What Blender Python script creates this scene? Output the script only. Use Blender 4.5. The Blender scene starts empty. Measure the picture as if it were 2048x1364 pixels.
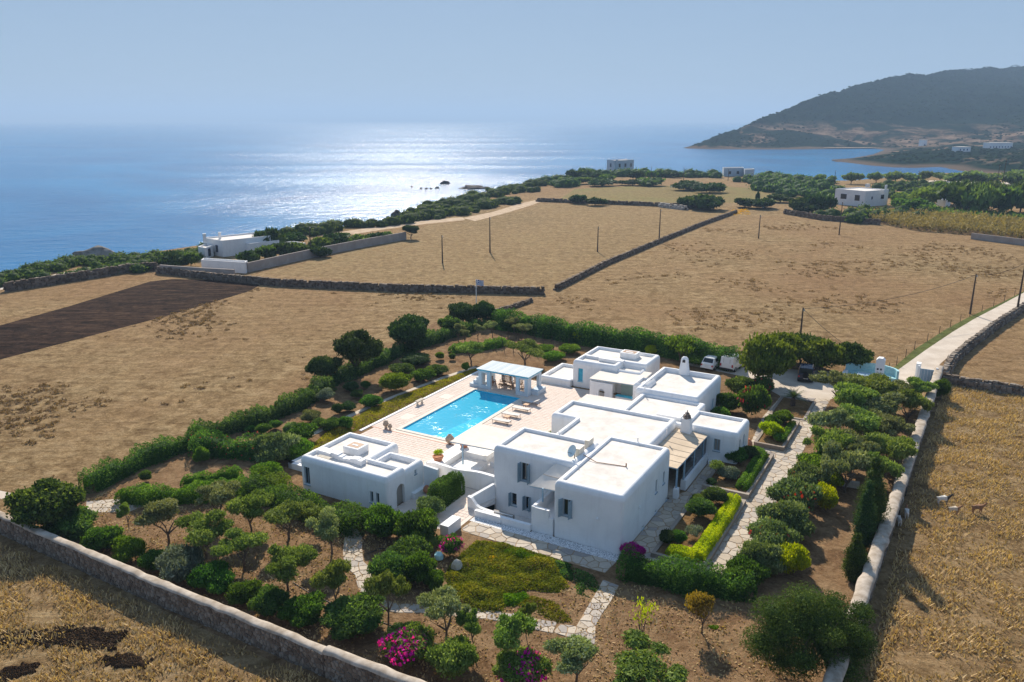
import bpy, math, random
import numpy as np
from mathutils import Vector, noise as mnoise

# ------------------------------------------------------------------ camera, world, sun, exposure
S = bpy.context.scene
COL = S.collection
rnd = random.Random(7)
FPX, CX, CY, HY, CAMH = 1593.0, 1024.0, 682.0, 240.0, 30.0     # focal length in photo pixels, horizon row, drone height
PITCH = math.atan((CY - HY) / FPX)
SEA = -6.0
cam = bpy.data.cameras.new('camera'); cam.lens = 28.0; cam.sensor_width = 36.0; cam.clip_end = 90000; cam.clip_start = 0.5
camo = bpy.data.objects.new('camera', cam); COL.objects.link(camo)
camo.location = (0, 0, CAMH); camo.rotation_euler = (math.pi/2 - PITCH, 0, 0)
S.camera = camo
SUN_AZ, SUN_EL = math.radians(-7.0), math.radians(35.0)
world = bpy.data.worlds.new('World'); S.world = world; world.use_nodes = True
wn = world.node_tree.nodes; wl = world.node_tree.links
bg = wn['Background']; sky = wn.new('ShaderNodeTexSky'); sky.sky_type = 'NISHITA'; sky.sun_disc = False
sky.sun_elevation = SUN_EL; sky.sun_rotation = SUN_AZ; sky.altitude = 0; sky.air_density = 1.0; sky.dust_density = 0.3; sky.ozone_density = 3.0
sg = wn.new('ShaderNodeGamma'); sg.inputs[1].default_value = 0.12; sh = wn.new('ShaderNodeHueSaturation'); sh.inputs['Saturation'].default_value = 2.4
wl.new(sky.outputs[0], sg.inputs[0]); wl.new(sg.outputs[0], sh.inputs['Color']); wt = wn.new('ShaderNodeMix'); wt.data_type = 'RGBA'; wt.blend_type = 'MULTIPLY'; wt.inputs[0].default_value = 1.0; wt.inputs[7].default_value = (.68, .86, 1.11, 1)
wl.new(sh.outputs[0], wt.inputs[6]); wl.new(wt.outputs[2], bg.inputs[0]); bg.inputs[1].default_value = 0.225
sun = bpy.data.lights.new('sun', 'SUN'); sun.energy = 3.9; sun.angle = math.radians(0.53); sun.color = (1.0, 0.90, 0.76)
suno = bpy.data.objects.new('sun', sun); COL.objects.link(suno)
sd = Vector((math.sin(SUN_AZ)*math.cos(SUN_EL), math.cos(SUN_AZ)*math.cos(SUN_EL), math.sin(SUN_EL)))
suno.rotation_euler = sd.to_track_quat('Z', 'Y').to_euler(); suno.location = (0, 0, 120)
vs = S.view_settings; vs.view_transform = 'Standard'; vs.look = 'None'; vs.exposure = 1.0; vs.gamma = 1.0
cy = S.cycles
cy.use_denoising = True; cy.max_bounces = 6; cy.diffuse_bounces = 3; cy.glossy_bounces = 2; cy.transmission_bounces = 4
cy.transparent_max_bounces = 8; cy.volume_bounces = 0; cy.sample_clamp_indirect = 4.0; cy.sample_clamp_direct = 12.0
cy.caustics_reflective = False; cy.caustics_refractive = False

# ------------------------------------------------------------------ measuring: photo pixel -> point at height z
def at(px, py, z=0.0):
    u = (px - CX)/FPX; v = -(py - CY)/FPX
    d = (u, math.cos(PITCH) + v*math.sin(PITCH), -math.sin(PITCH) + v*math.cos(PITCH))
    t = (z - CAMH)/d[2]
    return Vector((d[0]*t, d[1]*t, z))
def hgt(px, py, top):          # height of something standing at (px,py) whose top shows at row `top`
    p = at(px, py); lo, hi = 0.0, 60.0
    for _ in range(40):
        m = (lo+hi)/2; dz = m - CAMH
        f = p.y*math.cos(PITCH) - dz*math.sin(PITCH); v = p.y*math.sin(PITCH) + dz*math.cos(PITCH)
        if CY - FPX*v/f > top: lo = m
        else: hi = m
    return lo
def wid(px, py, w):            # metres that w photo pixels span at ground point (px,py)
    p = at(px, py); return w*(p.y*math.cos(PITCH) + CAMH*math.sin(PITCH))/FPX
ALPHA = math.radians(29.5)     # the villa's axes: x = b (right), y = a (away)
VO = at(803, 858)
def W(b, a, z=0.0):
    return Vector((VO.x + math.cos(ALPHA)*b + math.sin(ALPHA)*a, VO.y - math.sin(ALPHA)*b + math.cos(ALPHA)*a, z))
def ab(px, py, z=0.0):
    p = at(px, py, z) - VO
    return (p.x*math.cos(ALPHA) - p.y*math.sin(ALPHA), p.x*math.sin(ALPHA) + p.y*math.cos(ALPHA))   # (b, a)

# ------------------------------------------------------------------ object helpers
def tag(o, label=None, cat=None, group=None, kind=None):
    if label: o['label'] = label
    if cat: o['category'] = cat
    if group: o['group'] = group
    if kind: o['kind'] = kind
    return o
def empty(name, loc=(0,0,0), rz=0.0, label=None, cat=None, group=None):
    o = bpy.data.objects.new(name, None); COL.objects.link(o); o.empty_display_size = 0.2
    o.location = loc; o.rotation_euler = (0, 0, rz)
    return tag(o, label, cat, group)
def link(name, me, parent=None, loc=(0,0,0), rz=0.0, scale=None, label=None, cat=None, group=None, kind=None):
    o = bpy.data.objects.new(name, me); COL.objects.link(o)
    o.location = loc; o.rotation_euler = (0, 0, rz)
    if scale is not None: o.scale = scale if hasattr(scale, '__len__') else (scale,)*3
    if parent: o.parent = parent
    return tag(o, label, cat, group, kind)
class MB:
    def __init__(s): s.v = []; s.f = []; s.sm = []
    def add(s, vs, fs, smooth=False):
        n = len(s.v); s.v += [tuple(p) for p in vs]; s.f += [tuple(n+i for i in f) for f in fs]; s.sm += [smooth]*len(fs); return s
    def box(s, x, y, z, sx, sy, sz, rz=0.0, top=(1,1), base=None):
        # centre x,y; bottom z; sizes; optional top taper
        c, q = math.cos(rz), math.sin(rz); vs = []
        for k, (tx, ty) in enumerate(((1,1), top)):
            for dx, dy in ((-.5,-.5),(.5,-.5),(.5,.5),(-.5,.5)):
                X, Y = dx*sx*tx, dy*sy*ty; vs.append((x + X*c - Y*q, y + X*q + Y*c, z + k*sz))
        return s.add(vs, ((3,2,1,0),(4,5,6,7),(0,1,5,4),(1,2,6,5),(2,3,7,6),(3,0,4,7)))
    def rng(s, x0, x1, y0, y1, z0, z1): return s.box((x0+x1)/2, (y0+y1)/2, z0, x1-x0, y1-y0, z1-z0)
    def cyl(s, x, y, z, r0, r1, h, n=10, smooth=True):
        vs = [(x + r*math.cos(6.28318*i/n), y + r*math.sin(6.28318*i/n), zz) for r, zz in ((r0, z), (r1, z+h)) for i in range(n)]
        s.add(vs, [(i, (i+1) % n, n+(i+1) % n, n+i) for i in range(n)], smooth)
        return s.add(vs, [tuple(range(n-1, -1, -1)), tuple(range(n, 2*n))])
    def lathe(s, x, y, prof, n=14, smooth=True):
        vs = [(x + r*math.cos(6.28318*i/n), y + r*math.sin(6.28318*i/n), z) for r, z in prof for i in range(n)]
        fs = [(k*n+i, k*n+(i+1) % n, (k+1)*n+(i+1) % n, (k+1)*n+i) for k in range(len(prof)-1) for i in range(n)]
        s.add(vs, fs, smooth)
        if prof[-1][0] > .001: s.add(vs[-n:], [tuple(range(n))])
        if prof[0][0] > .001: s.add(vs[:n], [tuple(range(n-1, -1, -1))])
        return s
    def tube(s, pts, rad, n=6, smooth=True):
        pts = [Vector(p) for p in pts]; vs = []
        rs = rad if hasattr(rad, '__len__') else [rad]*len(pts)
        for i, p in enumerate(pts):
            d = (pts[min(i+1, len(pts)-1)] - pts[max(i-1, 0)]).normalized()
            u = d.cross(Vector((0,0,1)) if abs(d.z) < .95 else Vector((1,0,0))).normalized(); w = d.cross(u)
            vs += [tuple(p + (u*math.cos(6.28318*k/n) + w*math.sin(6.28318*k/n))*rs[i]) for k in range(n)]
        fs = [(i*n+k, i*n+(k+1) % n, (i+1)*n+(k+1) % n, (i+1)*n+k) for i in range(len(pts)-1) for k in range(n)]
        s.add(vs, fs, smooth); s.add(vs[:n], [tuple(range(n))]); s.add(vs[-n:], [tuple(range(n-1, -1, -1))])
        return s
    def prism(s, poly, z0, z1, smooth=False):
        n = len(poly); vs = [(p[0], p[1], z0) for p in poly] + [(p[0], p[1], z1) for p in poly]
        s.add(vs, [(i, (i+1) % n, n+(i+1) % n, n+i) for i in range(n)], smooth)
        return s.add(vs, [tuple(range(n-1, -1, -1)), tuple(range(n, 2*n))])
    def prof(s, poly, axis, c0, c1):
        # extrude a 2-D outline: axis 'x': poly in (y,z) from x=c0..c1 ; axis 'y': poly in (x,z)
        n = len(poly); f = (lambda c, p: (c, p[0], p[1])) if axis == 'x' else (lambda c, p: (p[0], c, p[1]))
        vs = [f(c0, p) for p in poly] + [f(c1, p) for p in poly]
        return s.add(vs, [(i, (i+1) % n, n+(i+1) % n, n+i) for i in range(n)] + [tuple(range(n-1, -1, -1)), tuple(range(n, 2*n))])
    def mesh(s, name, m):
        me = bpy.data.meshes.new(name); me.from_pydata(s.v, [], s.f)
        me.polygons.foreach_set('use_smooth', s.sm)
        me.materials.append(m); me.update(); return me
    def build(s, name, m, parent=None, **k):
        me = s.mesh(name, m)
        bm_fix(me)
        return link(name, me, parent, **k)
def bm_fix(me):
    import bmesh
    bm = bmesh.new(); bm.from_mesh(me); bmesh.ops.recalc_face_normals(bm, faces=bm.faces); bm.to_mesh(me); bm.free()
def npmesh(name, v, f, m, tint=None, smooth=False):
    # v (n,3), f (m,k) arrays
    me = bpy.data.meshes.new(name); v = np.asarray(v, np.float32); f = np.asarray(f, np.int32); k = f.shape[1]
    me.vertices.add(len(v)); me.vertices.foreach_set('co', v.ravel())
    me.loops.add(f.size); me.loops.foreach_set('vertex_index', f.ravel())
    me.polygons.add(len(f)); me.polygons.foreach_set('loop_start', np.arange(0, f.size, k, dtype=np.int32))
    if smooth: me.polygons.foreach_set('use_smooth', np.ones(len(f), bool))
    me.update(calc_edges=True)
    if tint is not None:
        a = me.attributes.new('tint', 'FLOAT', 'FACE'); a.data.foreach_set('value', np.asarray(tint, np.float32))
    me.materials.append(m); return me

# ------------------------------------------------------------------ materials
def nodes(name):
    m = bpy.data.materials.new(name); m.use_nodes = True; t = m.node_tree
    return m, t.nodes, t.links, t.nodes['Principled BSDF']
def ramp(n, stops):
    r = n.new('ShaderNodeValToRGB'); e = r.color_ramp.elements
    while len(e) < len(stops): e.new(0.5)
    for i, (p, c) in enumerate(stops): e[i].position = p; e[i].color = (*c, 1)
    return r
def noise(n, l, src, scale, detail=4, rough=.6, dist=0.0):
    t = n.new('ShaderNodeTexNoise'); t.inputs['Scale'].default_value = scale; t.inputs['Detail'].default_value = detail
    t.inputs['Roughness'].default_value = rough; t.inputs['Distortion'].default_value = dist
    l.new(src, t.inputs['Vector']); return t
def coords(n, l, kind='world'):
    if kind == 'world': return n.new('ShaderNodeNewGeometry').outputs['Position']
    return n.new('ShaderNodeTexCoord').outputs['Object']
def mixc(n, l, fac, a, b, mode='MIX'):
    x = n.new('ShaderNodeMix'); x.data_type = 'RGBA'; x.blend_type = mode
    for s, val in ((x.inputs[0], fac), (x.inputs[6], a), (x.inputs[7], b)):
        if hasattr(val, 'is_output'): l.new(val, s)
        elif isinstance(val, (int, float)): s.default_value = val
        else: s.default_value = (*val, 1)
    return x.outputs[2]
def bump(n, l, h, strength, dist, b):
    u = n.new('ShaderNodeBump'); u.inputs['Strength'].default_value = strength; u.inputs['Distance'].default_value = dist
    l.new(h, u.inputs['Height']); l.new(u.outputs[0], b.inputs['Normal']); return u
def simple(name, c1, c2=None, scale=3.0, rough=.7, bs=.0, bd=.02, kind='object', metal=0.0, detail=5, lo=.35, hi=.65, rnd_amt=0.0):
    m, n, l, b = nodes(name); b.inputs['Roughness'].default_value = rough; b.inputs['Metallic'].default_value = metal
    b.inputs['Specular IOR Level'].default_value = .3 if rough < .9 else .04
    co = coords(n, l, kind); t = noise(n, l, co, scale, detail)
    r = ramp(n, [(lo, c1), (hi, c2 or c1)]); l.new(t.outputs[0], r.inputs[0]); out = r.outputs[0]
    if rnd_amt:
        oi = n.new('ShaderNodeObjectInfo'); mr = n.new('ShaderNodeMapRange'); mr.inputs[3].default_value = 1-rnd_amt; mr.inputs[4].default_value = 1+rnd_amt
        l.new(oi.outputs['Random'], mr.inputs[0]); hs = n.new('ShaderNodeHueSaturation'); l.new(mr.outputs[0], hs.inputs['Value']); l.new(out, hs.inputs['Color']); out = hs.outputs[0]
    l.new(out, b.inputs['Base Color'])
    if bs: bump(n, l, t.outputs[0], bs, bd, b)
    return m
def leafmat(name, dark, mid, light, trans=.35, rough=.55, spec=.25, hue=.02):
    m, n, l, b = nodes(name)
    at_ = n.new('ShaderNodeAttribute'); at_.attribute_name = 'tint'
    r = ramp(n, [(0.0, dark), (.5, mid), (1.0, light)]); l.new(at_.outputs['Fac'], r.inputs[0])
    oi = n.new('ShaderNodeObjectInfo'); hs = n.new('ShaderNodeHueSaturation')
    mr = n.new('ShaderNodeMapRange'); mr.inputs[3].default_value = .5-hue; mr.inputs[4].default_value = .5+hue
    l.new(oi.outputs['Random'], mr.inputs[0]); l.new(mr.outputs[0], hs.inputs['Hue'])
    mv = n.new('ShaderNodeMapRange'); mv.inputs[3].default_value = .82; mv.inputs[4].default_value = 1.18
    l.new(oi.outputs['Random'], mv.inputs[0]); l.new(mv.outputs[0], hs.inputs['Value'])
    l.new(r.outputs[0], hs.inputs['Color']); l.new(hs.outputs[0], b.inputs['Base Color'])
    b.inputs['Roughness'].default_value = .7; b.inputs['Specular IOR Level'].default_value = spec*.25
    tr = n.new('ShaderNodeBsdfTranslucent'); mx = n.new('ShaderNodeMixShader'); mx.inputs[0].default_value = trans
    g = mixc(n, l, 1.0, hs.outputs[0], (1.5, 1.45, .55), 'MULTIPLY'); l.new(g, tr.inputs[0])
    l.new(b.outputs[0], mx.inputs[1]); l.new(tr.outputs[0], mx.inputs[2]); l.new(mx.outputs[0], n['Material Output'].inputs[0])
    return m
def fieldmat(name, cols, patch, patch_amt=.5, fine=5.0, bs=.6, streak=0.0, ang=.5):
    # cols = (dark, mid, light) straw colours; patch = colour of weedy patches; streak = strength of mowing lines
    m, n, l, b = nodes(name); b.inputs['Roughness'].default_value = .95; b.inputs['Specular IOR Level'].default_value = .03
    co = coords(n, l); big = noise(n, l, co, .022, 6, .62, .6); med = noise(n, l, co, .45, 7, .82, .5); fn = noise(n, l, co, fine, 6, .8, .3)
    a = n.new('ShaderNodeMath'); a.operation = 'MULTIPLY_ADD'; l.new(fn.outputs[0], a.inputs[0]); a.inputs[1].default_value = .45
    s2 = n.new('ShaderNodeMath'); s2.operation = 'MULTIPLY'; l.new(med.outputs[0], s2.inputs[0]); s2.inputs[1].default_value = .6; l.new(s2.outputs[0], a.inputs[2]); hgt_ = a.outputs[0]
    if streak:
        mp = n.new('ShaderNodeMapping'); mp.inputs['Rotation'].default_value = (0, 0, ang); mp.inputs['Scale'].default_value = (.09, .7, 1); l.new(co, mp.inputs[0]); sk = noise(n, l, mp.outputs[0], 1.0, 5, .65, 1.2)
        s3 = n.new('ShaderNodeMath'); s3.operation = 'MULTIPLY_ADD'; l.new(sk.outputs[0], s3.inputs[0]); s3.inputs[1].default_value = streak; l.new(a.outputs[0], s3.inputs[2]); s4 = n.new('ShaderNodeMath'); s4.operation = 'SUBTRACT'; l.new(s3.outputs[0], s4.inputs[0]); s4.inputs[1].default_value = streak*.5; hgt_ = s4.outputs[0]
    r = ramp(n, [(.38, cols[0]), (.52, cols[1]), (.66, cols[2])]); l.new(hgt_, r.inputs[0])
    pm = n.new('ShaderNodeMath'); pm.operation = 'MULTIPLY'; l.new(big.outputs[0], pm.inputs[0]); l.new(med.outputs[0], pm.inputs[1])
    pr = ramp(n, [(.23, (0,0,0)), (.36, (patch_amt,)*3)]); l.new(pm.outputs[0], pr.inputs[0])
    c = mixc(n, l, pr.outputs[0], r.outputs[0], patch); g2 = ramp(n, [(.30, (.80,.82,.78)), (.70, (1.12,1.08,1.04))]); l.new(big.outputs[0], g2.inputs[0])
    c = mixc(n, l, 1.0, c, g2.outputs[0], 'MULTIPLY'); mt = noise(n, l, co, .8, 4, .75, .8); g3 = ramp(n, [(.36, (.66,.63,.58)), (.52, (1,1,1)), (.66, (1.22,1.22,1.2))]); l.new(mt.outputs[0], g3.inputs[0])
    c = mixc(n, l, 1.0, c, g3.outputs[0], 'MULTIPLY'); l.new(c, b.inputs['Base Color'])
    bump(n, l, hgt_, bs, .4, b)
    return m
# ------------------------------------------------------------------ setting: ground, sea, far land, haze
STRAW = ((.125,.072,.033), (.285,.192,.10), (.46,.34,.20))
m_field = fieldmat('dry_field', STRAW, (.155,.088,.045), .6, 3.2, 1.0, .25, .5)
m_field2 = fieldmat('stubble_field', ((.145,.09,.043), (.27,.185,.096), (.41,.30,.17)), (.19,.15,.075), .6, 2.2, .9, .22, .15)
m_green = fieldmat('greenish_field', ((.14,.10,.04), (.23,.175,.08), (.34,.26,.12)), (.12,.15,.05), .8, 2.0)
m_plough = fieldmat('ploughed_soil', ((.012,.007,.005), (.034,.019,.013), (.075,.045,.03)), (.045,.026,.016), .6, 1.6, 1.0, .9, .62)
m_garden = fieldmat('garden_soil', ((.115,.066,.036), (.235,.145,.080), (.37,.25,.15)), (.14,.105,.055), .5, 4.5, .7)
m_gravelroad = simple('pale_gravel', (.46,.39,.32), (.60,.53,.45), .5, .95, .12, .04, 'world', detail=12, lo=.3, hi=.7)
m_dirt = simple('pale_dirt', (.36,.26,.17), (.55,.43,.31), .6, .95, .4, .1, 'world', detail=8)

def fill(poly, holes, z, m, name):
    import bmesh
    bm = bmesh.new()
    for lp in [poly] + list(holes):
        vv = [bm.verts.new((p[0], p[1], z)) for p in lp]
        for i in range(len(vv)): bm.edges.new((vv[i], vv[(i+1) % len(vv)]))
    bmesh.ops.triangle_fill(bm, edges=bm.edges[:], use_beauty=True, use_dissolve=False, normal=(0, 0, 1))
    for f in bm.faces:
        if f.normal.z < 0: f.normal_flip()
    me = bpy.data.meshes.new(name); bm.to_mesh(me); bm.free(); me.materials.append(m); return me
def sheet(name, poly, m, z=0.0, kind='structure', holes=(), **k):
    return link(name, fill(poly, holes, z, m, name), kind=kind, **k)
POOL = [W(b, a) for b, a in ((0,0), (6,0), (6,14), (0,14))]
PIT = [W(b, a) for b, a in ((15.98,-11.7), (21.15,-11.7), (21.15,-8.3), (15.98,-8.3))]
coast_px = [(-900,860),(-300,640),(0,553),(60,540),(130,521),(215,512),(240,514),(300,505),(400,490),(520,472),(600,470),(660,455),(760,446),(800,440),(850,424),
            (872,411),(930,401),(960,387),(1010,376),(1060,366),(1110,354),(1170,346),(1300,345),(1500,349),(1560,353),(1640,361),(1700,361),(1800,353),(1890,346),(1960,345),(2300,352),(3000,360)]
coast = [at(x, y) for x, y in coast_px]
land = [Vector((-900, -500, 0)), Vector((-900, coast[0].y, 0))] + coast + [Vector((2500, coast[-1].y, 0)), Vector((2500, -500, 0))]
# ground with a rocky skirt that falls to the sea floor
def build_ground():
    n = len(land); mb = MB()
    out = []
    for i, p in enumerate(land):
        a, c = land[i-1], land[(i+1) % n]; t = (c - a).normalized(); nrm = Vector((-t.y, t.x, 0))
        out.append(p + nrm*(9 + 5*rnd.random()) + Vector((0, 0, SEA - 2.5)))
    mb.add(land + out, [(i, (i+1) % n, n+(i+1) % n, n+i) for i in range(n)])
    mb.build('shore_bank', m_rockbank, kind='structure')
    sheet('ground', land, m_field, 0.0, holes=(POOL, PIT))
m_rockbank = simple('shore_rock', (.10,.075,.055), (.30,.22,.16), .4, .95, 1.0, 1.0, 'world', detail=8)
build_ground()

# sea
def seamat():
    m, n, l, b = nodes('sea_water'); co = coords(n, l)
    b.inputs['Base Color'].default_value = (.004, .075, .19, 1); b.inputs['Roughness'].default_value = .17; b.inputs['IOR'].default_value = 1.33
    mp = n.new('ShaderNodeMapping'); mp.inputs['Scale'].default_value = (.6, 1.0, 1.0); l.new(co, mp.inputs[0])
    w1 = noise(n, l, mp.outputs[0], .9, 4, .65); w2 = noise(n, l, mp.outputs[0], .16, 3, .6); w3 = noise(n, l, co, .006, 4, .55, 1.2)
    s = n.new('ShaderNodeMath'); s.operation = 'MULTIPLY_ADD'; l.new(w2.outputs[0], s.inputs[0]); s.inputs[1].default_value = 2.6; l.new(w1.outputs[0], s.inputs[2])
    # calm slicks: long streaks where the wind ripples are weaker
    mp2 = n.new('ShaderNodeMapping'); mp2.inputs['Scale'].default_value = (.0016, .012, 1); mp2.inputs['Rotation'].default_value = (0, 0, .12); l.new(co, mp2.inputs[0])
    sl = noise(n, l, mp2.outputs[0], 1.0, 3, .5, .6); sr = ramp(n, [(.36, (.58,)*3), (.62, (1,)*3)]); l.new(sl.outputs[0], sr.inputs[0])
    bu = bump(n, l, s.outputs[0], 1.0, .42, b); l.new(sr.outputs[0], bu.inputs['Strength'])
    cr = ramp(n, [(.35, (.002,.10,.27)), (.7, (.006,.18,.40))]); l.new(w3.outputs[0], cr.inputs[0]); l.new(cr.outputs[0], b.inputs['Base Color'])
    return m
m_sea = seamat()
sheet('sea', [(-40000,-20000), (40000,-20000), (40000,60000), (-40000,60000)], m_sea, SEA)
sheet('sea_bed', [(-41000,-21000), (41000,-21000), (41000,61000), (-41000,61000)], simple('sea_floor', (.02,.06,.08), rough=.9, kind='world'), SEA-4)

# far land: headland, beach and the big hill, as one heightfield
def polydist(P, poly, closed=True):
    best = np.full(len(P), 1e9); idx = np.zeros(len(P), int); tt = np.zeros(len(P)); n = len(poly)
    for i in range(n if closed else n-1):
        a = np.array(poly[i][:2]); c = np.array(poly[(i+1) % n][:2]); d = c - a
        t = np.clip(((P - a) @ d)/(d @ d + 1e-9), 0, 1); q = np.hypot(*(P - a - t[:, None]*d).T)
        k = q < best; best[k] = q[k]; idx[k] = i; tt[k] = t[k]
    return best, idx, tt
def inside(P, poly):
    r = np.zeros(len(P), bool); n = len(poly); x, y = P[:, 0], P[:, 1]
    for i in range(n):
        x0, y0 = poly[i][:2]; x1, y1 = poly[(i+1) % n][:2]
        if y0 == y1: continue
        c = ((y0 > y) != (y1 > y)) & (x < (x1-x0)*(y-y0)/(y1-y0) + x0); r ^= c
    return r
shore_px = [(2500,385),(2200,372),(1990,352),(1905,339),(1880,334),(1830,336),(1790,335),(1740,331),(1700,326),(1668,323),(1662,319.5),(1700,317),(1745,309),(1768,300),
            (1750,297.3),(1700,297.7),(1640,298),(1600,299),(1500,299),(1420,298.5),(1372,297),(1366,295.5),(1400,290),(1413,284),(1422,278)]
shore = [at(x, y, SEA) for x, y in shore_px] + [Vector((420,1700,0)), Vector((1100,2700,0)), Vector((4000,3000,0)), Vector((4000,500,0))]
ridge1_px = [(1415,281),(1440,268),(1480,255),(1530,235),(1600,205),(1680,178),(1760,158),(1830,147),(1900,143),(1960,137),(2048,131),(2300,120)]
ridge2_px = [(1640,292),(1720,276),(1800,262),(1900,238),(1980,216),(2048,203),(2250,190)]
def ridge(pxs, d0, d1):
    out = []
    for x, y in pxs:
        f = d0 + (x - 1400)/648*(d1 - d0); u = (x-CX)/FPX; v = -(y-CY)/FPX
        d = (u, math.cos(PITCH)+v*math.sin(PITCH), -math.sin(PITCH)+v*math.cos(PITCH)); t = f/d[1]
        out.append((d[0]*t, f, CAMH + d[2]*t))
    return out
RD = [ridge(ridge1_px, 1100, 1800), ridge(ridge2_px, 1100, 1330)]
def farz(P):
    ds, _, _ = polydist(P, shore); ins = inside(P, shore)
    z = np.minimum(ds*.09, 7.0)
    for r, ex in zip(RD, (1.15, 1.5)):
        dr, i, t = polydist(P, r, False); h = np.array([p[2] for p in r]); H = h[i]*(1-t) + h[np.minimum(i+1, len(h)-1)]*t - SEA
        z = np.maximum(z, H*(ds/(ds+dr+1e-3))**ex)
    nz = np.array([mnoise.fractal((p[0]*.012, p[1]*.012, 3.1), 1.0, 2.1, 5) for p in P])
    z = z + nz*np.minimum(ds*.035, 6.0)
    return np.where(ins, SEA + .15 + z, SEA - np.minimum(ds*.2, 3.0) - .3)
def hillmat():
    m, n, l, b = nodes('hill_scrubland'); co = coords(n, l); b.inputs['Roughness'].default_value = 1.0; b.inputs['Specular IOR Level'].default_value = 0
    t = noise(n, l, co, .05, 7, .7); t2 = noise(n, l, co, .012, 4, .6, .8)
    r = ramp(n, [(.38, (.006,.016,.012)), (.60, (.012,.026,.016)), (.80, (.05,.05,.035))]); l.new(t.outputs[0], r.inputs[0])
    r2 = ramp(n, [(.42, (.06,.045,.03)), (.62, (.24,.17,.12))]); l.new(t.outputs[0], r2.inputs[0])
    sp = n.new('ShaderNodeSeparateXYZ'); l.new(co, sp.inputs[0])
    # old field terraces low on the slope: bare soil
    mz = n.new('ShaderNodeMapRange'); mz.inputs[1].default_value = 30; mz.inputs[2].default_value = 18; l.new(sp.outputs[2], mz.inputs[0])
    mm = n.new('ShaderNodeMath'); mm.operation = 'MULTIPLY'; l.new(mz.outputs[0], mm.inputs[0])
    r3 = ramp(n, [(.50, (0,0,0)), (.58, (1,1,1))]); l.new(t2.outputs[0], r3.inputs[0]); l.new(r3.outputs[0], mm.inputs[1])
    c = mixc(n, l, mm.outputs[0], r.outputs[0], r2.outputs[0])
    # bare rock rim at the waterline
    ms = n.new('ShaderNodeMapRange'); ms.inputs[1].default_value = -4.0; ms.inputs[2].default_value = -5.0; l.new(sp.outputs[2], ms.inputs[0])
    c = mixc(n, l, ms.outputs[0], c, (.11,.085,.065)); l.new(c, b.inputs['Base Color']); bump(n, l, t.outputs[0], .4, 5.0, b)
    return m
xs = np.concatenate([np.linspace(150, 900, 150), np.geomspace(910, 3000, 60)]); ys = np.concatenate([np.linspace(500, 1150, 120), np.geomspace(1160, 2600, 70)])
GX, GY = np.meshgrid(xs, ys); PP = np.stack([GX.ravel(), GY.ravel()], 1); ZZ = farz(PP)
nx = len(xs); ii = (np.arange(len(ys)-1)[:, None]*nx + np.arange(nx-1)[None]).ravel()
link('far_hill', npmesh('far_hill', np.column_stack([PP, ZZ]), np.stack([ii, ii+1, ii+1+nx, ii+nx], 1), hillmat(), smooth=True), kind='structure')
# beach at the head of the bay
m_beach = simple('beach_sand', (.50,.38,.27), (.62,.49,.36), .2, .95, kind='world')

# fields and soil sheets laid on the ground
def pxpoly(pts): return [at(x, y) for x, y in pts]
sheet('field_beyond_wall', pxpoly([(520,548),(1086,583),(1108,578),(1210,527),(1330,478),(1462,427),(1420,417),(1180,408),(1080,408),(1000,437),(860,448),(790,480)]), m_field2, .004)
sheet('coast_meadow', pxpoly([(1120,398),(1180,404),(1400,406),(1560,404),(1660,398),(1640,384),(1440,372),(1290,371),(1150,378)]), m_green, .004)
sheet('ploughed_field', pxpoly([(-40,662),(140,612),(300,563),(345,558),(430,560),(524,567),(500,582),(330,633),(150,680),(-60,735)]), m_plough, .006)
sheet('coast_track', pxpoly([(885,415),(940,399),(985,383),(1000,385),(965,399),(905,418)]), m_dirt, .006)
sheet('coast_track', pxpoly([(925,436),(985,424),(1040,407),(1085,397),(1090,401),(1055,413),(1005,428),(950,442)]), m_dirt, .006)
sheet('shore_path', pxpoly([(640,470),(760,452),(800,446),(860,440),(925,434),(930,440),(850,448),(760,460),(660,476)]), m_dirt, .004)
sheet('coast_lane', pxpoly([(0,576),(75,556),(180,534),(182,537),(82,562),(90,566),(30,574),(0,580)]), m_gravelroad, .006)
sheet('bay_promenade', pxpoly([(1840,361),(1930,360),(2000,364),(2100,370),(2100,378),(1990,371),(1840,366)]), m_gravelroad, .01)
sheet('slope_field', pxpoly([(1640,398),(1720,392),(1800,388),(1790,394),(1700,402)]), m_green, .008)
# ------------------------------------------------------------------ villa: builders
def plastermat(name, c1, c2, bs=.35):
    m, n, l, b = nodes(name); co = coords(n, l, 'object'); b.inputs['Roughness'].default_value = .85; b.inputs['Specular IOR Level'].default_value = .15
    t = noise(n, l, co, .7, 5, .65, .3); r = ramp(n, [(.35, c2), (.6, c1)]); l.new(t.outputs[0], r.inputs[0])
    t3 = noise(n, l, co, 14, 3, .6); c = mixc(n, l, .10, r.outputs[0], t3.outputs[0], 'MULTIPLY')
    mp = n.new('ShaderNodeMapping'); mp.inputs['Scale'].default_value = (2.2, 2.2, .22); l.new(co, mp.inputs[0]); t4 = noise(n, l, mp.outputs[0], 1.0, 5, .6); r4 = ramp(n, [(.30, (.93,.925,.915)), (.48, (1,1,1))]); l.new(t4.outputs[0], r4.inputs[0]); c = mixc(n, l, 1.0, c, r4.outputs[0], 'MULTIPLY'); l.new(c, b.inputs['Base Color'])
    t2 = noise(n, l, co, 5.0, 4, .6); bump(n, l, t2.outputs[0], bs, .04, b); return m
m_white = plastermat('whitewash', (.88,.88,.88), (.82,.82,.825))
m_roof = plastermat('cream_roof', (.77,.72,.67), (.62,.575,.53), .2)
m_canvas = plastermat('cream_canvas', (.76,.70,.63), (.70,.64,.57), .1)
m_canvas2 = plastermat('sand_canvas', (.62,.50,.37), (.54,.43,.31), .1)
m_seam = simple('canvas_seam', (.42,.33,.24))
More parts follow.
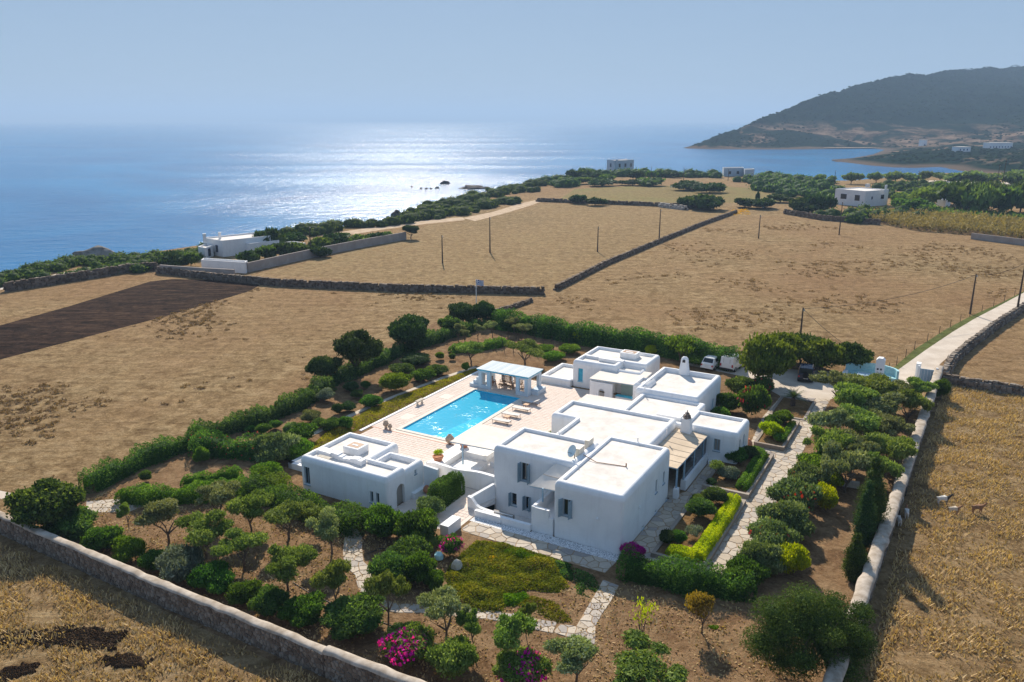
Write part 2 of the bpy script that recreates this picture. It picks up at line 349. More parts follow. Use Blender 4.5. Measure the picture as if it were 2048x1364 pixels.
m_blue = simple('pale_blue_paint', (.33,.46,.56), (.27,.40,.50), 6, .6)
m_turq = simple('turquoise_paint', (.05,.40,.58), (.09,.50,.66), 3, .6)
m_shut = simple('grey_blue_shutter', (.30,.40,.46), (.24,.33,.39), 5, .55)
m_glass = nodes('window_glass')[0]; _b = m_glass.node_tree.nodes['Principled BSDF']; _b.inputs['Base Color'].default_value = (.02,.025,.03,1); _b.inputs['Roughness'].default_value = .06
m_inside = simple('dim_interior', (.30,.27,.24))
m_wood = simple('brown_wood', (.16,.075,.035), (.28,.14,.065), 6, .6)
m_dark = simple('dark_metal', (.03,.03,.035), rough=.5)
m_terra = simple('terracotta', (.42,.16,.085), (.54,.24,.13), 5, .8)
m_stone = simple('pale_stone', (.46,.41,.34), (.60,.55,.47), 4, .9, .3, .02)
m_acbox = simple('beige_enamel', (.62,.58,.50), (.56,.52,.44), 3, .5)

def inset(poly, d):
    n = len(poly); out = []
    for i in range(n):
        p0, p1, p2 = poly[i-1], poly[i], poly[(i+1) % n]
        def nrm(a, b):
            L = math.hypot(b[0]-a[0], b[1]-a[1]); return (-(b[1]-a[1])/L, (b[0]-a[0])/L)
        n1, n2 = nrm(p0, p1), nrm(p1, p2); k = 1 + n1[0]*n2[0] + n1[1]*n2[1]
        out.append((p1[0] + d*(n1[0]+n2[0])/k, p1[1] + d*(n1[1]+n2[1])/k))
    return out
def rounded(poly, d, r, k=4):
    q = inset(poly, d) if d else poly; n = len(q); rings = []
    for i in range(n):
        p0, p1, p2 = q[i-1], q[i], q[(i+1) % n]
        u = Vector((p1[0]-p0[0], p1[1]-p0[1])).normalized(); v = Vector((p2[0]-p1[0], p2[1]-p1[1])).normalized()
        cross = u.x*v.y - u.y*v.x; rr = max(r-d, .03) if cross > 0 else .03 + d
        s = Vector(p1) - u*rr; e = Vector(p1) + v*rr; pts = []
        for j in range(k+1):
            t = j/k; pts.append(tuple(s*(1-t)**2 + Vector(p1)*2*t*(1-t) + e*t*t))
        rings.append(pts)
    return rings
def panel(mb, P, Q, z0, z1, holes, depth=.2):
    # wall face from P to Q (2-D), outward normal to the right of P->Q; holes = (s0,s1,h0,h1,arch)
    L = math.hypot(Q[0]-P[0], Q[1]-P[1]); ux, uy = (Q[0]-P[0])/L, (Q[1]-P[1])/L; nx_, ny_ = uy, -ux
    X = lambda s, z, d=0.0: (P[0]+ux*s - nx_*d, P[1]+uy*s - ny_*d, z)
    ss = sorted({0, L, *[h[0] for h in holes], *[h[1] for h in holes]}); zs = sorted({z0, z1, *[h[2] for h in holes], *[h[3] for h in holes]})
    for i in range(len(ss)-1):
        for j in range(len(zs)-1):
            sm, zm = (ss[i]+ss[i+1])/2, (zs[j]+zs[j+1])/2
            if any(h[0] < sm < h[1] and h[2] < zm < h[3] for h in holes): continue
            mb.add([X(ss[i], zs[j]), X(ss[i+1], zs[j]), X(ss[i+1], zs[j+1]), X(ss[i], zs[j+1])], [(0,1,2,3)])
    for h in holes:
        s0, s1, h0, h1 = h[:4]
        if len(h) > 4 and h[4]:      # arched head: spandrels inside the rectangle
            r = (s1-s0)/2; cx_ = (s0+s1)/2; zc = h1 - r; arc = [(cx_ - r*math.cos(math.pi*k/10), zc + r*math.sin(math.pi*k/10)) for k in range(11)]
            lf = [(s0, h1)] + arc[:6][::-1][0:0] + [(s0, zc)]
            mb.add([X(s0, h1)] + [X(*a) for a in arc[:6]], [tuple(range(7))]); mb.add([X(s1, h1)] + [X(*a) for a in arc[5:]], [tuple(range(7))])
            edge = [(s0, h0)] + arc + [(s1, h0)]
        else: edge = [(s0, h0), (s0, h1), (s1, h1), (s1, h0)]
        for k in range(len(edge)):
            a, c = edge[k], edge[(k+1) % len(edge)]
            mb.add([X(*a), X(*c), X(*c, depth), X(*a, depth)], [(0,1,2,3)])
    return X
def block(parent, poly, zt, zr, z0=0.0, wins=(), r=.32, roofmat=None, pw=.50, soft=.46):
    """a whitewashed cube with a soft rounded parapet; wins = dict(e, s, w, z0, z1, ...)"""
    rg = rounded(poly, 0, r); n = len(poly); mb = MB()
    for i in range(n):
        P, Q = rg[i][-1], rg[(i+1) % n][0]; off = math.hypot(P[0]-poly[i][0], P[1]-poly[i][1])
        hs = [(w['s']-w['w']/2-off, w['s']+w['w']/2-off, w['z0'], w['z1'], w.get('arch')) for w in wins if w['e'] == i]
        X = panel(mb, P, Q, z0, zt-soft, hs, .24)
        for w in wins:
            if w['e'] == i: window(parent, w, X, off)
        A = rg[i]
        for k in range(len(A)-1): mb.add([(*A[k], z0), (*A[k+1], z0), (*A[k+1], zt-soft), (*A[k], zt-soft)], [(0,1,2,3)], True)
    prof = [(0, zt-soft), (.03, zt-soft*.6), (.10, zt-soft*.28), (.20, zt-soft*.07), (.31, zt), (pw-.05, zt), (pw, zt-.04), (pw+.01, zr-.02)]
    rings = [[(*p, z) for c in rounded(poly, d, r) for p in c] for d, z in prof]; N = len(rings[0])
    vs = [p for q in rings for p in q]
    mb.add(vs, [(a*N+i, a*N+(i+1) % N, (a+1)*N+(i+1) % N, (a+1)*N+i) for a in range(len(prof)-1) for i in range(N)], True)
    mb.build('wall', m_white, parent)
    rp = MB(); rp.prism([p for c in rounded(poly, pw-.02, r) for p in c], zr-.2, zr); rp.build('roof', roofmat or m_roof, parent)
def window(parent, w, X, off):
    s0, s1 = w['s']-w['w']/2-off, w['s']+w['w']/2-off; h0, h1 = w['z0'], w['z1']; d = .14
    kind = w.get('kind', 'plain'); fw = .06; mfr = w.get('m', m_shut)
    if kind == 'door':
        g = MB(); g.add([X(s0, h0, .24), X(s1, h0, .24), X(s1, h1, .24), X(s0, h1, .24)], [(0,1,2,3)]); g.build('door_recess', w.get('pm', m_inside), parent); return
    f = MB()
    def bar(a0, a1, b0, b1, d0, d1):
        f.add([X(a0,b0,d0), X(a1,b0,d0), X(a1,b1,d0), X(a0,b1,d0), X(a0,b0,d1), X(a1,b0,d1), X(a1,b1,d1), X(a0,b1,d1)],
              ((0,1,2,3),(4,5,6,7),(0,1,5,4),(1,2,6,5),(2,3,7,6),(3,0,4,7)))
    bar(s0+.005, s0+fw, h0+.005, h1-.005, d, d+.05); bar(s1-fw, s1-.005, h0+.005, h1-.005, d, d+.05); bar(s0+fw, s1-fw, h1-fw, h1-.005, d, d+.05); bar(s0+fw, s1-fw, h0+.005, h0+fw, d, d+.05)
    if s1-s0 > .5: bar((s0+s1)/2-.025, (s0+s1)/2+.025, h0+fw, h1-fw, d+.002, d+.048)
    bar(s0-.06, s1+.06, h0-.07, h0-.003, -.07, .10)
    fr = f.build('window', mfr, parent)
    g = MB(); g.add([X(s0, h0, .185), X(s1, h0, .185), X(s1, h1, .185), X(s0, h1, .185)], [(0,1,2,3)]); g.build('pane', w.get('pm', m_glass), fr)
    for side, ang in w.get('shut', ()):       # leaves hinged at the jambs, swung outwards by ang degrees from closed
        lw = (s1-s0)/2 + .02; q = math.radians(ang); hx = s0 if side < 0 else s1; sg = 1 if side < 0 else -1
        mb = MB(); z_a, z_b = h0-.05, h1+.04
        def leaf(t0, t1, b0, b1, th):
            vs = []
            for tt in (th, -th):
                for t, z in ((t0,b0),(t1,b0),(t1,b1),(t0,b1)):
                    s = hx + sg*(t*math.cos(q) - tt*math.sin(q)); dd = -(t*math.sin(q) + tt*math.cos(q)) - .03; vs.append(X(s, z, dd))
            mb.add(vs, ((0,1,2,3),(4,5,6,7),(0,1,5,4),(1,2,6,5),(2,3,7,6),(3,0,4,7)))
        leaf(.0, lw, z_a, z_b, .015); leaf(.0, .07, z_a, z_b, .026); leaf(lw-.07, lw, z_a, z_b, .026)
        for zz in (z_a+.04, (z_a+z_b)/2, z_b-.06): leaf(.07, lw-.07, zz-.03, zz+.03, .025)
        mb.build('shutter', m_shut, fr)

villa = empty('villa', VO, -ALPHA, 'large whitewashed flat roofed villa with rounded parapets beside the swimming pool', 'house')
R4 = lambda b0, b1, a0, a1: [(b0,a0), (b1,a0), (b1,a1), (b0,a1)]
# front two-storey wing
block(villa, R4(22.92, 28.4, -11.7, -1.5), 4.55, 4.36, -.1, [
    dict(e=0, s=1.15, w=.74, z0=1.96, z1=3.3, shut=((-1,118),(1,75))),
    dict(e=1, s=6.98, w=.44, z0=1.9, z1=3.02), dict(e=1, s=8.72, w=.44, z0=1.95, z1=3.0),
    dict(e=1, s=4.28, w=.45, z0=.06, z1=.36, kind='plain'), dict(e=1, s=7.12, w=.45, z0=.06, z1=.34), dict(e=1, s=9.7, w=.45, z0=.06, z1=.32)])
# wing with the sunken terrace
block(villa, R4(15.75, 23.1, -8.4, -3.4), 4.62, 4.38, -1.05, [
    dict(e=0, s=3.02, w=.8, z0=2.15, z1=3.72, shut=((-1,100),(1,93))),
    dict(e=0, s=1.97, w=.5, z0=-.26, z1=.84, shut=((-1,110),)), dict(e=0, s=3.24, w=.5, z0=-.3, z1=.84, shut=((-1,105),(1,92)))])
# living room block and its neighbours
block(villa, [(17.75,-4.2), (26.1,-4.2), (26.1,7.35), (15.3,7.35), (15.3,2.9), (17.75,2.9)], 3.62, 3.36)
block(villa, R4(20.3, 26.95, 6.9, 13.6), 3.30, 3.06, soft=.2)
block(villa, R4(26.6, 31.75, 7.1, 11.4), 3.32, 3.08, wins=[dict(e=0, s=3.3, w=.58, z0=1.3, z1=2.45, pm=m_inside),
    dict(e=1, s=.75, w=.5, z0=1.45, z1=2.55), dict(e=1, s=2.2, w=.5, z0=1.35, z1=2.5)])
block(villa, R4(19.6, 26.2, 13.35, 21.9), 3.75, 3.28, wins=[dict(e=1, s=5.6, w=.62, z0=.6, z1=1.95, m=m_turq, pm=m_turq), dict(e=1, s=7.15, w=.62, z0=.45, z1=1.95, m=m_turq, pm=m_turq)])
block(villa, R4(18.9, 20.6, 14.6, 17.2), 3.74, 3.5, r=.2, pw=.3)
MB().rng(23.9, 26.2, 7.75, 9.3, 3.06, 3.55).build('roof_step', m_white, villa)

# chimneys
def chimney_lantern(b, a, z, par):     # tapered stack with pots under a dark cowl
    c = MB(); c.box(b, a, z, .95, .85, 1.55, top=(.80,.80)); ch = c.build('chimney', m_white, par)
    p = MB()
    for i in range(6):
        q = 6.283*i/6; p.lathe(b+.27*math.cos(q), a+.27*math.sin(q), [(.10, z+1.53), (.12, z+1.62), (.07, z+1.75), (.075, z+1.85)], 8)
    p.lathe(b, a, [(.36, z+1.5), (.36, z+1.56), (.2, z+1.66), (.16, z+1.95), (.22, z+2.0), (.05, z+2.12), (.03, z+2.3)], 10)
    p.build('chimney_pots', simple('sooty_clay', (.10,.08,.07), (.42,.36,.31), 7, .9), ch)
chimney_lantern(27.2, 6.55, 2.6, villa)
c = MB(); prof_ = [(.62,0),(.55,.5),(.43,1.3),(.40,1.65),(.34,1.85),(.2,1.98),(.02,2.02)]
vs_ = []; nn = 14
for r_, z_ in prof_:
    for i in range(nn):
        q = 6.283*i/nn; vs_.append((22.2 + r_*1.0*math.copysign(abs(math.cos(q))**.7, math.cos(q)), 21.45 + r_*.72*math.copysign(abs(math.sin(q))**.7, math.sin(q)), 3.3+z_))
c.add(vs_, [(k*nn+i, k*nn+(i+1) % nn, (k+1)*nn+(i+1) % nn, (k+1)*nn+i) for k in range(len(prof_)-1) for i in range(nn)], True)
ch2 = c.build('chimney', m_white, villa)
MB().prof([(22.05, 4.72), (22.35, 4.72), (22.35, 4.95), (22.2, 5.05), (22.05, 4.95)], 'y', 21.08, 21.16).build('smoke_hole', m_dark, ch2)

# canvas canopies on pipe frames
def canopy(par, quad, mat_, posts=(), seams=0, name='canopy', th=.05):
    vs = [Vector(p) for p in quad]; dn = Vector((0, 0, -th)); mb = MB(); N = 8; top = []
    for i in range(N+1):
        for j in range(N+1):
            u, v = i/N, j/N; p = vs[0]*(1-u)*(1-v) + vs[1]*u*(1-v) + vs[2]*u*v + vs[3]*(1-u)*v
            p = p - Vector((0,0,.05*math.sin(math.pi*u)*math.sin(math.pi*v))); top.append(p)
    n2 = (N+1)**2
    mb.add(top + [p+dn for p in top], [(i*(N+1)+j, (i+1)*(N+1)+j, (i+1)*(N+1)+j+1, i*(N+1)+j+1) for i in range(N) for j in range(N)], True)
    mb.add([p+dn for p in top], [(i*(N+1)+j, i*(N+1)+j+1, (i+1)*(N+1)+j+1, (i+1)*(N+1)+j) for i in range(N) for j in range(N)], True)
    rim = [i*(N+1) for i in range(N+1)] + [N*(N+1)+j for j in range(1, N+1)] + [i*(N+1)+N for i in range(N-1, -1, -1)] + [j for j in range(N-1, 0, -1)]
    mb.add([top[i] for i in rim] + [top[i]+dn for i in rim], [(i, (i+1) % len(rim), len(rim)+(i+1) % len(rim), len(rim)+i) for i in range(len(rim))])
    o = mb.build(name, mat_, par)
    e = MB()
    for i in range(4): e.tube([vs[i]+dn*1.5, vs[(i+1) % 4]+dn*1.5], .03, 6)
    e.build('frame', m_blue, o)
    for k in range(seams):
        t = (k+1)/(seams+1); p, q = vs[0].lerp(vs[3], t), vs[1].lerp(vs[2], t); sm = MB()
        L = 8; pts = [p.lerp(q, i/L) - Vector((0,0,.05*math.sin(math.pi*i/L)*math.sin(math.pi*t) - .012)) for i in range(L+1)]
        sm.tube(pts, .018, 5); sm.build('seam', m_seam, o)
    for (x, y, z0, z1) in posts: MB().box(x, y, z0, .11, .11, z1-z0).build('post', m_blue, par)
    return o
canopy(villa, [(9.95,-6.0,2.9), (15.8,-5.6,2.9), (15.8,-1.3,2.9), (10.25,-1.15,2.9)], m_canvas, [(11.2,-6.9+1.0,.95,2.82)])
canopy(villa, [(20.3,-10.5,3.02), (22.95,-10.25,3.05), (22.95,-8.45,4.2), (21.5,-8.45,4.35)], m_canvas, [(21.4,-10.45,1.9,3.05)], 1)
canopy(villa, [(26.15,-1.3,2.92), (28.95,-1.3,2.72), (29.1,7.0,2.72), (26.15,7.0,2.92)], m_canvas2, [], 6)
canopy(villa, [(14.9,7.4,2.55), (20.2,7.4,2.55), (20.0,12.7,2.5), (14.75,12.4,2.5)], m_canvas, [(15.1,12.2,0,2.45)], 0)
# veranda: plinth, posts and glazed panels
v = MB(); v.rng(28.75, 29.2, .55, 7.05, 0, .95); v.build('veranda_plinth', m_white, villa)
for a_ in (.62, 3.3, 6.0): MB().box(28.97, a_, .95, .13, .13, 1.72).build('post', m_blue, villa)
MB().box(28.9, -1.1, 0, .13, .13, 2.65).build('post', m_blue, villa)
MB().rng(28.72, 29.1, -1.35, -.85, 0, .9).build('plinth_block', m_white, villa)
for a0, a1 in ((.72, 3.2), (3.4, 5.9), (6.1, 7.0)):
    g = MB(); g.rng(28.955, 28.985, a0, a1, .95, 2.6); g.build('glazed_panel', m_glass, villa)
MB().rng(26.2, 28.7, -1.4, 7.0, .02, .06).build('veranda_floor', m_stone, villa)
pl = MB(); pl.rng(29.3, 30.6, 6.75, 7.08, 0, .35); pl.build('planter_trough', m_white, villa)

# terrace on the pool side: masonry benches, seats and the arched wall
mb = MB()
X = panel(mb, (8.7,-7.9), (15.75,-7.9), 0, 1.35, [(1.12, 1.75, 0.1, 1.15, True)], .32); panel(mb, (15.75,-7.58), (8.7,-7.58), 0, 1.35, [(5.3, 5.93, .1, 1.15, True)], .0)
nt = 15; base_ = [(8.7 + 7.05*i/nt, 1.35 + (.14*math.sin(i*.9) if i < 4 else .06*math.sin(i*.7)) + .28*(i/nt)) for i in range(nt+1)]
for i in range(nt):
    (x0, z0), (x1, z1) = base_[i], base_[i+1]
    mb.add([(x0,-7.9,1.35),(x1,-7.9,1.35),(x1,-7.9,z1),(x0,-7.9,z0),(x0,-7.58,1.35),(x1,-7.58,1.35),(x1,-7.58,z1),(x0,-7.58,z0)], ((0,1,2,3),(3,2,6,7),(7,6,5,4)))
mb.rng(8.66, 8.7, -7.9, -7.58, 0, 1.4)
mb.build('arched_garden_wall', m_white, villa)
t = MB(); t.rng(8.2, 9.6, -7.55, -1.6, 0, .95); t.rng(9.6, 15.7, -7.55, -6.75, 0, .97); t.rng(9.6, 12.1, -3.4, -1.6, 0, .93); t.build('masonry_bench', m_white, villa)
t = MB(); t.rng(12.1, 12.9, -6.1, -4.6, .0, .9); t.rng(12.9, 15.7, -4.2, -3.45, 0, .92); t.rng(9.65, 15.74, -6.74, -1.5, .004, .42); t.build('masonry_seat', m_white, villa)
# sunken terrace in front of the wing: floor, low walls, balcony block
MB().rng(15.9, 22.9, -11.75, -8.4, -1.2, -1.02).build('sunken_floor', m_roof, villa)
t = MB(); t.rng(16.15, 21.1, -11.95, -11.62, -1.1, .52); t.build('terrace_wall', m_white, villa)
t = MB(); t.rng(21.1, 22.9, -11.72, -8.42, -1.1, 1.15); t.rng(21.1, 21.35, -11.72, -8.42, 1.15, 2.05); t.rng(21.35, 22.55, -11.72, -11.45, 1.15, 2.0); t.rng(22.55, 22.9, -11.72, -11.5, 1.15, 1.4); t.build('balcony', m_white, villa)
# stepped side wall, its top swooping down towards the path
cw = MB(); pts = [(14.85,-10.9,.95),(15.25,-11.0,.94),(15.55,-11.1,.72),(15.8,-11.15,.50),(16.1,-11.15,.36),(16.5,-11.15,.30),(16.9,-11.15,.28),(17.45,-11.15,.26)]
for i in range(len(pts)-1):
    (x0,y0,z0),(x1,y1,z1) = pts[i], pts[i+1]
    cw.add([(x0,y0,-1),(x1,y1,-1),(x1,y1,z1),(x0,y0,z0),(x0,y0+.3,-1),(x1,y1+.3,-1),(x1,y1+.3,z1),(x0,y0+.3,z0)], ((0,1,2,3),(4,5,6,7),(2,3,7,6),(0,3,7,4),(1,2,6,5)))
cw.build('swooping_wall', m_white, villa)
t = MB(); t.add([(14.9,-10.7,-.5),(15.75,-8.45,-.5),(15.75,-8.45,1.3),(14.9,-10.7,.9),(15.2,-10.75,-.5),(16.0,-8.5,-.5),(16.0,-8.5,1.3),(15.2,-10.75,.9)], ((0,1,2,3),(4,5,6,7),(2,3,7,6),(0,3,7,4),(1,2,6,5))); t.build('stair_wall', m_white, villa)
lt = MB()
for i in range(14):
    for k in range(3): lt.box(17.65 + i*.115 + (k % 2)*.057, -11.28, .22 + k*.11, .055, .05, .055, .785)
lt.rng(17.55, 19.25, -11.3, -11.26, .50, .55); lt.rng(17.55, 19.25, -11.3, -11.26, .14, .19)
lt.build('lattice_panel', m_white, villa)
MB().rng(17.5, 19.3, -11.22, -11.1, -1.0, .56).build('lattice_back', m_inside, villa)
# wall lamps, vents, roof spouts
for b_, a_, z_, ax in ((26.48,-11.75,2.35,0), (28.45,-8.53,2.3,1), (18.5,-12.0,.12,0), (12.6,-7.95,1.0,0)):
    l_ = MB()
    if ax == 0: l_.lathe(b_, a_, [(.11, z_), (.12, z_+.06), (.05, z_+.16), (.02, z_+.18)], 10)
    else: l_.lathe(b_, a_, [(.09, z_), (.11, z_+.06), (.04, z_+.2), (.02, z_+.22)], 10)
    l_.build('wall_lamp', m_white, villa)
for b_, a_ in ((19.3,-3.5), (25.6,-1.62), (26.4,3.4), (20.7,13.3)): MB().cyl(b_, a_, 3.5 if a_ > 0 else 4.3, .05, .05, .55, 8).build('vent_pipe', m_white, villa)
pipe = MB(); pipe.tube([(22.95,-6.5,4.62),(24.2,-6.9,4.42),(26.4,-6.5,4.40),(26.5,-6.45,4.40)], .03, 6); pipe.tube([(26.5,-6.45,4.36),(26.5,-6.45,4.66)], .05, 6); pipe.build('roof_pipe', m_wood, villa)
# roof machinery standing on the villa
for i, (b_, a_) in enumerate(((22.55,-6.35), (22.5,-4.45))):
    ac = empty('air_conditioner', W(b_, a_, 4.385), -ALPHA, ('beige air conditioner on the villa roof beside the satellite dish', 'beige air conditioner on the villa roof, farther of the two from the dish')[i], 'air conditioner', 'air conditioners on the villa roof')
    MB().box(0, 0, .08, .36, .95, .68).build('case', m_acbox, ac)
    f = MB(); f.lathe(0, 0, [(.24,0),(.24,.03),(.05,.04)], 14); fo = f.build('fan_grille', m_dark, ac); fo.rotation_euler = (0, -math.pi/2, 0); fo.location = (-.185, -.1, .42)
    l_ = MB(); l_.box(0, -.35, 0, .34, .07, .08); l_.build('foot', m_dark, ac); MB().box(0, .35, 0, .34, .07, .08).build('foot', m_dark, ac)
dish = empty('satellite_dish', W(22.5, -7.25, 4.385), -ALPHA, 'round pale satellite dish standing on the villa roof', 'satellite dish')
MB().tube([(0,0,0),(0,0,.55),(-.05,-.08,.7)], .035, 6).build('mast', m_dark, dish)
d_ = MB(); d_.lathe(0, 0, [(.001,0),(.2,.02),(.4,.08),(.5,.13),(.5,.15),(.4,.1),(.001,.02)], 20); do = d_.build('reflector', simple('pale_enamel', (.55,.68,.72), rough=.4), dish); do.location = (-.08,-.1,.72); do.rotation_euler = (math.radians(62), 0, math.radians(-35))
MB().tube([(-.08,-.1,.55),(-.35,-.55,.75)], .018, 5).build('feed_arm', m_dark, dish)

# ------------------------------------------------------------------ guest wing beyond the villa
guest = empty('guest_house', W(9.15, 20.7), -ALPHA, 'whitewashed flat roofed guest house with a turquoise shuttered slit window behind the villa', 'house')
def shiftp(poly, ox, oy): return [(x-ox, y-oy) for x, y in poly]
gp = lambda *p: shiftp(p, 9.15, 20.7)
block(guest, gp((9.15,20.7),(14.6,20.7),(14.6,22.9),(17.4,22.9),(17.4,27.7),(9.15,27.7)), 3.22, 2.92, wins=[dict(e=0, s=1.05, w=.6, z0=.75, z1=2.3, m=m_turq, pm=m_turq)])
block(guest, gp((14.3,21.0),(17.35,21.0),(17.35,23.1),(14.3,23.1)), 2.75, 2.55, soft=.2, pw=.3)
bx_ = lambda x0, x1, y0, y1, z0, z1, nm, m: MB().rng(x0-9.15, x1-9.15, y0-20.7, y1-20.7, z0, z1).build(nm, m, guest)
o = bx_(13.2, 15.2, 25.2, 26.6, 2.9, 3.55, 'skylight_kerb', m_white); q = MB().rng(13.4-9.15, 15.0-9.15, 25.4-20.7, 26.4-20.7, 3.50, 3.56).build('opening', m_wood, o)
s_ = MB(); s_.rng(13.75-9.15, 14.65-9.15, 25.62-20.7, 25.9-20.7, 3.555, 3.58); s_.build('glint_pane', m_white, o)
bx_(11.6, 14.6, 22.6, 23.3, 2.9, 3.3, 'roof_bench', m_white); bx_(9.7, 11.6, 23.0, 23.4, 2.9, 3.25, 'roof_bench', m_white)
canopy(guest, [(12.8-9.15,17.3-20.7,2.5), (18.3-9.15,17.6-20.7,2.5), (18.3-9.15,22.3-20.7,2.62), (12.85-9.15,22.25-20.7,2.62)], m_canvas, [])
mb = MB(); panel(mb, (12.95-9.15,17.3-20.7), (15.6-9.15,17.3-20.7), 0, 2.2, [(1.0, 1.72, .2, 1.5, True)], .3); panel(mb, (15.6-9.15,17.6-20.7), (12.95-9.15,17.6-20.7), 0, 2.2, [(.93, 1.65, .2, 1.5, True)], 0)
mb.rng(12.95-9.15, 15.6-9.15, 17.301-20.7, 17.599-20.7, 2.2, 2.24); mb.rng(12.9-9.15, 12.95-9.15, 17.3-20.7, 17.6-20.7, 0, 2.24); mb.build('arched_screen_wall', m_white, guest)
bx_(15.62, 19.4, 19.8, 20.0, 0, 2.4, 'kitchen_wall', simple('pale_aqua_paint', (.42,.56,.54))); bx_(15.9, 18.8, 17.5, 18.1, 0, .9, 'counter', m_white); bx_(15.85, 18.85, 17.45, 18.15, .9, .95, 'counter_top', m_turq)
block(guest, gp((5.1,20.2),(9.15,20.2),(9.15,26.2),(5.1,26.2)), .82, .48, r=.15, soft=.2, pw=.45)

# ------------------------------------------------------------------ cottage on the left
CO = (.9, -15.0)
cot = empty('pool_cottage', W(*CO), -ALPHA, 'small white flat roofed cottage with an arched door and roof skylight box', 'house')
cp = lambda *p: shiftp(p, *CO)
block(cot, cp((.9,-15),(10.0,-15),(10.0,-12.4),(6.5,-12.4),(6.5,-8.7),(.9,-8.7)), 3.05, 2.78, -.1, [
    dict(e=0, s=.7, w=.62, z0=.55, z1=2.15), dict(e=0, s=7.55, w=.32, z0=.62, z1=1.58), dict(e=0, s=8.15, w=.32, z0=.62, z1=1.58),
    dict(e=1, s=1.75, w=1.05, z0=-.05, z1=1.85, arch=True, kind='door')])
block(cot, cp((6.3,-12.7),(10.0,-12.7),(10.0,-9.9),(6.3,-9.9)), 2.75, 2.35, -.1, [dict(e=1, s=1.5, w=.26, z0=1.9, z1=2.3)])
cb = lambda x0, x1, y0, y1, z0, z1, nm, m, par=None: MB().rng(x0-CO[0], x1-CO[0], y0-CO[1], y1-CO[1], z0, z1).build(nm, m, par or cot)
sk = cb(3.3, 4.9, -12.3, -10.9, 2.76, 3.4, 'skylight_box', m_white); cb(3.5, 4.7, -12.1, -11.1, 3.35, 3.41, 'opening', m_wood, sk); cb(3.8, 4.4, -11.75, -11.55, 3.40, 3.43, 'louvre', m_white, sk)
wv = MB()
for i in range(9):
    x0 = 2.6 + i*.42; zz = 3.12 + .10*math.sin(i*1.1); wv.rng(x0-CO[0], x0+.42-CO[0], -13.6-CO[1]+.05*math.sin(i*1.3), -13.0-CO[1]+.05*math.sin(i*1.3), 2.76, zz)
wv.build('roof_hump', m_white, cot); cb(1.5, 2.5, -13.5, -12.7, 2.76, 3.1, 'roof_hump', m_white); cb(2.3, 3.6, -14.45, -14.05, 3.06, 3.09, 'roof_plate', m_stone)
w_ = MB(); w_.add([(10.0-.9,-10.1+15,0),(11.15-.9,-9.75+15,0),(11.15-.9,-9.75+15,1.95),(10.0-.9,-10.1+15,2.25),(10.0-.9,-9.85+15,0),(11.15-.9,-9.5+15,0),(11.15-.9,-9.5+15,1.95),(10.0-.9,-9.85+15,2.25)], ((0,1,2,3),(4,5,6,7),(2,3,7,6),(1,2,6,5))); w_.build('wing_wall', m_white, cot)
cb(9.99, 10.4, -11.9, -10.1, 0, .5, 'wall_bench', m_white)
w_ = MB(); w_.rng(-3.1-CO[0], .9-CO[0], -12.5-CO[1], -12.1-CO[1], 0, .55); w_.rng(-3.1-CO[0], -2.7-CO[0], -12.5-CO[1], -8.9-CO[1], 0, .55); w_.rng(-2.7-CO[0], .9-CO[0], -12.1-CO[1], -8.9-CO[1], 0, .18); w_.build('side_terrace', m_white, cot)
# ------------------------------------------------------------------ plot: soil, terraces, pool, paths
plot = pxpoly([(60,1042),(170,965),(290,910),(370,880),(500,835),(610,780),(640,745),(780,690),(880,640),(950,622),(1005,628),(1090,655),(1300,685),(1470,735),(1560,745),(1720,745)]) \
     + [W(45.2,45), W(43.5,-10), W(43.0,-33), W(5,-32.2), W(-13.5,-31.2)]
sheet('garden_soil', plot, m_garden, .006, holes=(POOL, PIT))

def stonemat(name, c1, c2, c3, amt=.25, rough=.85):
    m, n, l, b = nodes(name); b.inputs['Roughness'].default_value = rough; b.inputs['Specular IOR Level'].default_value = .2
    g = n.new('ShaderNodeNewGeometry'); oi = n.new('ShaderNodeObjectInfo'); a = n.new('ShaderNodeMath'); a.operation = 'ADD'
    l.new(g.outputs['Random Per Island'], a.inputs[0]); l.new(oi.outputs['Random'], a.inputs[1]); f = n.new('ShaderNodeMath'); f.operation = 'FRACT'; l.new(a.outputs[0], f.inputs[0])
    r = ramp(n, [(0, c1), (.5, c2), (1, c3)]); l.new(f.outputs[0], r.inputs[0])
    t = noise(n, l, g.outputs['Position'], 5, 5, .65); c = mixc(n, l, amt, r.outputs[0], t.outputs[0], 'MULTIPLY'); l.new(c, b.inputs['Base Color'])
    bump(n, l, t.outputs[0], .3, .03, b); return m
m_flag = stonemat('flagstone', (.50,.41,.31), (.66,.57,.46), (.40,.36,.33), .45)
m_tile = stonemat('pink_tile', (.72,.60,.52), (.755,.635,.555), (.685,.56,.475), .12)
m_mortar = simple('sandy_mortar', (.30,.20,.12), (.40,.28,.17), 3, .95, kind='world')
m_grout = simple('pale_grout', (.72,.64,.57), (.66,.57,.50), 3, .9, kind='world')
m_pebble = simple('white_pebbles', (.10,.11,.14), (.80,.80,.80), 16, .8, .8, .05, 'world', detail=2, lo=.36, hi=.52)

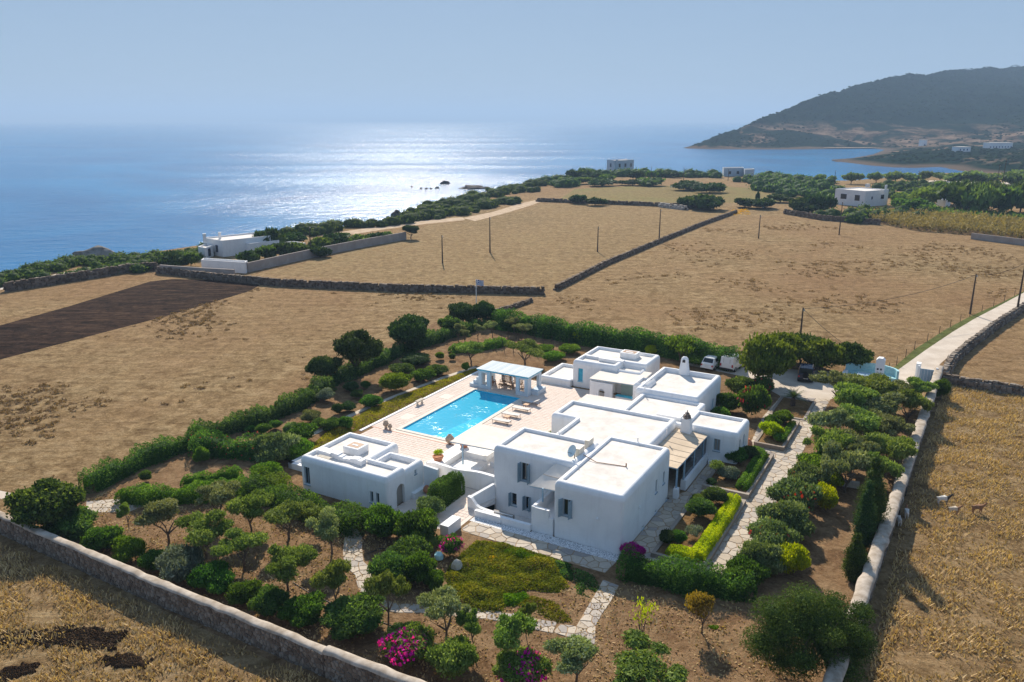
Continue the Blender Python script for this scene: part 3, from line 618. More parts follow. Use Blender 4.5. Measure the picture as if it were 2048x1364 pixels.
def clip(poly, px, py, nx_, ny_):       # keep the side where (p - P).n <= 0
    out = []; n = len(poly)
    for i in range(n):
        a, c = poly[i], poly[(i+1) % n]; da = (a[0]-px)*nx_ + (a[1]-py)*ny_; dc = (c[0]-px)*nx_ + (c[1]-py)*ny_
        if da <= 0: out.append(a)
        if (da < 0 < dc) or (dc < 0 < da): t = da/(da-dc); out.append((a[0]+(c[0]-a[0])*t, a[1]+(c[1]-a[1])*t))
    return out
def area(p): return sum(p[i-1][0]*p[i][1] - p[i][0]*p[i-1][1] for i in range(len(p)))/2
def cells(poly, size, seed, jit=.46):
    """irregular crazy-paving cells clipped to a polygon (world 2-D)"""
    R = random.Random(seed); xs_ = [p[0] for p in poly]; ys_ = [p[1] for p in poly]; g = {}
    i0, i1, j0, j1 = int(min(xs_)/size)-2, int(max(xs_)/size)+3, int(min(ys_)/size)-2, int(max(ys_)/size)+3
    for i in range(i0, i1):
        for j in range(j0, j1): g[i, j] = ((i + .5*(j % 2) + R.uniform(-jit, jit))*size, (j + R.uniform(-jit, jit))*size)
    out = []
    for (i, j), p in g.items():
        c = [(p[0]-size*1.6, p[1]-size*1.6), (p[0]+size*1.6, p[1]-size*1.6), (p[0]+size*1.6, p[1]+size*1.6), (p[0]-size*1.6, p[1]+size*1.6)]
        for di in (-2,-1,0,1,2):
            for dj in (-2,-1,0,1,2):
                q = g.get((i+di, j+dj))
                if q is None or (di == 0 and dj == 0): continue
                c = clip(c, (p[0]+q[0])/2, (p[1]+q[1])/2, q[0]-p[0], q[1]-p[1])
                if not c: break
            if not c: break
        if len(c) < 3: continue
        s_ = [(a[0], a[1]) for a in poly]; n = len(c)
        for k in range(n):
            a, d = c[k], c[(k+1) % n]; s_ = clip(s_, a[0], a[1], d[1]-a[1], a[0]-d[0])
            if len(s_) < 3: break
        if len(s_) < 3 or abs(area(s_)) < .12*size*size: continue
        out.append(s_)
    return out
def shrink(p, g):
    cx_ = sum(q[0] for q in p)/len(p); cy_ = sum(q[1] for q in p)/len(p); out = []
    for q in p:
        d = math.hypot(q[0]-cx_, q[1]-cy_); k = max(.3, 1 - g*1.25/max(d, .05)); out.append((cx_+(q[0]-cx_)*k, cy_+(q[1]-cy_)*k))
    return out
def pieces(par, polys, z0, name, m, limit=300, thick=(.02,.045), seed=1):
    """each piece an object of its own (largest in view first), what is past the limit joined as stuff"""
    R = random.Random(seed)
    def key(p): 
        cx_ = sum(q[0] for q in p)/len(p); cy_ = sum(q[1] for q in p)/len(p); return (cx_**2+cy_**2)/max(abs(area(p)), .02)
    polys = sorted(polys, key=key); rest = MB()
    for k, p in enumerate(polys):
        zt = z0 + R.uniform(*thick)
        if area(p) < 0: p = p[::-1]
        if k < limit:
            cx_ = sum(q[0] for q in p)/len(p); cy_ = sum(q[1] for q in p)/len(p); n = len(p); mb = MB()
            q = [(a[0]-cx_, a[1]-cy_) for a in p]; vs = [(*a, 0) for a in q] + [(*a, zt-z0-.006) for a in q] + [(a[0]*.94, a[1]*.94, zt-z0) for a in q]
            mb.add(vs, [(i, (i+1) % n, n+(i+1) % n, n+i) for i in range(n)] + [(n+i, n+(i+1) % n, 2*n+(i+1) % n, 2*n+i) for i in range(n)] + [tuple(range(2*n, 3*n))])
            link(name, mb.mesh(name, m), par, loc=(cx_, cy_, z0))
        else: rest.prism(p, z0, zt)
    if rest.v: link(name + 's', rest.mesh(name + 's', m), par, kind='stuff')
def ribbon(pts, w):
    L, R_ = [], []
    for i, p in enumerate(pts):
        a, c = pts[max(i-1, 0)], pts[min(i+1, len(pts)-1)]; t = (c - a).normalized(); nn_ = Vector((-t.y, t.x, 0)); ww = w[i] if hasattr(w, '__len__') else w
        L.append(p + nn_*ww/2); R_.append(p - nn_*ww/2)
    return L + R_[::-1]
def paved(name, poly, size, seed, z=.012, limit=300, skip=None, gap=.034):
    s_ = sheet(name, poly, m_mortar, z)
    cs = [shrink(c, gap) for c in cells([(p[0], p[1]) for p in poly], size, seed)]
    if skip: cs = [c for c in cs if not skip(c)]
    pieces(s_, cs, z+.001, 'flagstone', m_flag, limit, (.018, .04), seed)
    return s_
BEDS = [(30.3,34.2,-10.9,.7), (30.3,34.2,1.5,11.1), (31.9,34.7,13.0,20.9), (31.3,35.0,22.3,28.8)]
def vb(p):      # world -> villa frame
    dx, dy = p[0]-VO.x, p[1]-VO.y; return (dx*math.cos(ALPHA) - dy*math.sin(ALPHA), dx*math.sin(ALPHA) + dy*math.cos(ALPHA))
def in_beds(c):
    b_, a_ = vb((sum(q[0] for q in c)/len(c), sum(q[1] for q in c)/len(c)))
    if any(x0+.5 < b_ < x1-.5 and y0+.5 < a_ < y1-.5 for x0, x1, y0, y1 in BEDS): return True
    return b_ < 31.6 and 7.4 < a_ < 11.2
paved('stone_walkway', [W(28.45,-11.4), W(36.3,-11.4), W(36.25,30.5), W(31.2,29.2), W(30.9,21), W(31.6,12), W(31.8,7.05), W(29.3,7.0), W(29.3,.4), W(28.45,-1.2)], .78, 3, skip=in_beds)
sheet('pebble_strip', [W(16.2,-12.75), W(28.4,-12.75), W(28.4,-11.72), W(22.9,-11.74), W(21.2,-11.74), W(21.2,-11.97), W(16.2,-11.97)], m_pebble, .02)
paved('front_path', [W(16.4,-14.45), W(28.3,-14.45), W(28.45,-12.75), W(16.4,-12.75)], .8, 5, z=.014)
path_pts = [at(x, y) for x, y in ((655,1038),(690,1050),(707,1075),(705,1100),(708,1128),(728,1146),(731,1168),(740,1194),(762,1210),(797,1217),(842,1217),(900,1222),(960,1228),(1020,1236),(1066,1248),(1110,1256))]
paved('garden_path', ribbon(path_pts, [1.2,1.3,1.3,1.4,1.4,1.3,1.1,1.0,1.0,1.0,1.0,1.0,1.0,1.0,1.1,1.2]), .62, 7)
paved('corner_path', pxpoly([(1206,1160),(1238,1172),(1224,1200),(1205,1228),(1192,1252),(1190,1290),(1105,1266),(1120,1249),(1152,1253),(1168,1226),(1188,1192)]), .62, 9, z=.016)
paved('gate_path', pxpoly([(172,1003),(240,998),(290,1012),(252,1026),(172,1025)]), .8, 11)
paved('side_path', pxpoly([(484,985),(500,983),(498,1004),(484,1006)]), .6, 12)
sheet('outer_path', pxpoly([(-30,975),(40,990),(60,1004),(20,1002),(-30,990)]), m_gravelroad, .01)
sheet('parking_court', [W(31.2,29.0), W(36.25,30.6), W(37.5,35.0), W(45.2,40.9), W(45.6,46.6), W(41.5,44), W(29,39.5), W(24.0,37.5), W(18.5,39), W(18,35.5), W(26.5,34), W(30.2,30)], m_gravelroad, .012)
road_l = [at(x, y) for x, y in ((1772,757),(1800,737),(1850,701),(1905,664),(1950,637),(2000,611),(2048,585),(2120,556),(2300,500))]
road_r = [at(x, y) for x, y in ((1868,752),(1880,728),(1905,706),(1945,675),(1985,650),(2015,633),(2048,612),(2120,578),(2300,516))]
sheet('gravel_road', road_l + road_r[::-1], m_gravelroad, .008)
verge = [p + (p-q).normalized()*1.3 for p, q in zip(road_l, road_r)]
m_verge = fieldmat('green_verge', ((.06,.07,.02), (.12,.13,.045), (.20,.19,.08)), (.05,.09,.02), .7, 4)
sheet('grass_verge', road_l + verge[::-1], m_verge, .006)

# tiled terraces
def tiles(name, rects, holes, pitch, z, limit=300, seed=2):
    x0 = min(r[0] for r in rects); x1 = max(r[1] for r in rects); y0 = min(r[2] for r in rects); y1 = max(r[3] for r in rects); ps = []
    ne = empty('grout'); bpy.data.objects.remove(ne)
    i = 0
    nxn, nyn = int((x1-x0)/pitch), int((y1-y0)/pitch)
    for i in range(nxn):
        for j in range(nyn):
            bx, ay = x0 + (i+.5)*pitch, y0 + (j+.5)*pitch
            if not any(r[0] <= bx <= r[1] and r[2] <= ay <= r[3] for r in rects): continue
            if any(h[0]-.1 < bx < h[1]+.1 and h[2]-.1 < ay < h[3]+.1 for h in holes): continue
            h = pitch/2 - .022; ps.append([tuple(W(bx+sx*h, ay+sy*h)[:2]) for sx, sy in ((-1,-1),(1,-1),(1,1),(-1,1))])
    base = None
    for k, r in enumerate(rects):
        o = sheet(name if k == 0 else 'grout_bed', [W(r[0],r[2]), W(r[1],r[2]), W(r[1],r[3]), W(r[0],r[3])], m_grout, z)
        if k == 0: base = o
        else: o.parent = base; del o['kind']
    pieces(base, ps, z+.001, 'floor_tile', m_tile, limit, (.012,.018), seed)
    return base
tiles('pool_terrace', [(-3.1,-.5,-.9,20.3), (6.5,15.2,-1.3,20.2), (-.5,6.5,14.5,20.25), (15.2,20.3,7.5,17.0), (-2.6,8.1,-8.6,-.9)],
      [(-1.0,-.4,-3,-3), (13.9,20,-5,7.3), (10,16,-1.5,-1.1)], .42, .012)
tiles('entrance_patio', [(10.05,16.1,-15.0,-7.95), (8.2,10.1,-9.8,-8.0)], [(11.6,13.6,-12.6,-8.4), (14.7,17,-11.2,-8)], .42, .014)
for (b0, b1, a0, a1) in ((-.42,0,-.42,14.42), (6,6.42,-.42,14.42), (0,6,-.42,0), (0,6,14,14.42)):
    pass
m_coping = simple('pale_coping', (.70,.62,.54), (.62,.54,.46), 3, .8, kind='world')
cp_ = MB()
for b0, b1, a0, a1 in ((-.42,0,-.42,14.42), (6,6.42,-.42,14.42), (0,6,-.42,0), (0,6,14,14.42)):
    vs = [W(b0,a0,.0), W(b1,a0,.0), W(b1,a1,.0), W(b0,a1,.0)]; cp_.prism([(p.x, p.y) for p in vs], .004, .05)
pool = empty('swimming_pool', VO, -ALPHA, 'long rectangular turquoise swimming pool set in the pink tiled terrace', 'swimming pool')
sheet('pool_apron', [W(-.5,-.9), W(6.5,-.9), W(6.5,14.5), W(-.5,14.5)], m_coping, .010, holes=([W(-.0,-.0), W(6.0,0), W(6.0,14.0), W(0,14.0)],))
for b0, b1, a0, a1 in ((-.42,.0,-.42,14.42), (6,6.42,-.42,14.42), (0,6,-.42,0), (0,6,14,14.42)): MB().rng(b0, b1, a0, a1, -.03, .06).build('coping', m_coping, pool)
m_pooltile = simple('pool_lining', (.06,.72,.95), (.12,.80,.97), 2, .5, kind='object')
bs = MB(); bs.add([(0,0,-.02),(6,0,-.02),(6,14,-.02),(0,14,-.02),(0,0,-1.5),(6,0,-1.5),(6,14,-2.3),(0,14,-2.3)], ((0,1,5,4),(1,2,6,5),(2,3,7,6),(3,0,4,7),(4,5,6,7))); bs.build('basin', m_pooltile, pool)
def watermat():
    m, n, l, b = nodes('pool_water'); n.remove(b); co = coords(n, l, 'object')
    gl = n.new('ShaderNodeBsdfGlossy'); gl.inputs['Roughness'].default_value = .12; tr = n.new('ShaderNodeBsdfTransparent'); tr.inputs[0].default_value = (.35,.88,1.0,1)
    df = n.new('ShaderNodeBsdfDiffuse'); df.inputs[0].default_value = (.01,.60,.88,1)
    w1 = noise(n, l, co, 2.2, 4, .6, .4); w2 = noise(n, l, co, .35, 3, .6)
    pr = ramp(n, [(.42, (.1,.1,.1)), (.6, (1,1,1))]); l.new(w2.outputs[0], pr.inputs[0])
    bu = n.new('ShaderNodeBump'); bu.inputs['Distance'].default_value = .045; l.new(pr.outputs[0], bu.inputs['Strength']); l.new(w1.outputs[0], bu.inputs['Height']); l.new(bu.outputs[0], gl.inputs['Normal'])
    fr = n.new('ShaderNodeFresnel'); fr.inputs[0].default_value = 1.2; l.new(bu.outputs[0], fr.inputs[1])
    mx = n.new('ShaderNodeMixShader'); mx.inputs[0].default_value = .55; l.new(tr.outputs[0], mx.inputs[1]); l.new(df.outputs[0], mx.inputs[2])
    m2 = n.new('ShaderNodeMixShader'); l.new(fr.outputs[0], m2.inputs[0]); l.new(mx.outputs[0], m2.inputs[1]); l.new(gl.outputs[0], m2.inputs[2]); l.new(m2.outputs[0], n['Material Output'].inputs[0]); return m
MB().add([(0,0,-.1),(6,0,-.1),(6,14,-.1),(0,14,-.1)], [(0,1,2,3)]).build('water', watermat(), pool)
sheet('terrace_step', [W(-3.1,-1.04), W(7.6,-1.04), W(7.6,-.90), W(-3.1,-.90)], simple('terracotta_step', (.42,.15,.09), kind='world'), .03)
kb = MB(); kb.prism([tuple(W(b, a)[:2]) for b, a in ((-3.4,-2.5), (-3.1,-2.5), (-3.1,20.3), (-3.4,20.3))], 0, .09); kb.build('terrace_kerb', m_white, kind='structure')
for a_ in (2.3, 9.6): sheet('drain_cover', [W(-2.2,a_), W(-.9,a_), W(-.9,a_+1.5), W(-2.2,a_+1.5)], m_coping, .034)

# garden beds right of the villa: stone kerb and soil
m_bedsoil = fieldmat('bed_soil', ((.09,.05,.022), (.20,.12,.055), (.32,.21,.11)), (.12,.08,.03), .4, 6)
def bed(i, label, h):
    x0, x1, y0, y1 = BEDS[i]; t = empty('garden_bed', W(x0, y0), -ALPHA, label, 'garden bed', 'garden beds along the stone walkway'); w, d = x1-x0, y1-y0; k = .28
    for b0, b1, a0, a1 in ((0,w,0,k), (0,w,d-k,d), (0,k,k,d-k), (w-k,w,k,d-k)): MB().rng(b0, b1, a0, a1, 0, h).build('kerb', m_kerb, t)
    MB().rng(k, w-k, k, d-k, 0, h-.08).build('soil', m_bedsoil, t)
m_kerb = stonemat('kerb_stone', (.30,.24,.19), (.42,.36,.30), (.26,.22,.19), .4)
bed(0, 'stone edged bed with the longest yellow green hedge, nearest the villa front corner', .35)
bed(1, 'stone edged bed with dark round shrubs outside the glazed veranda', .45)
bed(2, 'narrow stone edged bed with pale kerb and red flowers beside the end room', .45)
bed(3, 'bare brown soil bed with a stone edge around the cycad palm', .14)

# ------------------------------------------------------------------ pavilion by the pool
pav = empty('poolside_pavilion', W(0, 14.7), -ALPHA, 'white and blue pergola pavilion with a slatted roof at the far end of the pool', 'pavilion')
m_pav = plastermat('pale_blue_whitewash', (.62,.70,.76), (.55,.64,.72))
def pier(x0, x1, y0, y1, win):     # wall pier with a tall opening
    mb = MB(); horizontal = (x1-x0) > (y1-y0)
    if horizontal:
        panel(mb, (x0,y0), (x1,y0), 0, 2.2, [win], .0); panel(mb, (x1,y1), (x0,y1), 0, 2.2, [((x1-x0)-win[1], (x1-x0)-win[0], *win[2:])], .0)
        a, b_ = x0+win[0], x0+win[1]
        for p, q in (((a,win[2]),(a,win[3])), ((b_,win[2]),(b_,win[3])), ((a,win[2]),(b_,win[2])), ((a,win[3]),(b_,win[3]))):
            mb.add([(p[0],y0,p[1]),(q[0],y0,q[1]),(q[0],y1,q[1]),(p[0],y1,p[1])], [(0,1,2,3)])
        for x in (x0, x1): mb.add([(x,y0,0),(x,y1,0),(x,y1,2.2),(x,y0,2.2)], [(0,1,2,3)])
    else:
        panel(mb, (x1,y0), (x1,y1), 0, 2.2, [win], .0); panel(mb, (x0,y1), (x0,y0), 0, 2.2, [((y1-y0)-win[1], (y1-y0)-win[0], *win[2:])], .0)
        a, b_ = y0+win[0], y0+win[1]
        for p, q in (((a,win[2]),(a,win[3])), ((b_,win[2]),(b_,win[3])), ((a,win[2]),(b_,win[2])), ((a,win[3]),(b_,win[3]))):
            mb.add([(x0,p[0],p[1]),(x0,q[0],q[1]),(x1,q[0],q[1]),(x1,p[0],p[1])], [(0,1,2,3)])
        for y in (y0, y1): mb.add([(x0,y,0),(x1,y,0),(x1,y,2.2),(x0,y,2.2)], [(0,1,2,3)])
    mb.build('pier', m_pav, pav)
pier(0, 1.6, 0, .32, (.42, 1.12, .45, 1.95)); pier(4.95, 6.5, 0, .32, (.42, 1.1, .45, 1.95))
pier(0, .32, .322, 3.3, (.7, 2.3, .45, 1.95)); pier(6.18, 6.5, .322, 3.3, (.5, 2.4, .45, 1.95))
MB().box(1.5, 3.15, 0, .32, .32, 2.2).build('column', m_pav, pav); MB().box(2.6, 3.15, 0, .3, .3, 2.2).build('column', m_pav, pav); MB().box(5.0, 3.15, 0, .32, .32, 2.2).build('column', m_pav, pav)
for nm, x0, x1, y0, y1 in (('beam',-.1,6.6,-.12,.06), ('beam',-.1,6.6,3.2,3.38), ('beam',-.1,.08,.062,3.198), ('beam',6.42,6.6,.062,3.198)): MB().rng(x0, x1, y0, y1, 2.203, 2.36).build(nm, m_turq, pav)
m_board = stonemat('weathered_white_board', (.58,.66,.70), (.70,.74,.76), (.50,.60,.66), .25)
for i in range(22): MB().box(-.02 + i*.313, 1.63, 2.363, .29, 3.62 + .06*rnd.random(), .03).build('roof_board', m_board, pav)
st = MB(); st.rng(-1.3,-.05,.1,1.3,0,.35); st.rng(-.9,-.05,.3,1.2,.35,.75); st.rng(-.5,-.05,.35,1.15,.75,1.15); st.build('stepped_bench', m_pav, pav)
MB().rng(6.52, 7.3, .9, 2.9, 0, .5).build('side_bench', m_pav, pav)

def wooden_chair(loc, rz, label, grp, w=.55):
    t = empty('garden_chair' if w < 1 else 'garden_bench', loc, rz, label, 'chair' if w < 1 else 'bench', grp)
    MB().box(0, 0, .40, w, .5, .05).build('seat', m_wood, t)
    for sx in (-1, 1):
        for sy in (-1, 1): MB().box(sx*(w/2-.03), sy*.22, 0, .05, .05, .40 if sy < 0 else .40).build('leg', m_wood, t)
        MB().box(sx*(w/2-.03), 0, .62, .05, .5, .04).build('arm', m_wood, t)
        MB().box(sx*(w/2-.03), -.22, .45, .05, .05, .17).build('arm_post', m_wood, t)
    b_ = MB(); b_.box(0, .27, .95, w, .04, .08)
    n = max(4, int(w/.13))
    for i in range(n): b_.box(-w/2 + (i+.5)*w/n, .27, .45, w/n*.55, .03, .5)
    b_.build('backrest', m_wood, t)
GR = 'wooden seats under the pavilion'
wooden_chair(W(2.2, 17.2), -ALPHA, 'wooden garden bench under the pavilion, left of the pair against the back', GR, 1.3)
wooden_chair(W(3.8, 17.2), -ALPHA, 'wooden garden bench under the pavilion, right of the pair against the back', GR, 1.3)
wooden_chair(W(.95, 16.4), -ALPHA+1.2, 'wooden armchair under the pavilion near its left pier', GR)
wooden_chair(W(5.2, 16.3), -ALPHA-1.3, 'wooden armchair under the pavilion near its right pier', GR)
tb = empty('wooden_table', W(2.9, 16.1), -ALPHA, 'low wooden table among the seats under the pavilion', 'table')
for i in range(6): MB().box(-.75 + i*.3, 0, .46, .27, .8, .04).build('slat', m_wood, tb)
for sx in (-1, 1):
    for sy in (-1, 1): MB().box(sx*.75, sy*.32, 0, .07, .07, .46).build('leg', m_wood, tb)

# loungers
m_sling = simple('grey_sling', (.62,.60,.57), (.54,.52,.50), 8, .8)
m_lframe = simple('bronze_frame', (.20,.13,.09), rough=.5)
def lounger(b_, a_, label, up):
    t = empty('sun_lounger', W(b_, a_), -ALPHA, label, 'sun lounger', 'sun loungers along the pool'); L, w = 1.95, .66
    for sy in (-1, 1):
        MB().tube([(-.05, sy*w/2, .32), (L, sy*w/2, .32)], .022, 6).build('side_rail', m_lframe, t)
        for x in (.05, L-.1): MB().tube([(x, sy*w/2, .32), (x, sy*w/2, 0)], .022, 6).build('leg', m_lframe, t)
        MB().tube([(L-.75, sy*w/2, .33), (L+.02, sy*w/2, .33+up)], .02, 6).build('back_rail', m_lframe, t)
    s_ = MB(); s_.rng(-.03, L-.75, -w/2+.02, w/2-.02, .325, .345); s_.build('seat_sling', m_sling, t)
    q = MB(); q.add([(L-.75,-w/2+.02,.345),(L+.02,-w/2+.02,.345+up),(L+.02,w/2-.02,.345+up),(L-.75,w/2-.02,.345),(L-.75,-w/2+.02,.325),(L+.02,-w/2+.02,.325+up),(L+.02,w/2-.02,.325+up),(L-.75,w/2-.02,.325)], ((0,1,2,3),(7,6,5,4),(0,1,5,4),(1,2,6,5),(2,3,7,6),(3,0,4,7))); q.build('back_sling', m_sling, t)
    MB().tube([(L-.35,-w/2,.33+up*.5),(L-.1,-w/2,0)], .016, 5).build('prop', m_lframe, t)
lounger(7.0, 6.4, 'grey sling sun lounger nearest the villa terrace awning', .06)
lounger(6.95, 8.45, 'grey sling sun lounger, second from the terrace awning', .07)
lounger(7.05, 10.5, 'grey sling sun lounger, third from the terrace awning', .06)
lounger(7.0, 12.75, 'grey sling sun lounger with raised back beside the pavilion', .38)
for b_, a_, lb in ((8.0, 7.4, 'small wooden side table between the two loungers nearest the villa'), (8.0, 11.6, 'small wooden side table between the two loungers nearest the pavilion')):
    t = empty('side_table', W(b_, a_), -ALPHA, lb, 'table', 'side tables between the loungers'); mm_ = simple('orange_wood', (.36,.17,.07), (.48,.25,.11), 5, .6) if 'm_ow' not in globals() else m_ow
    m_ow = mm_
    for i in range(4): MB().box(0, -.21 + i*.14, .38, .56, .125, .03).build('slat', m_ow, t)
    for sx in (-1, 1):
        for sy in (-1, 1): MB().box(sx*.22, sy*.22, 0, .05, .05, .38).build('leg', m_ow, t)
bn = empty('stone_bench', W(-2.65, 6.8), -ALPHA, 'white stone bench standing at the left edge of the pool terrace', 'bench')
MB().box(0, 0, .44, .45, 1.25, .09).build('seat', m_stone, bn)
for y in (-.42, .42): MB().lathe(0, y, [(.17,0),(.17,.06),(.09,.14),(.08,.28),(.15,.4),(.16,.44)], 10).build('pedestal', m_stone, bn)

def pot(b_, a_, z, prof, label, m, cat='pot', plant=False, name='garden_pot'):
    t = empty(name, W(b_, a_, z), 0, label, cat); MB().lathe(0, 0, prof, 16).build('vessel', m, t); return t
URN = [(.16,0),(.18,.05),(.09,.12),(.14,.2),(.30,.38),(.33,.5),(.26,.62),(.2,.68),(.27,.76),(.27,.79),(.2,.79),(.18,.72),(.02,.6)]
BALL = [(.14,0),(.2,.05),(.36,.2),(.44,.42),(.40,.62),(.26,.78),(.18,.84),(.2,.9),(.16,.92),(.12,.86),(.02,.8)]
BOWL = [(.26,0),(.30,.04),(.40,.26),(.44,.34),(.44,.40),(.38,.40),(.36,.34),(.02,.3)]
m_urn = simple('weathered_clay', (.33,.25,.19), (.48,.39,.31), 6, .9, .3, .02)
pot(-1.45, -.65, .03, [(r*.95, z*.95) for r, z in URN], 'larger of two weathered stone urns at the near left corner of the pool', m_urn, 'urn', name='stone_urn')
pot(-.85, -.75, .03, [(r*.7, z*.7) for r, z in URN], 'smaller of two weathered stone urns at the near left corner of the pool', m_urn, 'urn', name='stone_urn')
pot(6.35, -.75, .03, BALL, 'bulbous clay jar at the near right corner of the pool', m_urn, 'jar', name='clay_jar')
BOWLP = pot(8.85, -6.3, .95, [(r*1.15, z*1.15) for r, z in BOWL], 'round terracotta bowl with a flowering plant on the white terrace wall', m_terra)
pot(9.2, -2.6, .95, BOWL, 'terracotta bowl under the villa terrace awning', m_terra)
pot(10.55, -10.45, .02, [(r*.85, z*.7) for r, z in BALL], 'round terracotta pot in the corner of the entrance patio', m_terra)
pot(15.3, -8.9+.35, .02, [(r*1.0, z*.9) for r, z in BALL], 'dark blue glazed pot beside the villa wall behind the clipped hedge', simple('blue_glaze', (.06,.10,.14), rough=.3))
pot(31.55, 12.0, .02, [(r*1.1, z*1.15) for r, z in BALL], 'tall brown clay pot at the corner of the end room', m_terra)
pw_ = MB(); pw_.rng(0,.75,0,1.7,0,.85); link('gate_pier', pw_.mesh('gate_pier', m_white), None, W(15.45,-15.65), -ALPHA, label='low white wall pier where the front path meets the entrance patio', cat='wall')
# ------------------------------------------------------------------ vegetation library
ORD = ['first','second','third','fourth','fifth','sixth','seventh','eighth','ninth','tenth','eleventh','twelfth','thirteenth','fourteenth','fifteenth','sixteenth']
L_olive = leafmat('olive_leaf', (0.084,0.105,0.041), (0.191,0.225,0.094), (0.442,0.476,0.273), .25)
L_olive_g = leafmat('green_olive_leaf', (0.064,0.104,0.022), (0.145,0.213,0.045), (0.322,0.389,0.119), .3)
L_olean = leafmat('oleander_leaf', (0.020,0.054,0.010), (0.059,0.139,0.021), (0.180,0.315,0.062), .42, .45, .35)
L_grey = leafmat('grey_oleander_leaf', (0.053,0.087,0.031), (0.128,0.196,0.072), (0.363,0.448,0.245), .3, .45, .4)
L_lime = leafmat('lime_hedge_leaf', (.045,.098,.010), (.105,.19,.020), (.21,.31,.05), .4)
L_gold = leafmat('golden_hedge_leaf', (0.170,0.237,0.002), (0.405,0.456,0.002), (0.721,0.670,0.004), .35)
L_dark = leafmat('lentisk_leaf', (0.014,0.035,0.013), (0.041,0.079,0.022), (0.109,0.165,0.042), .2, .5)
L_juni = leafmat('juniper_leaf', (0.018,0.040,0.009), (0.064,0.104,0.020), (0.161,0.212,0.043), .2)
L_mastic = leafmat('mastic_leaf', (0.041,0.068,0.008), (0.112,0.151,0.017), (0.250,0.282,0.048), .3)
L_shrub = leafmat('shrub_leaf', (0.023,0.057,0.017), (0.069,0.126,0.031), (0.182,0.266,0.073), .42)
L_silver = leafmat('silver_shrub_leaf', (0.075,0.101,0.066), (0.165,0.208,0.141), (0.407,0.458,0.356), .2)
L_yel = leafmat('autumn_leaf', (.13,.10,.014), (.24,.18,.022), (.38,.29,.04), .35)
L_yg = leafmat('yellow_green_leaf', (0.138,0.206,0.002), (0.310,0.394,0.002), (0.594,0.610,0.002), .4)
L_mag = leafmat('bougainvillea_bract', (.30,.004,.20), (.55,.012,.38), (.74,.06,.54), .4, hue=.01)
L_red = leafmat('red_flower', (.30,.01,.015), (.5,.03,.03), (.6,.12,.14), .3, hue=.01)
L_succ = leafmat('succulent_leaf', (.065,.092,.010), (.17,.185,.014), (.34,.285,.024), .3)
L_succ2 = leafmat('green_succulent_leaf', (0.044,0.121,0.004), (0.104,0.239,0.007), (0.244,0.396,0.024), .3)
L_orange = leafmat('orange_succulent_leaf', (0.352,0.149,0.002), (0.637,0.333,0.002), (0.823,0.553,0.012), .3)
L_grass = leafmat('strip_grass', (0.131,0.151,0.007), (0.269,0.289,0.014), (0.456,0.430,0.053), .35)
L_reed = leafmat('dry_reed', (.13,.092,.035), (.23,.165,.07), (.34,.25,.12), .25)
L_straw = leafmat('dry_straw', (.25,.155,.062), (.50,.345,.165), (.72,.54,.30), .2, hue=0)
L_straw2 = leafmat('pale_straw', (.20,.13,.065), (.33,.225,.12), (.44,.32,.18), .1, hue=0)
L_weed = leafmat('brown_weed', (.19,.115,.06), (.27,.175,.095), (.36,.25,.14), .2, hue=0)
m_bark = simple('grey_bark', (.085,.062,.045), (.19,.15,.115), 9, .95, .6, .04)
m_barkd = simple('dark_bark', (.05,.035,.026), (.13,.10,.08), 8, .95, .6, .04)

def rot_leaves(R, C, N, L, Wd, tint, droop=0.0, up=0.0):
    n = len(C); d = R.normal(size=(n,3)); d += N*.35; d[:,2] += up - droop; d /= np.linalg.norm(d, axis=1)[:,None] + 1e-9
    s_ = np.cross(d, N + R.normal(size=(n,3))*.7); s_ /= np.linalg.norm(s_, axis=1)[:,None] + 1e-9
    nn_ = np.cross(d, s_); sc = R.uniform(.65, 1.35, n)[:,None]
    v = np.empty((n,4,3)); v[:,0] = C - d*L*.5*sc; v[:,2] = C + d*L*.5*sc; v[:,1] = C + s_*Wd*.5*sc + nn_*Wd*.18; v[:,3] = C - s_*Wd*.5*sc + nn_*Wd*.18
    return v.reshape(-1,3), np.arange(4*n).reshape(n,4), tint
def blob_leaves(R, blobs, n, L, Wd, shell=.35, tvar=.28, droop=0.0, up=0.0):
    B_ = np.array(blobs, float); wgt = (B_[:,3]*B_[:,4] + B_[:,3]*B_[:,5] + B_[:,4]*B_[:,5]); k = R.choice(len(B_), n, p=wgt/wgt.sum()); b = B_[k]
    u = R.normal(size=(n,3)); u /= np.linalg.norm(u, axis=1)[:,None]; r = 1 - shell*R.random(n)**1.6; r = np.where(R.random(n) < .13, 1 + .22*R.random(n), r)
    C = b[:,:3] + u*b[:,3:6]*r[:,None]; N = u/b[:,3:6]; N /= np.linalg.norm(N, axis=1)[:,None]
    bt = R.uniform(-.16, .16, len(B_))
    return rot_leaves(R, C, N, L, Wd, np.clip(.48 + bt[k] + R.normal(size=n)*tvar*.6, 0, 1), droop, up)
def core(b, sc=.72, nu=9, nv=6):
    cx_, cy_, cz_, rx, ry, rz = b; vs, fs = [], []
    for j in range(nv+1):
        th = math.pi*(.04 + .92*j/nv)
        for i in range(nu): q = 2*math.pi*i/nu; vs.append((cx_+rx*sc*math.sin(th)*math.cos(q), cy_+ry*sc*math.sin(th)*math.sin(q), cz_+rz*sc*math.cos(th)))
    for j in range(nv):
        for i in range(nu): fs.append((j*nu+i, j*nu+(i+1) % nu, (j+1)*nu+(i+1) % nu, (j+1)*nu+i))
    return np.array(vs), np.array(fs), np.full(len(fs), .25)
def join(parts):
    V, F, T = [], [], []; o = 0
    for v, f, t in parts: V.append(v); F.append(f+o); T.append(t); o += len(v)
    return np.concatenate(V), np.concatenate(F), np.concatenate(T)
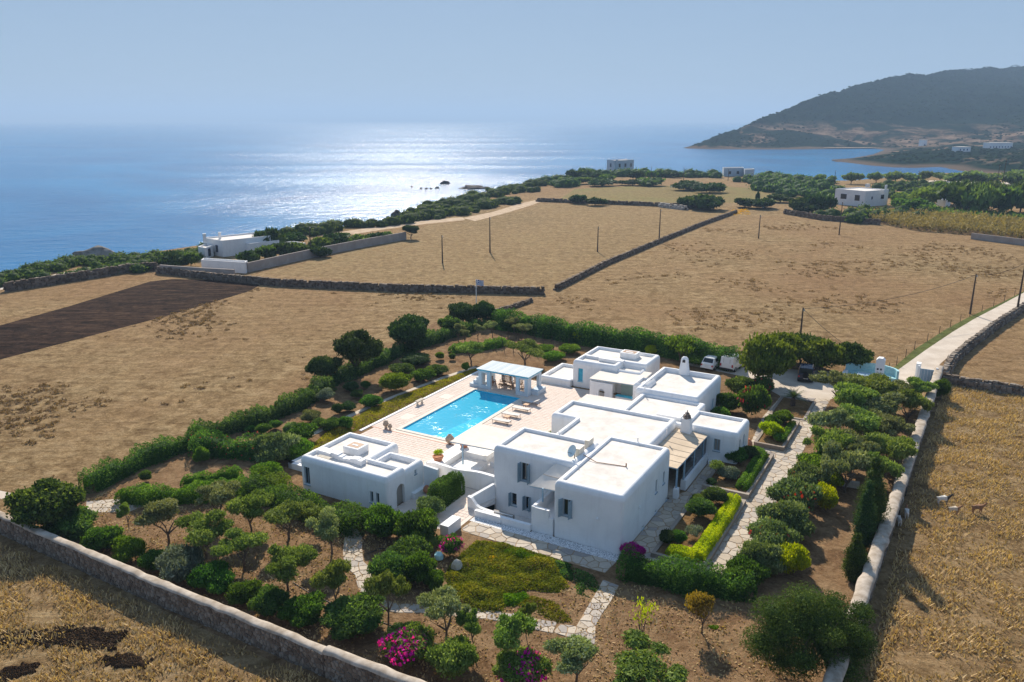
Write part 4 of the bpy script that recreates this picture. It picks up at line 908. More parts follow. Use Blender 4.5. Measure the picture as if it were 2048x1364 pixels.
def crown_blobs(R, rx, rz, zc, k, sub=.45, flat=.0, spread=.62):
    out = [(0, 0, zc, rx*.72, rx*.72, rz*.72)]
    for _ in range(k):
        u = R.normal(size=3); u /= np.linalg.norm(u); u[2] = abs(u[2])*.9 - .25 if R.random() < .8 else u[2]
        s_ = sub*(R.uniform(.7, 1.25) if spread < .7 else R.uniform(.45, 1.15)); out.append((u[0]*rx*spread, u[1]*rx*spread, zc + u[2]*rz*spread, rx*s_, rx*s_*R.uniform(.85,1.15), rz*s_*R.uniform(.75,1)))
    return out
LIB = {}
_link = link
def link(name, me, *a, **k):      # crowns share one mesh; the leaf colour is set on the object
    m = None
    if isinstance(me, tuple): me, m = me
    o = _link(name, me, *a, **k)
    if m is not None: o.material_slots[0].link = 'OBJECT'; o.material_slots[0].material = m
    return o
def proto(key, fn):
    if key not in LIB: LIB[key] = fn()
    return LIB[key]
def pcrown(kind, i):
    """crown meshes in a unit box: radius about 1, from z=0 to z=1"""
    R = np.random.default_rng(sum(map(ord, kind))*31 + i)
    spec = dict(  # n leaves, leaf length, width, k blobs, sub radius, core scale, rx, rz, zc, shell
        olive=(7000,.11,.045,11,.40,0,.92,.42,.56,.95), oliveg=(7000,.11,.046,10,.42,0,.92,.43,.55,.95), round=(8000,.075,.055,16,.34,.86,.93,.46,.50,.18),
        loose=(12000,.125,.048,18,.40,.60,.92,.48,.50,.5), dark=(10000,.085,.055,20,.38,.72,.93,.47,.52,.35), bare=(260,.10,.06,10,.5,0,.95,.42,.56,.9), thin=(1700,.13,.075,12,.45,0,.95,.42,.56,.9),
        far=(900,.42,.26,9,.5,.74,.92,.47,.50,.3), mass=(8000,.10,.06,26,.30,.78,.95,.47,.50,.25))[kind]
    n, L, Wd, k, sub, cs, rx, rz, zc, sh = spec
    bl = crown_blobs(R, rx, rz, zc, k if kind == 'round' else int(k*.75), sub, spread=.62 if kind == 'round' else .74)
    if kind.startswith('olive'): bl = [(x*R.uniform(.9,1.3), y*R.uniform(.9,1.3), z, a*R.uniform(.7,1.1), b_*R.uniform(.7,1.1), c_*R.uniform(.7,1.1)) for x, y, z, a, b_, c_ in bl[1:]] + [(0,0,zc,rx*.5,rx*.5,rz*.5)]
    v, f, t = blob_leaves(R, bl, n, L, Wd, sh, up=.7 if kind == 'loose' else .2)
    parts = [(v, f, t)]
    if cs:
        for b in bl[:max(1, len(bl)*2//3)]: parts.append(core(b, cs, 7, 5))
    v, f, t = join(parts); v[:,2] = np.maximum(v[:,2], .0); return v, f, t
def crown(kind, i, m):
    def mk():
        v, f, t = pcrown(kind, i); return npmesh(kind + '_crown', v, f, m, t)
    return (proto((kind, i), mk), m)
def ptrunk(i, m, lean=0.0, kind='olive'):
    """unit trunk: height 1 (to crown middle), spreads to radius .5"""
    R = random.Random(40+i); mb = MB(); fk = .30 + .15*R.random()
    base = [(0,0,-.03), (.02*R.uniform(-1,1), .02*R.uniform(-1,1), fk*.5), (.05*R.uniform(-1,1)+lean*.3, .05*R.uniform(-1,1), fk)]
    mb.tube(base, [.062,.05,.045], 7)
    for k in range(4 + i % 2):
        q = 6.283*k/(4 + i % 2) + R.uniform(-.4,.4); r = R.uniform(.25,.55); p = Vector(base[-1])
        e = Vector((r*math.cos(q), r*math.sin(q), R.uniform(.7,1.0))); mid = p.lerp(e, .5) + Vector((R.uniform(-.06,.06), R.uniform(-.06,.06), .03))
        mb.tube([p, mid, e], [.040,.028,.012], 5)
        for _ in range(3):
            s_ = mid.lerp(e, R.random()); mb.tube([s_, s_ + Vector((R.uniform(-.28,.28), R.uniform(-.28,.28), R.uniform(.08,.3)))], [.012,.005], 4)
    return proto(('trunk', i, m.name, lean), lambda: mb.mesh('trunk', m))
def tree(px, py, top, w, kind, m, label, cat='tree', name='olive_tree', group=None, i=None, lo=.30, trunk=True, bark=None, dy=1.0, lean=0.0):
    """lo = share of the height that is bare trunk"""
    p = at(px, py); h = hgt(px, py, top); r = wid(px, py, w)/2; i = rnd.randrange(4) if i is None else i
    t = empty(name, p, rnd.uniform(0, 6.28), label, cat, group)
    if trunk: link('trunk', ptrunk(i % 3, bark or m_bark, lean), t, scale=(r*.9, r*.9, h*(.45+lo*.5)))
    ck = link('crown', crown(kind, i, m), t, (lean*r, 0, h*lo), 0, (r*rnd.uniform(.88,1.15), r*dy*rnd.uniform(.85,1.15), h*(1-lo)*rnd.uniform(.9,1.08))); ck.rotation_euler = (rnd.uniform(-.12,.12), rnd.uniform(-.12,.12), 0)
    return t
def shrub(px, py, top, w, kind, m, label, name='shrub', group=None, i=None, cat='shrub', dy=1.0, flowers=None):
    p = at(px, py); h = max(hgt(px, py, top) - .0, .25); r = wid(px, py, w)/2; i = rnd.randrange(4) if i is None else i
    # the base row is the near foot of the bush: its middle stands one radius further away
    p = p + Vector((p.x, p.y, 0)).normalized()*r*.75*dy; d2 = math.hypot(p.x, p.y); d1 = d2 - r*.75*dy
    h = max(h*.88, .25)
    if flowers is None:
        return link(name, crown(kind, i, m), None, p, rnd.uniform(0, 6.28), (r*rnd.uniform(.85,1.2), r*dy*rnd.uniform(.85,1.2), h*rnd.uniform(.88,1.12)), label=label, cat=cat, group=group)
    t = empty(name, p, rnd.uniform(0, 6.28), label, cat, group); link('foliage', crown(kind, i, m), t, scale=(r, r*dy, h))
    fm, nfl, dens = flowers; R = np.random.default_rng(int(px*7+py)); bl = crown_blobs(R, .95, .47, .52, 12, .36)
    v, f, tt = blob_leaves(R, bl, dens, .12, .10, .12); k = v[:,2] > .35; q = k.reshape(-1,4).all(1); v = v.reshape(-1,4,3)[q].reshape(-1,3); v[:, :2] *= 1.03; v[:,2] *= 1.02
    n = len(v)//4; link(nfl, npmesh(nfl, v, np.arange(4*n).reshape(n,4), fm, tt[q]), t, scale=(r, r*dy, h)); return t
def hedge(pts, h, w, m, label, name='hedge', L=.17, Wd=.07, dens=420, bumpy=.16, cat='hedge', seed=0, group=None, flowers=0, taper=None):
    """hedge along world points: leaves over a lumpy rounded section round a dense dark core"""
    R = np.random.default_rng(seed+5); P = np.array([[p[0], p[1]] for p in pts], float); o = P[0].copy(); P = P - o
    seg = np.hypot(*np.diff(P, axis=0).T); cum = np.concatenate([[0], np.cumsum(seg)]); T = cum[-1]
    n = int(dens*(T + w)*(2*h + w)/3.5); s_ = R.uniform(-w*.35, T + w*.35, n); th = R.uniform(-.15, math.pi+.15, n)
    def pos(s):
        c = np.clip(s, 0, T); x = np.interp(c, cum, P[:,0]); y = np.interp(c, cum, P[:,1]); k = np.clip(np.searchsorted(cum, c, 'right')-1, 0, len(seg)-1)
        tx = (P[k+1,0]-P[k,0])/seg[k]; ty = (P[k+1,1]-P[k,1])/seg[k]; return x + tx*(s-c), y + ty*(s-c), -ty, tx
    def lump(s, ph): return 1 + bumpy*(np.sin(s*2.1/w*1.1+seed) + .7*np.sin(s*4.3/w+seed*2+ph*2) + .5*np.sin(s*8.1+ph*5+seed))
    ex = .62; x, y, nx_, ny_ = pos(s_); endk = np.sqrt(np.clip(1 - (np.maximum(np.maximum(-s_, s_-T), 0)/(w*.4))**2, .08, 1))
    lm = lump(s_, th)*(1 - .30*R.random(n)**1.7)*endk
    a = np.sign(np.cos(th))*np.abs(np.cos(th))**ex*w/2*lm; z = np.abs(np.sin(th))**ex*np.sign(np.sin(th))*h*lm
    z = np.maximum(z, R.uniform(0,.15,n)); C = np.stack([x + nx_*a, y + ny_*a, z], 1)
    N = np.stack([nx_*np.cos(th), ny_*np.cos(th), np.sin(th)+.1], 1); N /= np.linalg.norm(N, axis=1)[:,None]
    t = np.clip(.48 + .16*np.sin(s_*1.7+seed) + R.normal(size=n)*.18, 0, 1); parts = [rot_leaves(R, C, N, L, Wd, t, up=.25)]
    ns = max(3, int(T/.6)); ss = np.linspace(0, T, ns); x, y, nx_, ny_ = pos(ss); ring = []; NT = 8
    for j in range(NT+1):
        q = math.pi*j/NT; lm = lump(ss, q)*.70; a = np.sign(math.cos(q))*abs(math.cos(q))**ex*w/2*lm; ring.append(np.stack([x+nx_*a, y+ny_*a, abs(math.sin(q))**ex*h*lm], 1))
    cv = np.stack(ring, 1).reshape(-1,3); cf = [(i*(NT+1)+j, (i+1)*(NT+1)+j, (i+1)*(NT+1)+j+1, i*(NT+1)+j+1) for i in range(ns-1) for j in range(NT)]
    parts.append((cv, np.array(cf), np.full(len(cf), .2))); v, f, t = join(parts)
    me = npmesh(name, v, f, m, t); loc = (o[0], o[1], 0)
    if not flowers: return link(name, me, None, loc, label=label, cat=cat, group=group)
    tt = empty(name, loc, 0, label, cat, group); link('foliage', me, tt); k = R.choice(n, flowers); N2 = N[k]; fv, ff, ft = rot_leaves(R, C[k]*[1,1,1.03]+N2*.06, N2, .13, .12, R.random(flowers)); link('blossom', npmesh('blossom', fv, ff, L_red, ft), tt, kind='stuff')
    return tt
def hpx(pts, *a, **k): return hedge([at(x, y) for x, y in pts], *a, **k)
# ------------------------------------------------------------------ orchard in front of the villa
OL = 'olive trees in the front orchard'
for a in (
  (258,1059,1003,32,'oliveg',L_olive_g,'tiny round olive sapling alone near the left garden path'),
  (338,1090,1000,104,'olive',L_olive,'grey olive tree at the left end of the front orchard'),
  (412,1118,1022,98,'oliveg',L_olive_g,'broad dark green olive tree in the left orchard, beside the grey one'),
  (440,1046,963,92,'olive',L_olive,'grey olive tree against the light green hedge'),
  (503,1066,985,82,'oliveg',L_olive_g,'olive tree with upright stems left of the forked one'),
  (578,1078,1000,98,'oliveg',L_olive_g,'open olive tree with a forked trunk before the dark hedge of the cottage'),
  (664,1108,1018,84,'olive',L_olive,'silvery olive tree beside the start of the stone garden path'),
  (489,1142,1060,92,'oliveg',L_olive_g,'low olive tree with a leaning trunk in mid orchard'),
  (577,1190,1085,96,'oliveg',L_olive_g,'olive tree with a tall bare trunk near the front wall shrubs'),
  (674,1222,1112,76,'oliveg',L_olive_g,'slim stemmed olive tree left of the curve of the stone path'),
  (777,1252,1136,84,'oliveg',L_olive_g,'slim stemmed olive tree inside the curve of the stone path'),
  (893,1286,1180,104,'olive',L_olive,'olive tree with a grey crown above the magenta bougainvillea'),
  (946,1296,1213,50,'oliveg',L_olive_g,'narrow bushy young olive right of the grey crowned tree'),
  (1014,1338,1222,96,'oliveg',L_olive_g,'dark olive tree behind the bottom bougainvillea'),
  (1052,1272,1200,36,'oliveg',L_olive_g,'slender young olive beside the stone path end'),
  (1152,1372,1276,112,'olive',L_olive,'olive tree at the bottom edge below the stone path corner'),
  (1276,1400,1300,172,'oliveg',L_olive_g,'widest olive crown cut by the bottom edge of the picture')):
    tree(a[0], a[1], a[2]-2, a[3]*1.06, *a[4:], group=OL, lo=.32)
tree(1282,1294,1194,62,'bare',L_yg,'nearly leafless almond tree standing in bare soil', name='almond_tree', lo=.30)
tree(1404,1266,1186,66,'thin',L_yel,'small tree with yellow autumn leaves below the oleander hedge', name='autumn_tree', lo=.32)
# gnarled juniper at the right corner
def juniper():
    p = at(1668,1352); t = empty('juniper_tree', p, 0, 'large gnarled dark juniper leaning over the right wall corner', 'tree'); R = np.random.default_rng(4); mb = MB()
    u = wid(1660,1340,1); tip = Vector((-48*u, .8, 3.0)); mb.tube([(0,0,-.1), (-.35,.1,.9), (-.95,.35,1.9), tuple(tip)], [.34,.26,.2,.12], 9)
    ends = []
    for k in range(9):
        q = 6.283*k/9; r = 1.2 + 1.2*R.random(); s_ = Vector((-.95,.35,1.9)).lerp(tip, R.random()); e = Vector((-45*u + r*math.cos(q)*1.1, .6 + r*math.sin(q), 2.2 + 1.4*R.random())); mb.tube([s_, s_.lerp(e, .5)+Vector((0,0,.25)), e], [.1,.06,.02], 5); ends.append(e)
        for _ in range(4): f = s_.lerp(e, .4+.6*R.random()); mb.tube([f, f+Vector(R.uniform(-.6,.6,3))+Vector((0,0,.3))], [.025,.008], 4)
    mb.build('trunk', m_bark, t)
    bl = []
    for e in ends: bl.append((e.x, e.y, e.z, .8, .8, .5)); bl.append((e.x+R.uniform(-.5,.5), e.y+R.uniform(-.5,.5), e.z+R.uniform(-.7,.3), .6, .6, .4))
    for x_, y_, z_, r in ((-150*u,0,2.3,.85), (-120*u,.8,3.5,1.0), (-60*u,1.0,4.1,1.0), (-10*u,.6,3.6,.9), (25*u,.2,2.6,.9), (30*u,0,1.6,.8), (-75*u,-.3,1.3,1.0), (-105*u,0,1.0,.75), (10*u,-.6,.9,.8), (-125*u,-.2,2.9,.7), (-90*u,.2,3.0,1.1), (-40*u,.2,3.4,1.1), (-30*u,-.4,2.0,.9), (-140*u,.3,1.6,.7), (0,.3,3.0,1.0), (40*u,.1,2.2,.8), (-60*u,.8,2.4,1.1)): bl.append((x_, y_, z_, r*1.25, r*1.25, r*.8))
    v, f, tt = blob_leaves(R, bl, 70000, .13, .045, .6, up=.5); v2 = [core(b, .45) for b in bl]; v, f, tt = join([(v, f, tt)] + v2)
    link('crown', npmesh('crown', v, f, L_juni, tt), t)
juniper()
# cypresses by the right wall
def cyp(px, py, top, w, label, i):
    p = at(px, py); h = hgt(px, py, top); r = wid(px, py, w)/2; t = empty('cypress_tree', p, 0, label, 'tree', 'cypresses along the right wall'); R = np.random.default_rng(70+i); bl = []
    for k in range(22): z = k/21; rr = r*(.5 + .9*math.sin(math.pi*min(z*1.05+.12, 1))**.8)*.75; bl.append((R.uniform(-.2,.2)*r, R.uniform(-.2,.2)*r, .05*h + z*h*.92, rr, rr, h*.07))
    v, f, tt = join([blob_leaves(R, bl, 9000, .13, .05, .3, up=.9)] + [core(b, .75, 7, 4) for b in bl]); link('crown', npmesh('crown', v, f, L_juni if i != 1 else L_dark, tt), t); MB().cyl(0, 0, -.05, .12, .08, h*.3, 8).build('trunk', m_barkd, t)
cyp(1737,1075,918,58,'tallest and farthest of three dark cypresses beside the right wall',0); cyp(1722,1100,966,38,'middle of three dark cypresses beside the right wall',1); cyp(1706,1160,1070,44,'shortest and nearest of three dark cypresses beside the right wall',2)
# olive grove on the right, five rows
rows = [[(1672,805,748,62),(1722,815,752,70),(1778,822,768,72),(1828,812,762,56)], [(1700,850,784,84),(1756,856,790,84),(1812,850,786,64)], [(1668,892,824,66),(1718,898,826,86),(1776,900,830,82)], [(1650,938,862,60),(1700,945,868,84),(1762,948,872,86)], [(1690,985,905,70),(1744,990,915,80)]]
for i, rw in enumerate(rows):
    for j, (x, y, tp, w) in enumerate(rw):
        tree(x, y, tp-14, w*(1.55 if j < len(rw)-1 else 1.25), 'olive' if (i+j) % 2 else 'oliveg', (L_olive, L_olive_g)[(i+j) % 2], 'olive tree in the right grove, %s row counted from the gate, %s from the walkway' % (ORD[i], ORD[j]), group='olive trees of the right grove', lo=.18)
tree(1880,800,757,44,'loose',L_olean,'small leafy tree tucked against the right wall near the gate', name='bay_tree', lo=.15)
# oleanders along the walkway
for k, (x, y, tp, w, m_, d) in enumerate(((1628,972,912,62,L_lime,'bright green'),(1612,1000,938,72,L_grey,'grey green'),(1588,1045,975,84,L_grey,'grey green'),(1566,1088,1014,88,L_grey,'grey green'),(1538,1130,1056,86,L_grey,'grey green'),(1512,1168,1096,84,L_grey,'grey green'),(1490,1190,1140,76,L_olean,'dark green'))):
    shrub(x, y, tp-8, w*1.28, 'loose', m_, '%s oleander bush beside the walkway, %s counted from the grove' % (d, ORD[k]), 'oleander_bush', 'oleanders along the walkway', flowers=(L_red, 'blossom', 60) if k in (1,2,4) else None)
shrub(1660,985,935,46,'loose',L_yg,'narrow yellow green shrub behind the first oleanders','shrub'); shrub(1648,1030,972,60,'loose',L_yg,'yellow green shrub behind the grey oleanders at mid walkway'); shrub(1570,1160,1088,76,'loose',L_yg,'large golden green shrub at the near end of the walkway')
hpx([(1255,1150),(1320,1165),(1400,1180),(1490,1192)], 1.75, 2.0, L_olean, 'dark leafy oleander hedge crossing in front of the garden beds', seed=3, dens=560)
shrub(1262,1128,1092,60,'loose',L_mag,'magenta bougainvillea at the front corner of the villa', 'bougainvillea')
for k, (x, y, tp, w) in enumerate(((1500,842,765,70),(1478,800,745,60),(1455,830,782,55),(1515,800,752,56),(1440,855,815,46))):
    shrub(x, y, tp, w, 'loose', (L_olean, L_shrub)[k % 2], 'green bush beside the end of the villa by the parking, %s of the clump' % ORD[k], group='bushes between the villa and the parking', flowers=(L_red, 'blossom', 90) if k in (0, 3) else None)
hpx([(1500,800),(1535,775)], 1.4, 1.6, L_shrub, 'flowering shrub hedge edging the parking court', seed=9, flowers=120)

# beds along the walkway (villa frame)
def vhedge(pts, *a, **k): return hedge([W(b, a_) for b, a_ in pts], *a, **k)
def vball(b_, a_, r, h, m, label, kind='round', z=.3, name='round_shrub', fl=None, i=None):
    return link(name, crown(kind, rnd.randrange(4) if i is None else i, m), None, W(b_, a_, z), rnd.uniform(0,6), (r, r, h), label=label, cat='shrub')
vhedge([(31.6,-10.1),(33.35,-10.1),(33.45,-6),(33.45,-1),(33.3,.1)], .95, 1.25, L_gold, 'long clipped golden hedge along the nearest garden bed', seed=11, L=.10, Wd=.075, dens=1300, bumpy=.03)
vball(31.7,-3.9,1.35,1.75,L_shrub,'large dark round shrub in the nearest garden bed'); vball(32.1,-1.0,1.15,1.6,L_shrub,'dark round shrub with a rusty top at the far end of the nearest bed')
vball(30.9,-9.0,.85,1.25,L_dark,'dark clipped shrub at the near corner of the nearest bed'); vball(31.5,-8.7,.75,1.25,L_olean,'bright tipped clipped ball in the near corner of the nearest bed'); vball(31.0,-1.6,.9,.8,L_lime,'low yellow green mound next to the villa side path')
vball(32.3,-7.2,.7,1.1,L_silver,'thin grey bush in the middle of the nearest bed','thin')
vhedge([(33.4,2.6),(33.4,6),(33.3,10.2),(32.4,10.6)], 1.0, 1.2, L_lime, 'clipped bright hedge along the bed outside the veranda', seed=12, L=.10, Wd=.075, dens=1200, bumpy=.04)
vball(31.9,3.9,1.15,1.35,L_silver,'grey leaved round shrub in the veranda bed'); vball(31.7,7.4,1.15,1.7,L_olean,'tall green shrub in the veranda bed near the end room'); vball(32.4,9.4,1.0,1.3,L_shrub,'dark shrub at the far end of the veranda bed'); vball(30.9,2.3,.6,.6,L_dark,'low dark shrub at the near corner of the veranda bed')
tr_ = empty('rose_bush', W(30.8,4.0,.3), 0, 'thin open rose bush outside the veranda', 'shrub'); link('stem', ptrunk(1, m_bark), tr_, scale=(.9,.9,1.2)); link('foliage', crown('thin', 1, L_olive_g), tr_, (0,0,.5), 0, (.8,.8,1.1))
vball(32.9,15.5,1.2,1.7,L_yg,'yellowing shrub with red flowers in the narrow bed','loose'); vball(33.1,19.6,1.1,1.5,L_lime,'light green spreading shrub at the far end of the narrow bed','loose'); vball(33.9,14.6,.8,1.0,L_lime,'light green clipped shrub at the near corner of the narrow bed'); vball(32.5,17.7,.9,1.5,L_olean,'dark shrub in the middle of the narrow bed','loose')
vhedge([(34.1,14.6),(34.15,19.8)], .75, .8, L_lime, 'low light green hedge on the kerb side of the narrow bed', seed=13, L=.1, Wd=.07, dens=900, bumpy=.05)
# cycad
cy_ = empty('cycad_palm', W(33.0,26.2,.12), 0, 'dark feathery cycad palm in the square bed by the parking court', 'palm'); mb = MB(); mb.lathe(0, 0, [(.22,0),(.28,.2),(.26,.7),(.15,.9)], 10); mb.build('trunk', m_barkd, cy_)
Rc = random.Random(5)
for k in range(30):
    q = k*2.4; el = .15 + 1.2*Rc.random(); L_ = 1.45 + .3*Rc.random(); pts = []
    for s_ in range(7):
        u = s_/6; rr = L_*u*math.cos(el*(1-.35*u)); pts.append(Vector((rr*math.cos(q), rr*math.sin(q), .85 + L_*u*math.sin(el) - .95*u*u*math.cos(el))))
    v, f = [], []
    for s_ in range(1, 26):
        u = s_/26; i0 = min(int(u*6), 5); p = pts[i0].lerp(pts[i0+1], u*6-i0); d = (pts[i0+1]-pts[i0]).normalized(); sd_ = d.cross(Vector((0,0,1))).normalized(); w = .24*math.sin(math.pi*min(u+.15,1))
        for sg in (-1, 1):
            e = p + sd_*sg*w + d*.09 + Vector((0,0,.05)); n0 = len(v); v += [p-d*.02, p+d*.03, e]; f.append((n0, n0+1, n0+2))
    fr = npmesh('frond', [tuple(a) for a in v], f, L_dark, np.full(len(f), .5+.3*math.sin(k))); link('frond', fr, cy_)

# clipped block hedge and other shrubs round the cottage and entrance
vhedge([(12.6,-11.9),(12.6,-9.2)], 2.0, 1.7, L_olean, 'tall clipped block of hedge in the entrance patio', seed=14, L=.11, Wd=.06, dens=1400, bumpy=.03, name='clipped_hedge')
hpx([(500,992),(560,1010),(640,1040),(720,1062)], 1.6, 2.2, L_olean, 'dark oleander hedge under the front wall of the cottage', seed=15, dens=600)
shrub(765,1090,1010,100,'loose',L_olean,'big glossy oleander bush below the cottage door, left of a pair', 'oleander_bush'); shrub(838,1098,1018,98,'loose',L_olean,'big glossy oleander bush below the cottage door, right of a pair', 'oleander_bush')
shrub(858,1040,995,66,'loose',L_grey,'grey leaved shrub at the cottage corner beside the patio'); shrub(868,1110,1068,48,'oliveg',L_olive_g,'olive green shrub at the patio corner')
shrub(878,1090,1075,28,'loose',L_olean,'small shrub at the end of the white gate pier')
shrub(902,1122,1074,56,'loose',L_shrub,'purple flowering bougainvillea beside the white gate pier','bougainvillea',flowers=(L_mag,'bract',520))
hpx([(520,968),(560,985)], 1.5, 2.0, L_lime, 'bright green bush at the left corner of the cottage', seed=16)
hpx([(248,1003),(330,1006),(420,998),(484,980)], 1.35, 1.6, L_lime, 'long light green hedge above the left orchard', seed=17, dens=700)
hpx([(370,975),(440,962),(478,955)], 1.0, 1.0, L_lime, 'short light green hedge row behind the long one', seed=18, dens=600)
hpx([(180,980),(235,955),(295,925),(350,905),(400,890)], 1.7, 2.0, L_olean, 'dark oleander hedge at the left corner of the garden', seed=19)
hpx([(400,905),(470,912),(540,915),(585,912)], 1.9, 2.2, L_olean, 'oleander hedge with pink blossom running towards the cottage', seed=20, flowers=160)
hpx([(395,880),(450,866),(505,852),(560,830),(610,808),(650,780)], 1.6, 2.2, L_shrub, 'long oleander hedge along the left side of the garden', seed=21, L=.22, Wd=.09)
shrub(405,930,890,34,'loose',L_lime,'young bright green tree in the left lawn'); shrub(293,968,940,32,'round',L_shrub,'small dark round shrub by the light green hedge')
for k, (x, y, tp, w) in enumerate(((500,870,850,30),(528,872,843,34),(552,862,838,28))): shrub(x, y, tp, w, 'round', L_olean, 'small clipped ball beside the left oleander hedge, %s of three' % ORD[k], 'round_shrub', 'three clipped balls by the left hedge')
tree(95,1068,965,150,'dark',L_shrub,'large leafy fig tree at the left corner of the front wall', name='fig_tree', lo=.15); 
# shrubs along the inside of the front wall
for k, (x, y, tp, w, m_, kd) in enumerate(((150,1092,1040,80,L_shrub,'loose'),(205,1112,1068,64,L_olean,'loose'),(262,1134,1088,60,L_lime,'loose'),(312,1152,1110,52,L_olean,'loose'),(362,1176,1112,84,L_silver,'loose'),(430,1196,1142,86,L_olean,'loose'),(488,1220,1176,62,L_olean,'loose'),(548,1242,1196,70,L_shrub,'loose'),(612,1262,1206,84,L_olean,'loose'),(715,1294,1222,118,L_shrub,'loose'))):
    shrub(x, y, tp-5, w*1.28, kd, m_, '%s shrub inside the front stone wall, %s from the left end' % ({L_shrub:'dull green', L_olean:'glossy green', L_lime:'light green', L_silver:'silvery grey'}[m_], ORD[k]), group='shrubs along the front wall')
# bougainvilleas at the bottom
shrub(815,1352,1282,130,'loose',L_olive_g,'magenta bougainvillea spilling over the front wall','bougainvillea',flowers=(L_mag,'bract',900)); shrub(905,1385,1300,130,'loose',L_olive_g,'straggly green bush right of the wall bougainvillea','shrub')
shrub(1045,1398,1330,130,'loose',L_olive_g,'bougainvillea with magenta sprays at the bottom edge','bougainvillea',flowers=(L_mag,'bract',500))
# dark rosemary mound and succulent carpet
for k, (x, y, tp, w) in enumerate(((780,1180,1112,92),(835,1185,1120,90),(815,1150,1098,100),(870,1190,1148,56))): shrub(x, y, tp, w, 'loose', (L_shrub, L_olean)[k % 2], 'dark rosemary mound inside the curved path, %s of the clump' % ORD[k], 'rosemary_bush', 'rosemary mounds inside the curved path')
def carpet(name, poly, n, m, h, label, seed, L=.13, Wd=.09, cat='ground cover'):
    R = np.random.default_rng(seed); P = np.array([[p.x, p.y] for p in poly]); lo, hi = P.min(0), P.max(0); Q = R.uniform(lo, hi, (n*3, 2)); Q = Q[inside(Q, poly)][:n]
    d, _, _ = polydist(Q, poly); nz = np.array([mnoise.noise((q[0]*.9, q[1]*.9, seed)) for q in Q]); hh = h*(.55 + .6*nz)*np.clip(d/.5, .15, 1); k = (hh > .04) & (d > .3*R.random(len(d)))
    Q, hh, nz = Q[k], hh[k], nz[k]; C = np.column_stack([Q, hh*R.uniform(.45, 1, len(Q))]); N = np.tile([0,0,1.0], (len(Q),1)) + R.normal(size=(len(Q),3))*.25
    v, f, t = rot_leaves(R, C, N, L, Wd, np.clip(.45 + .5*nz + R.normal(size=len(Q))*.17, 0, 1), up=.5)
    link(name, npmesh(name, v, f, m, t), None, label=label, cat=cat, kind='stuff')
carpet('succulent_carpet', pxpoly([(885,1150),(905,1120),(950,1082),(1010,1086),(1080,1106),(1115,1118),(1140,1175),(1115,1190),(1060,1182),(1020,1195),(1010,1228),(960,1226),(895,1200)]), 26000, L_succ, .55, 'yellow green succulent carpet in front of the villa', 1)
carpet('succulent_carpet', pxpoly([(985,1090),(1050,1100),(1090,1120),(1060,1130),(1010,1115)]), 4500, L_succ2, .5, 'bright green succulent patch near the front path', 2); carpet('succulent_carpet', pxpoly([(1000,1190),(1050,1180),(1065,1200),(1030,1215),(1000,1215)]), 2600, L_succ2, .5, 'green succulent patch near the lower stone path', 3)
carpet('succulent_carpet', pxpoly([(965,1115),(1000,1110),(1030,1135),(1000,1150),(970,1135)]), 1600, L_orange, .4, 'orange tinted succulent patch in the carpet', 4); carpet('succulent_carpet', pxpoly([(1090,1115),(1145,1128),(1150,1165),(1120,1160)]), 2000, L_shrub, .5, 'dark succulent patch at the right of the carpet', 5)
carpet('succulent_carpet', pxpoly([(1060,1190),(1110,1200),(1140,1230),(1150,1248),(1110,1248),(1060,1225),(1020,1210)]), 1800, L_succ, .3, 'sparse yellow succulents by the stone path corner', 6)
carpet('succulent_carpet', pxpoly([(1140,1130),(1190,1150),(1205,1180),(1180,1200),(1150,1190)]), 1500, L_shrub, .35, 'dull low plants between the carpet and the corner path', 9)
carpet('grass_strip', [W(-3.45,-2.5), W(-3.45,20), W(-4.2,21.5), W(-5.1,17), W(-6.1,9), W(-6.5,3), W(-6.2,-4), W(-4.4,-9.5), W(-3.3,-9.0)], 26000, L_grass, .42, 'strip of yellow green ground cover beside the pool terrace', 7, .22, .05)
carpet('grass_patch', pxpoly([(1395,1250),(1420,1244),(1450,1250),(1440,1266),(1405,1264)]), 1500, L_succ2, .1, 'small patch of green grass under the yellow tree', 8)
sheet('gravel_edge', ribbon([W(-6.9,-6), W(-7.0,2), W(-6.7,8), W(-5.7,16), W(-4.6,21.5)], [.8,.6,.5,.6,.7]), m_flag, .012)
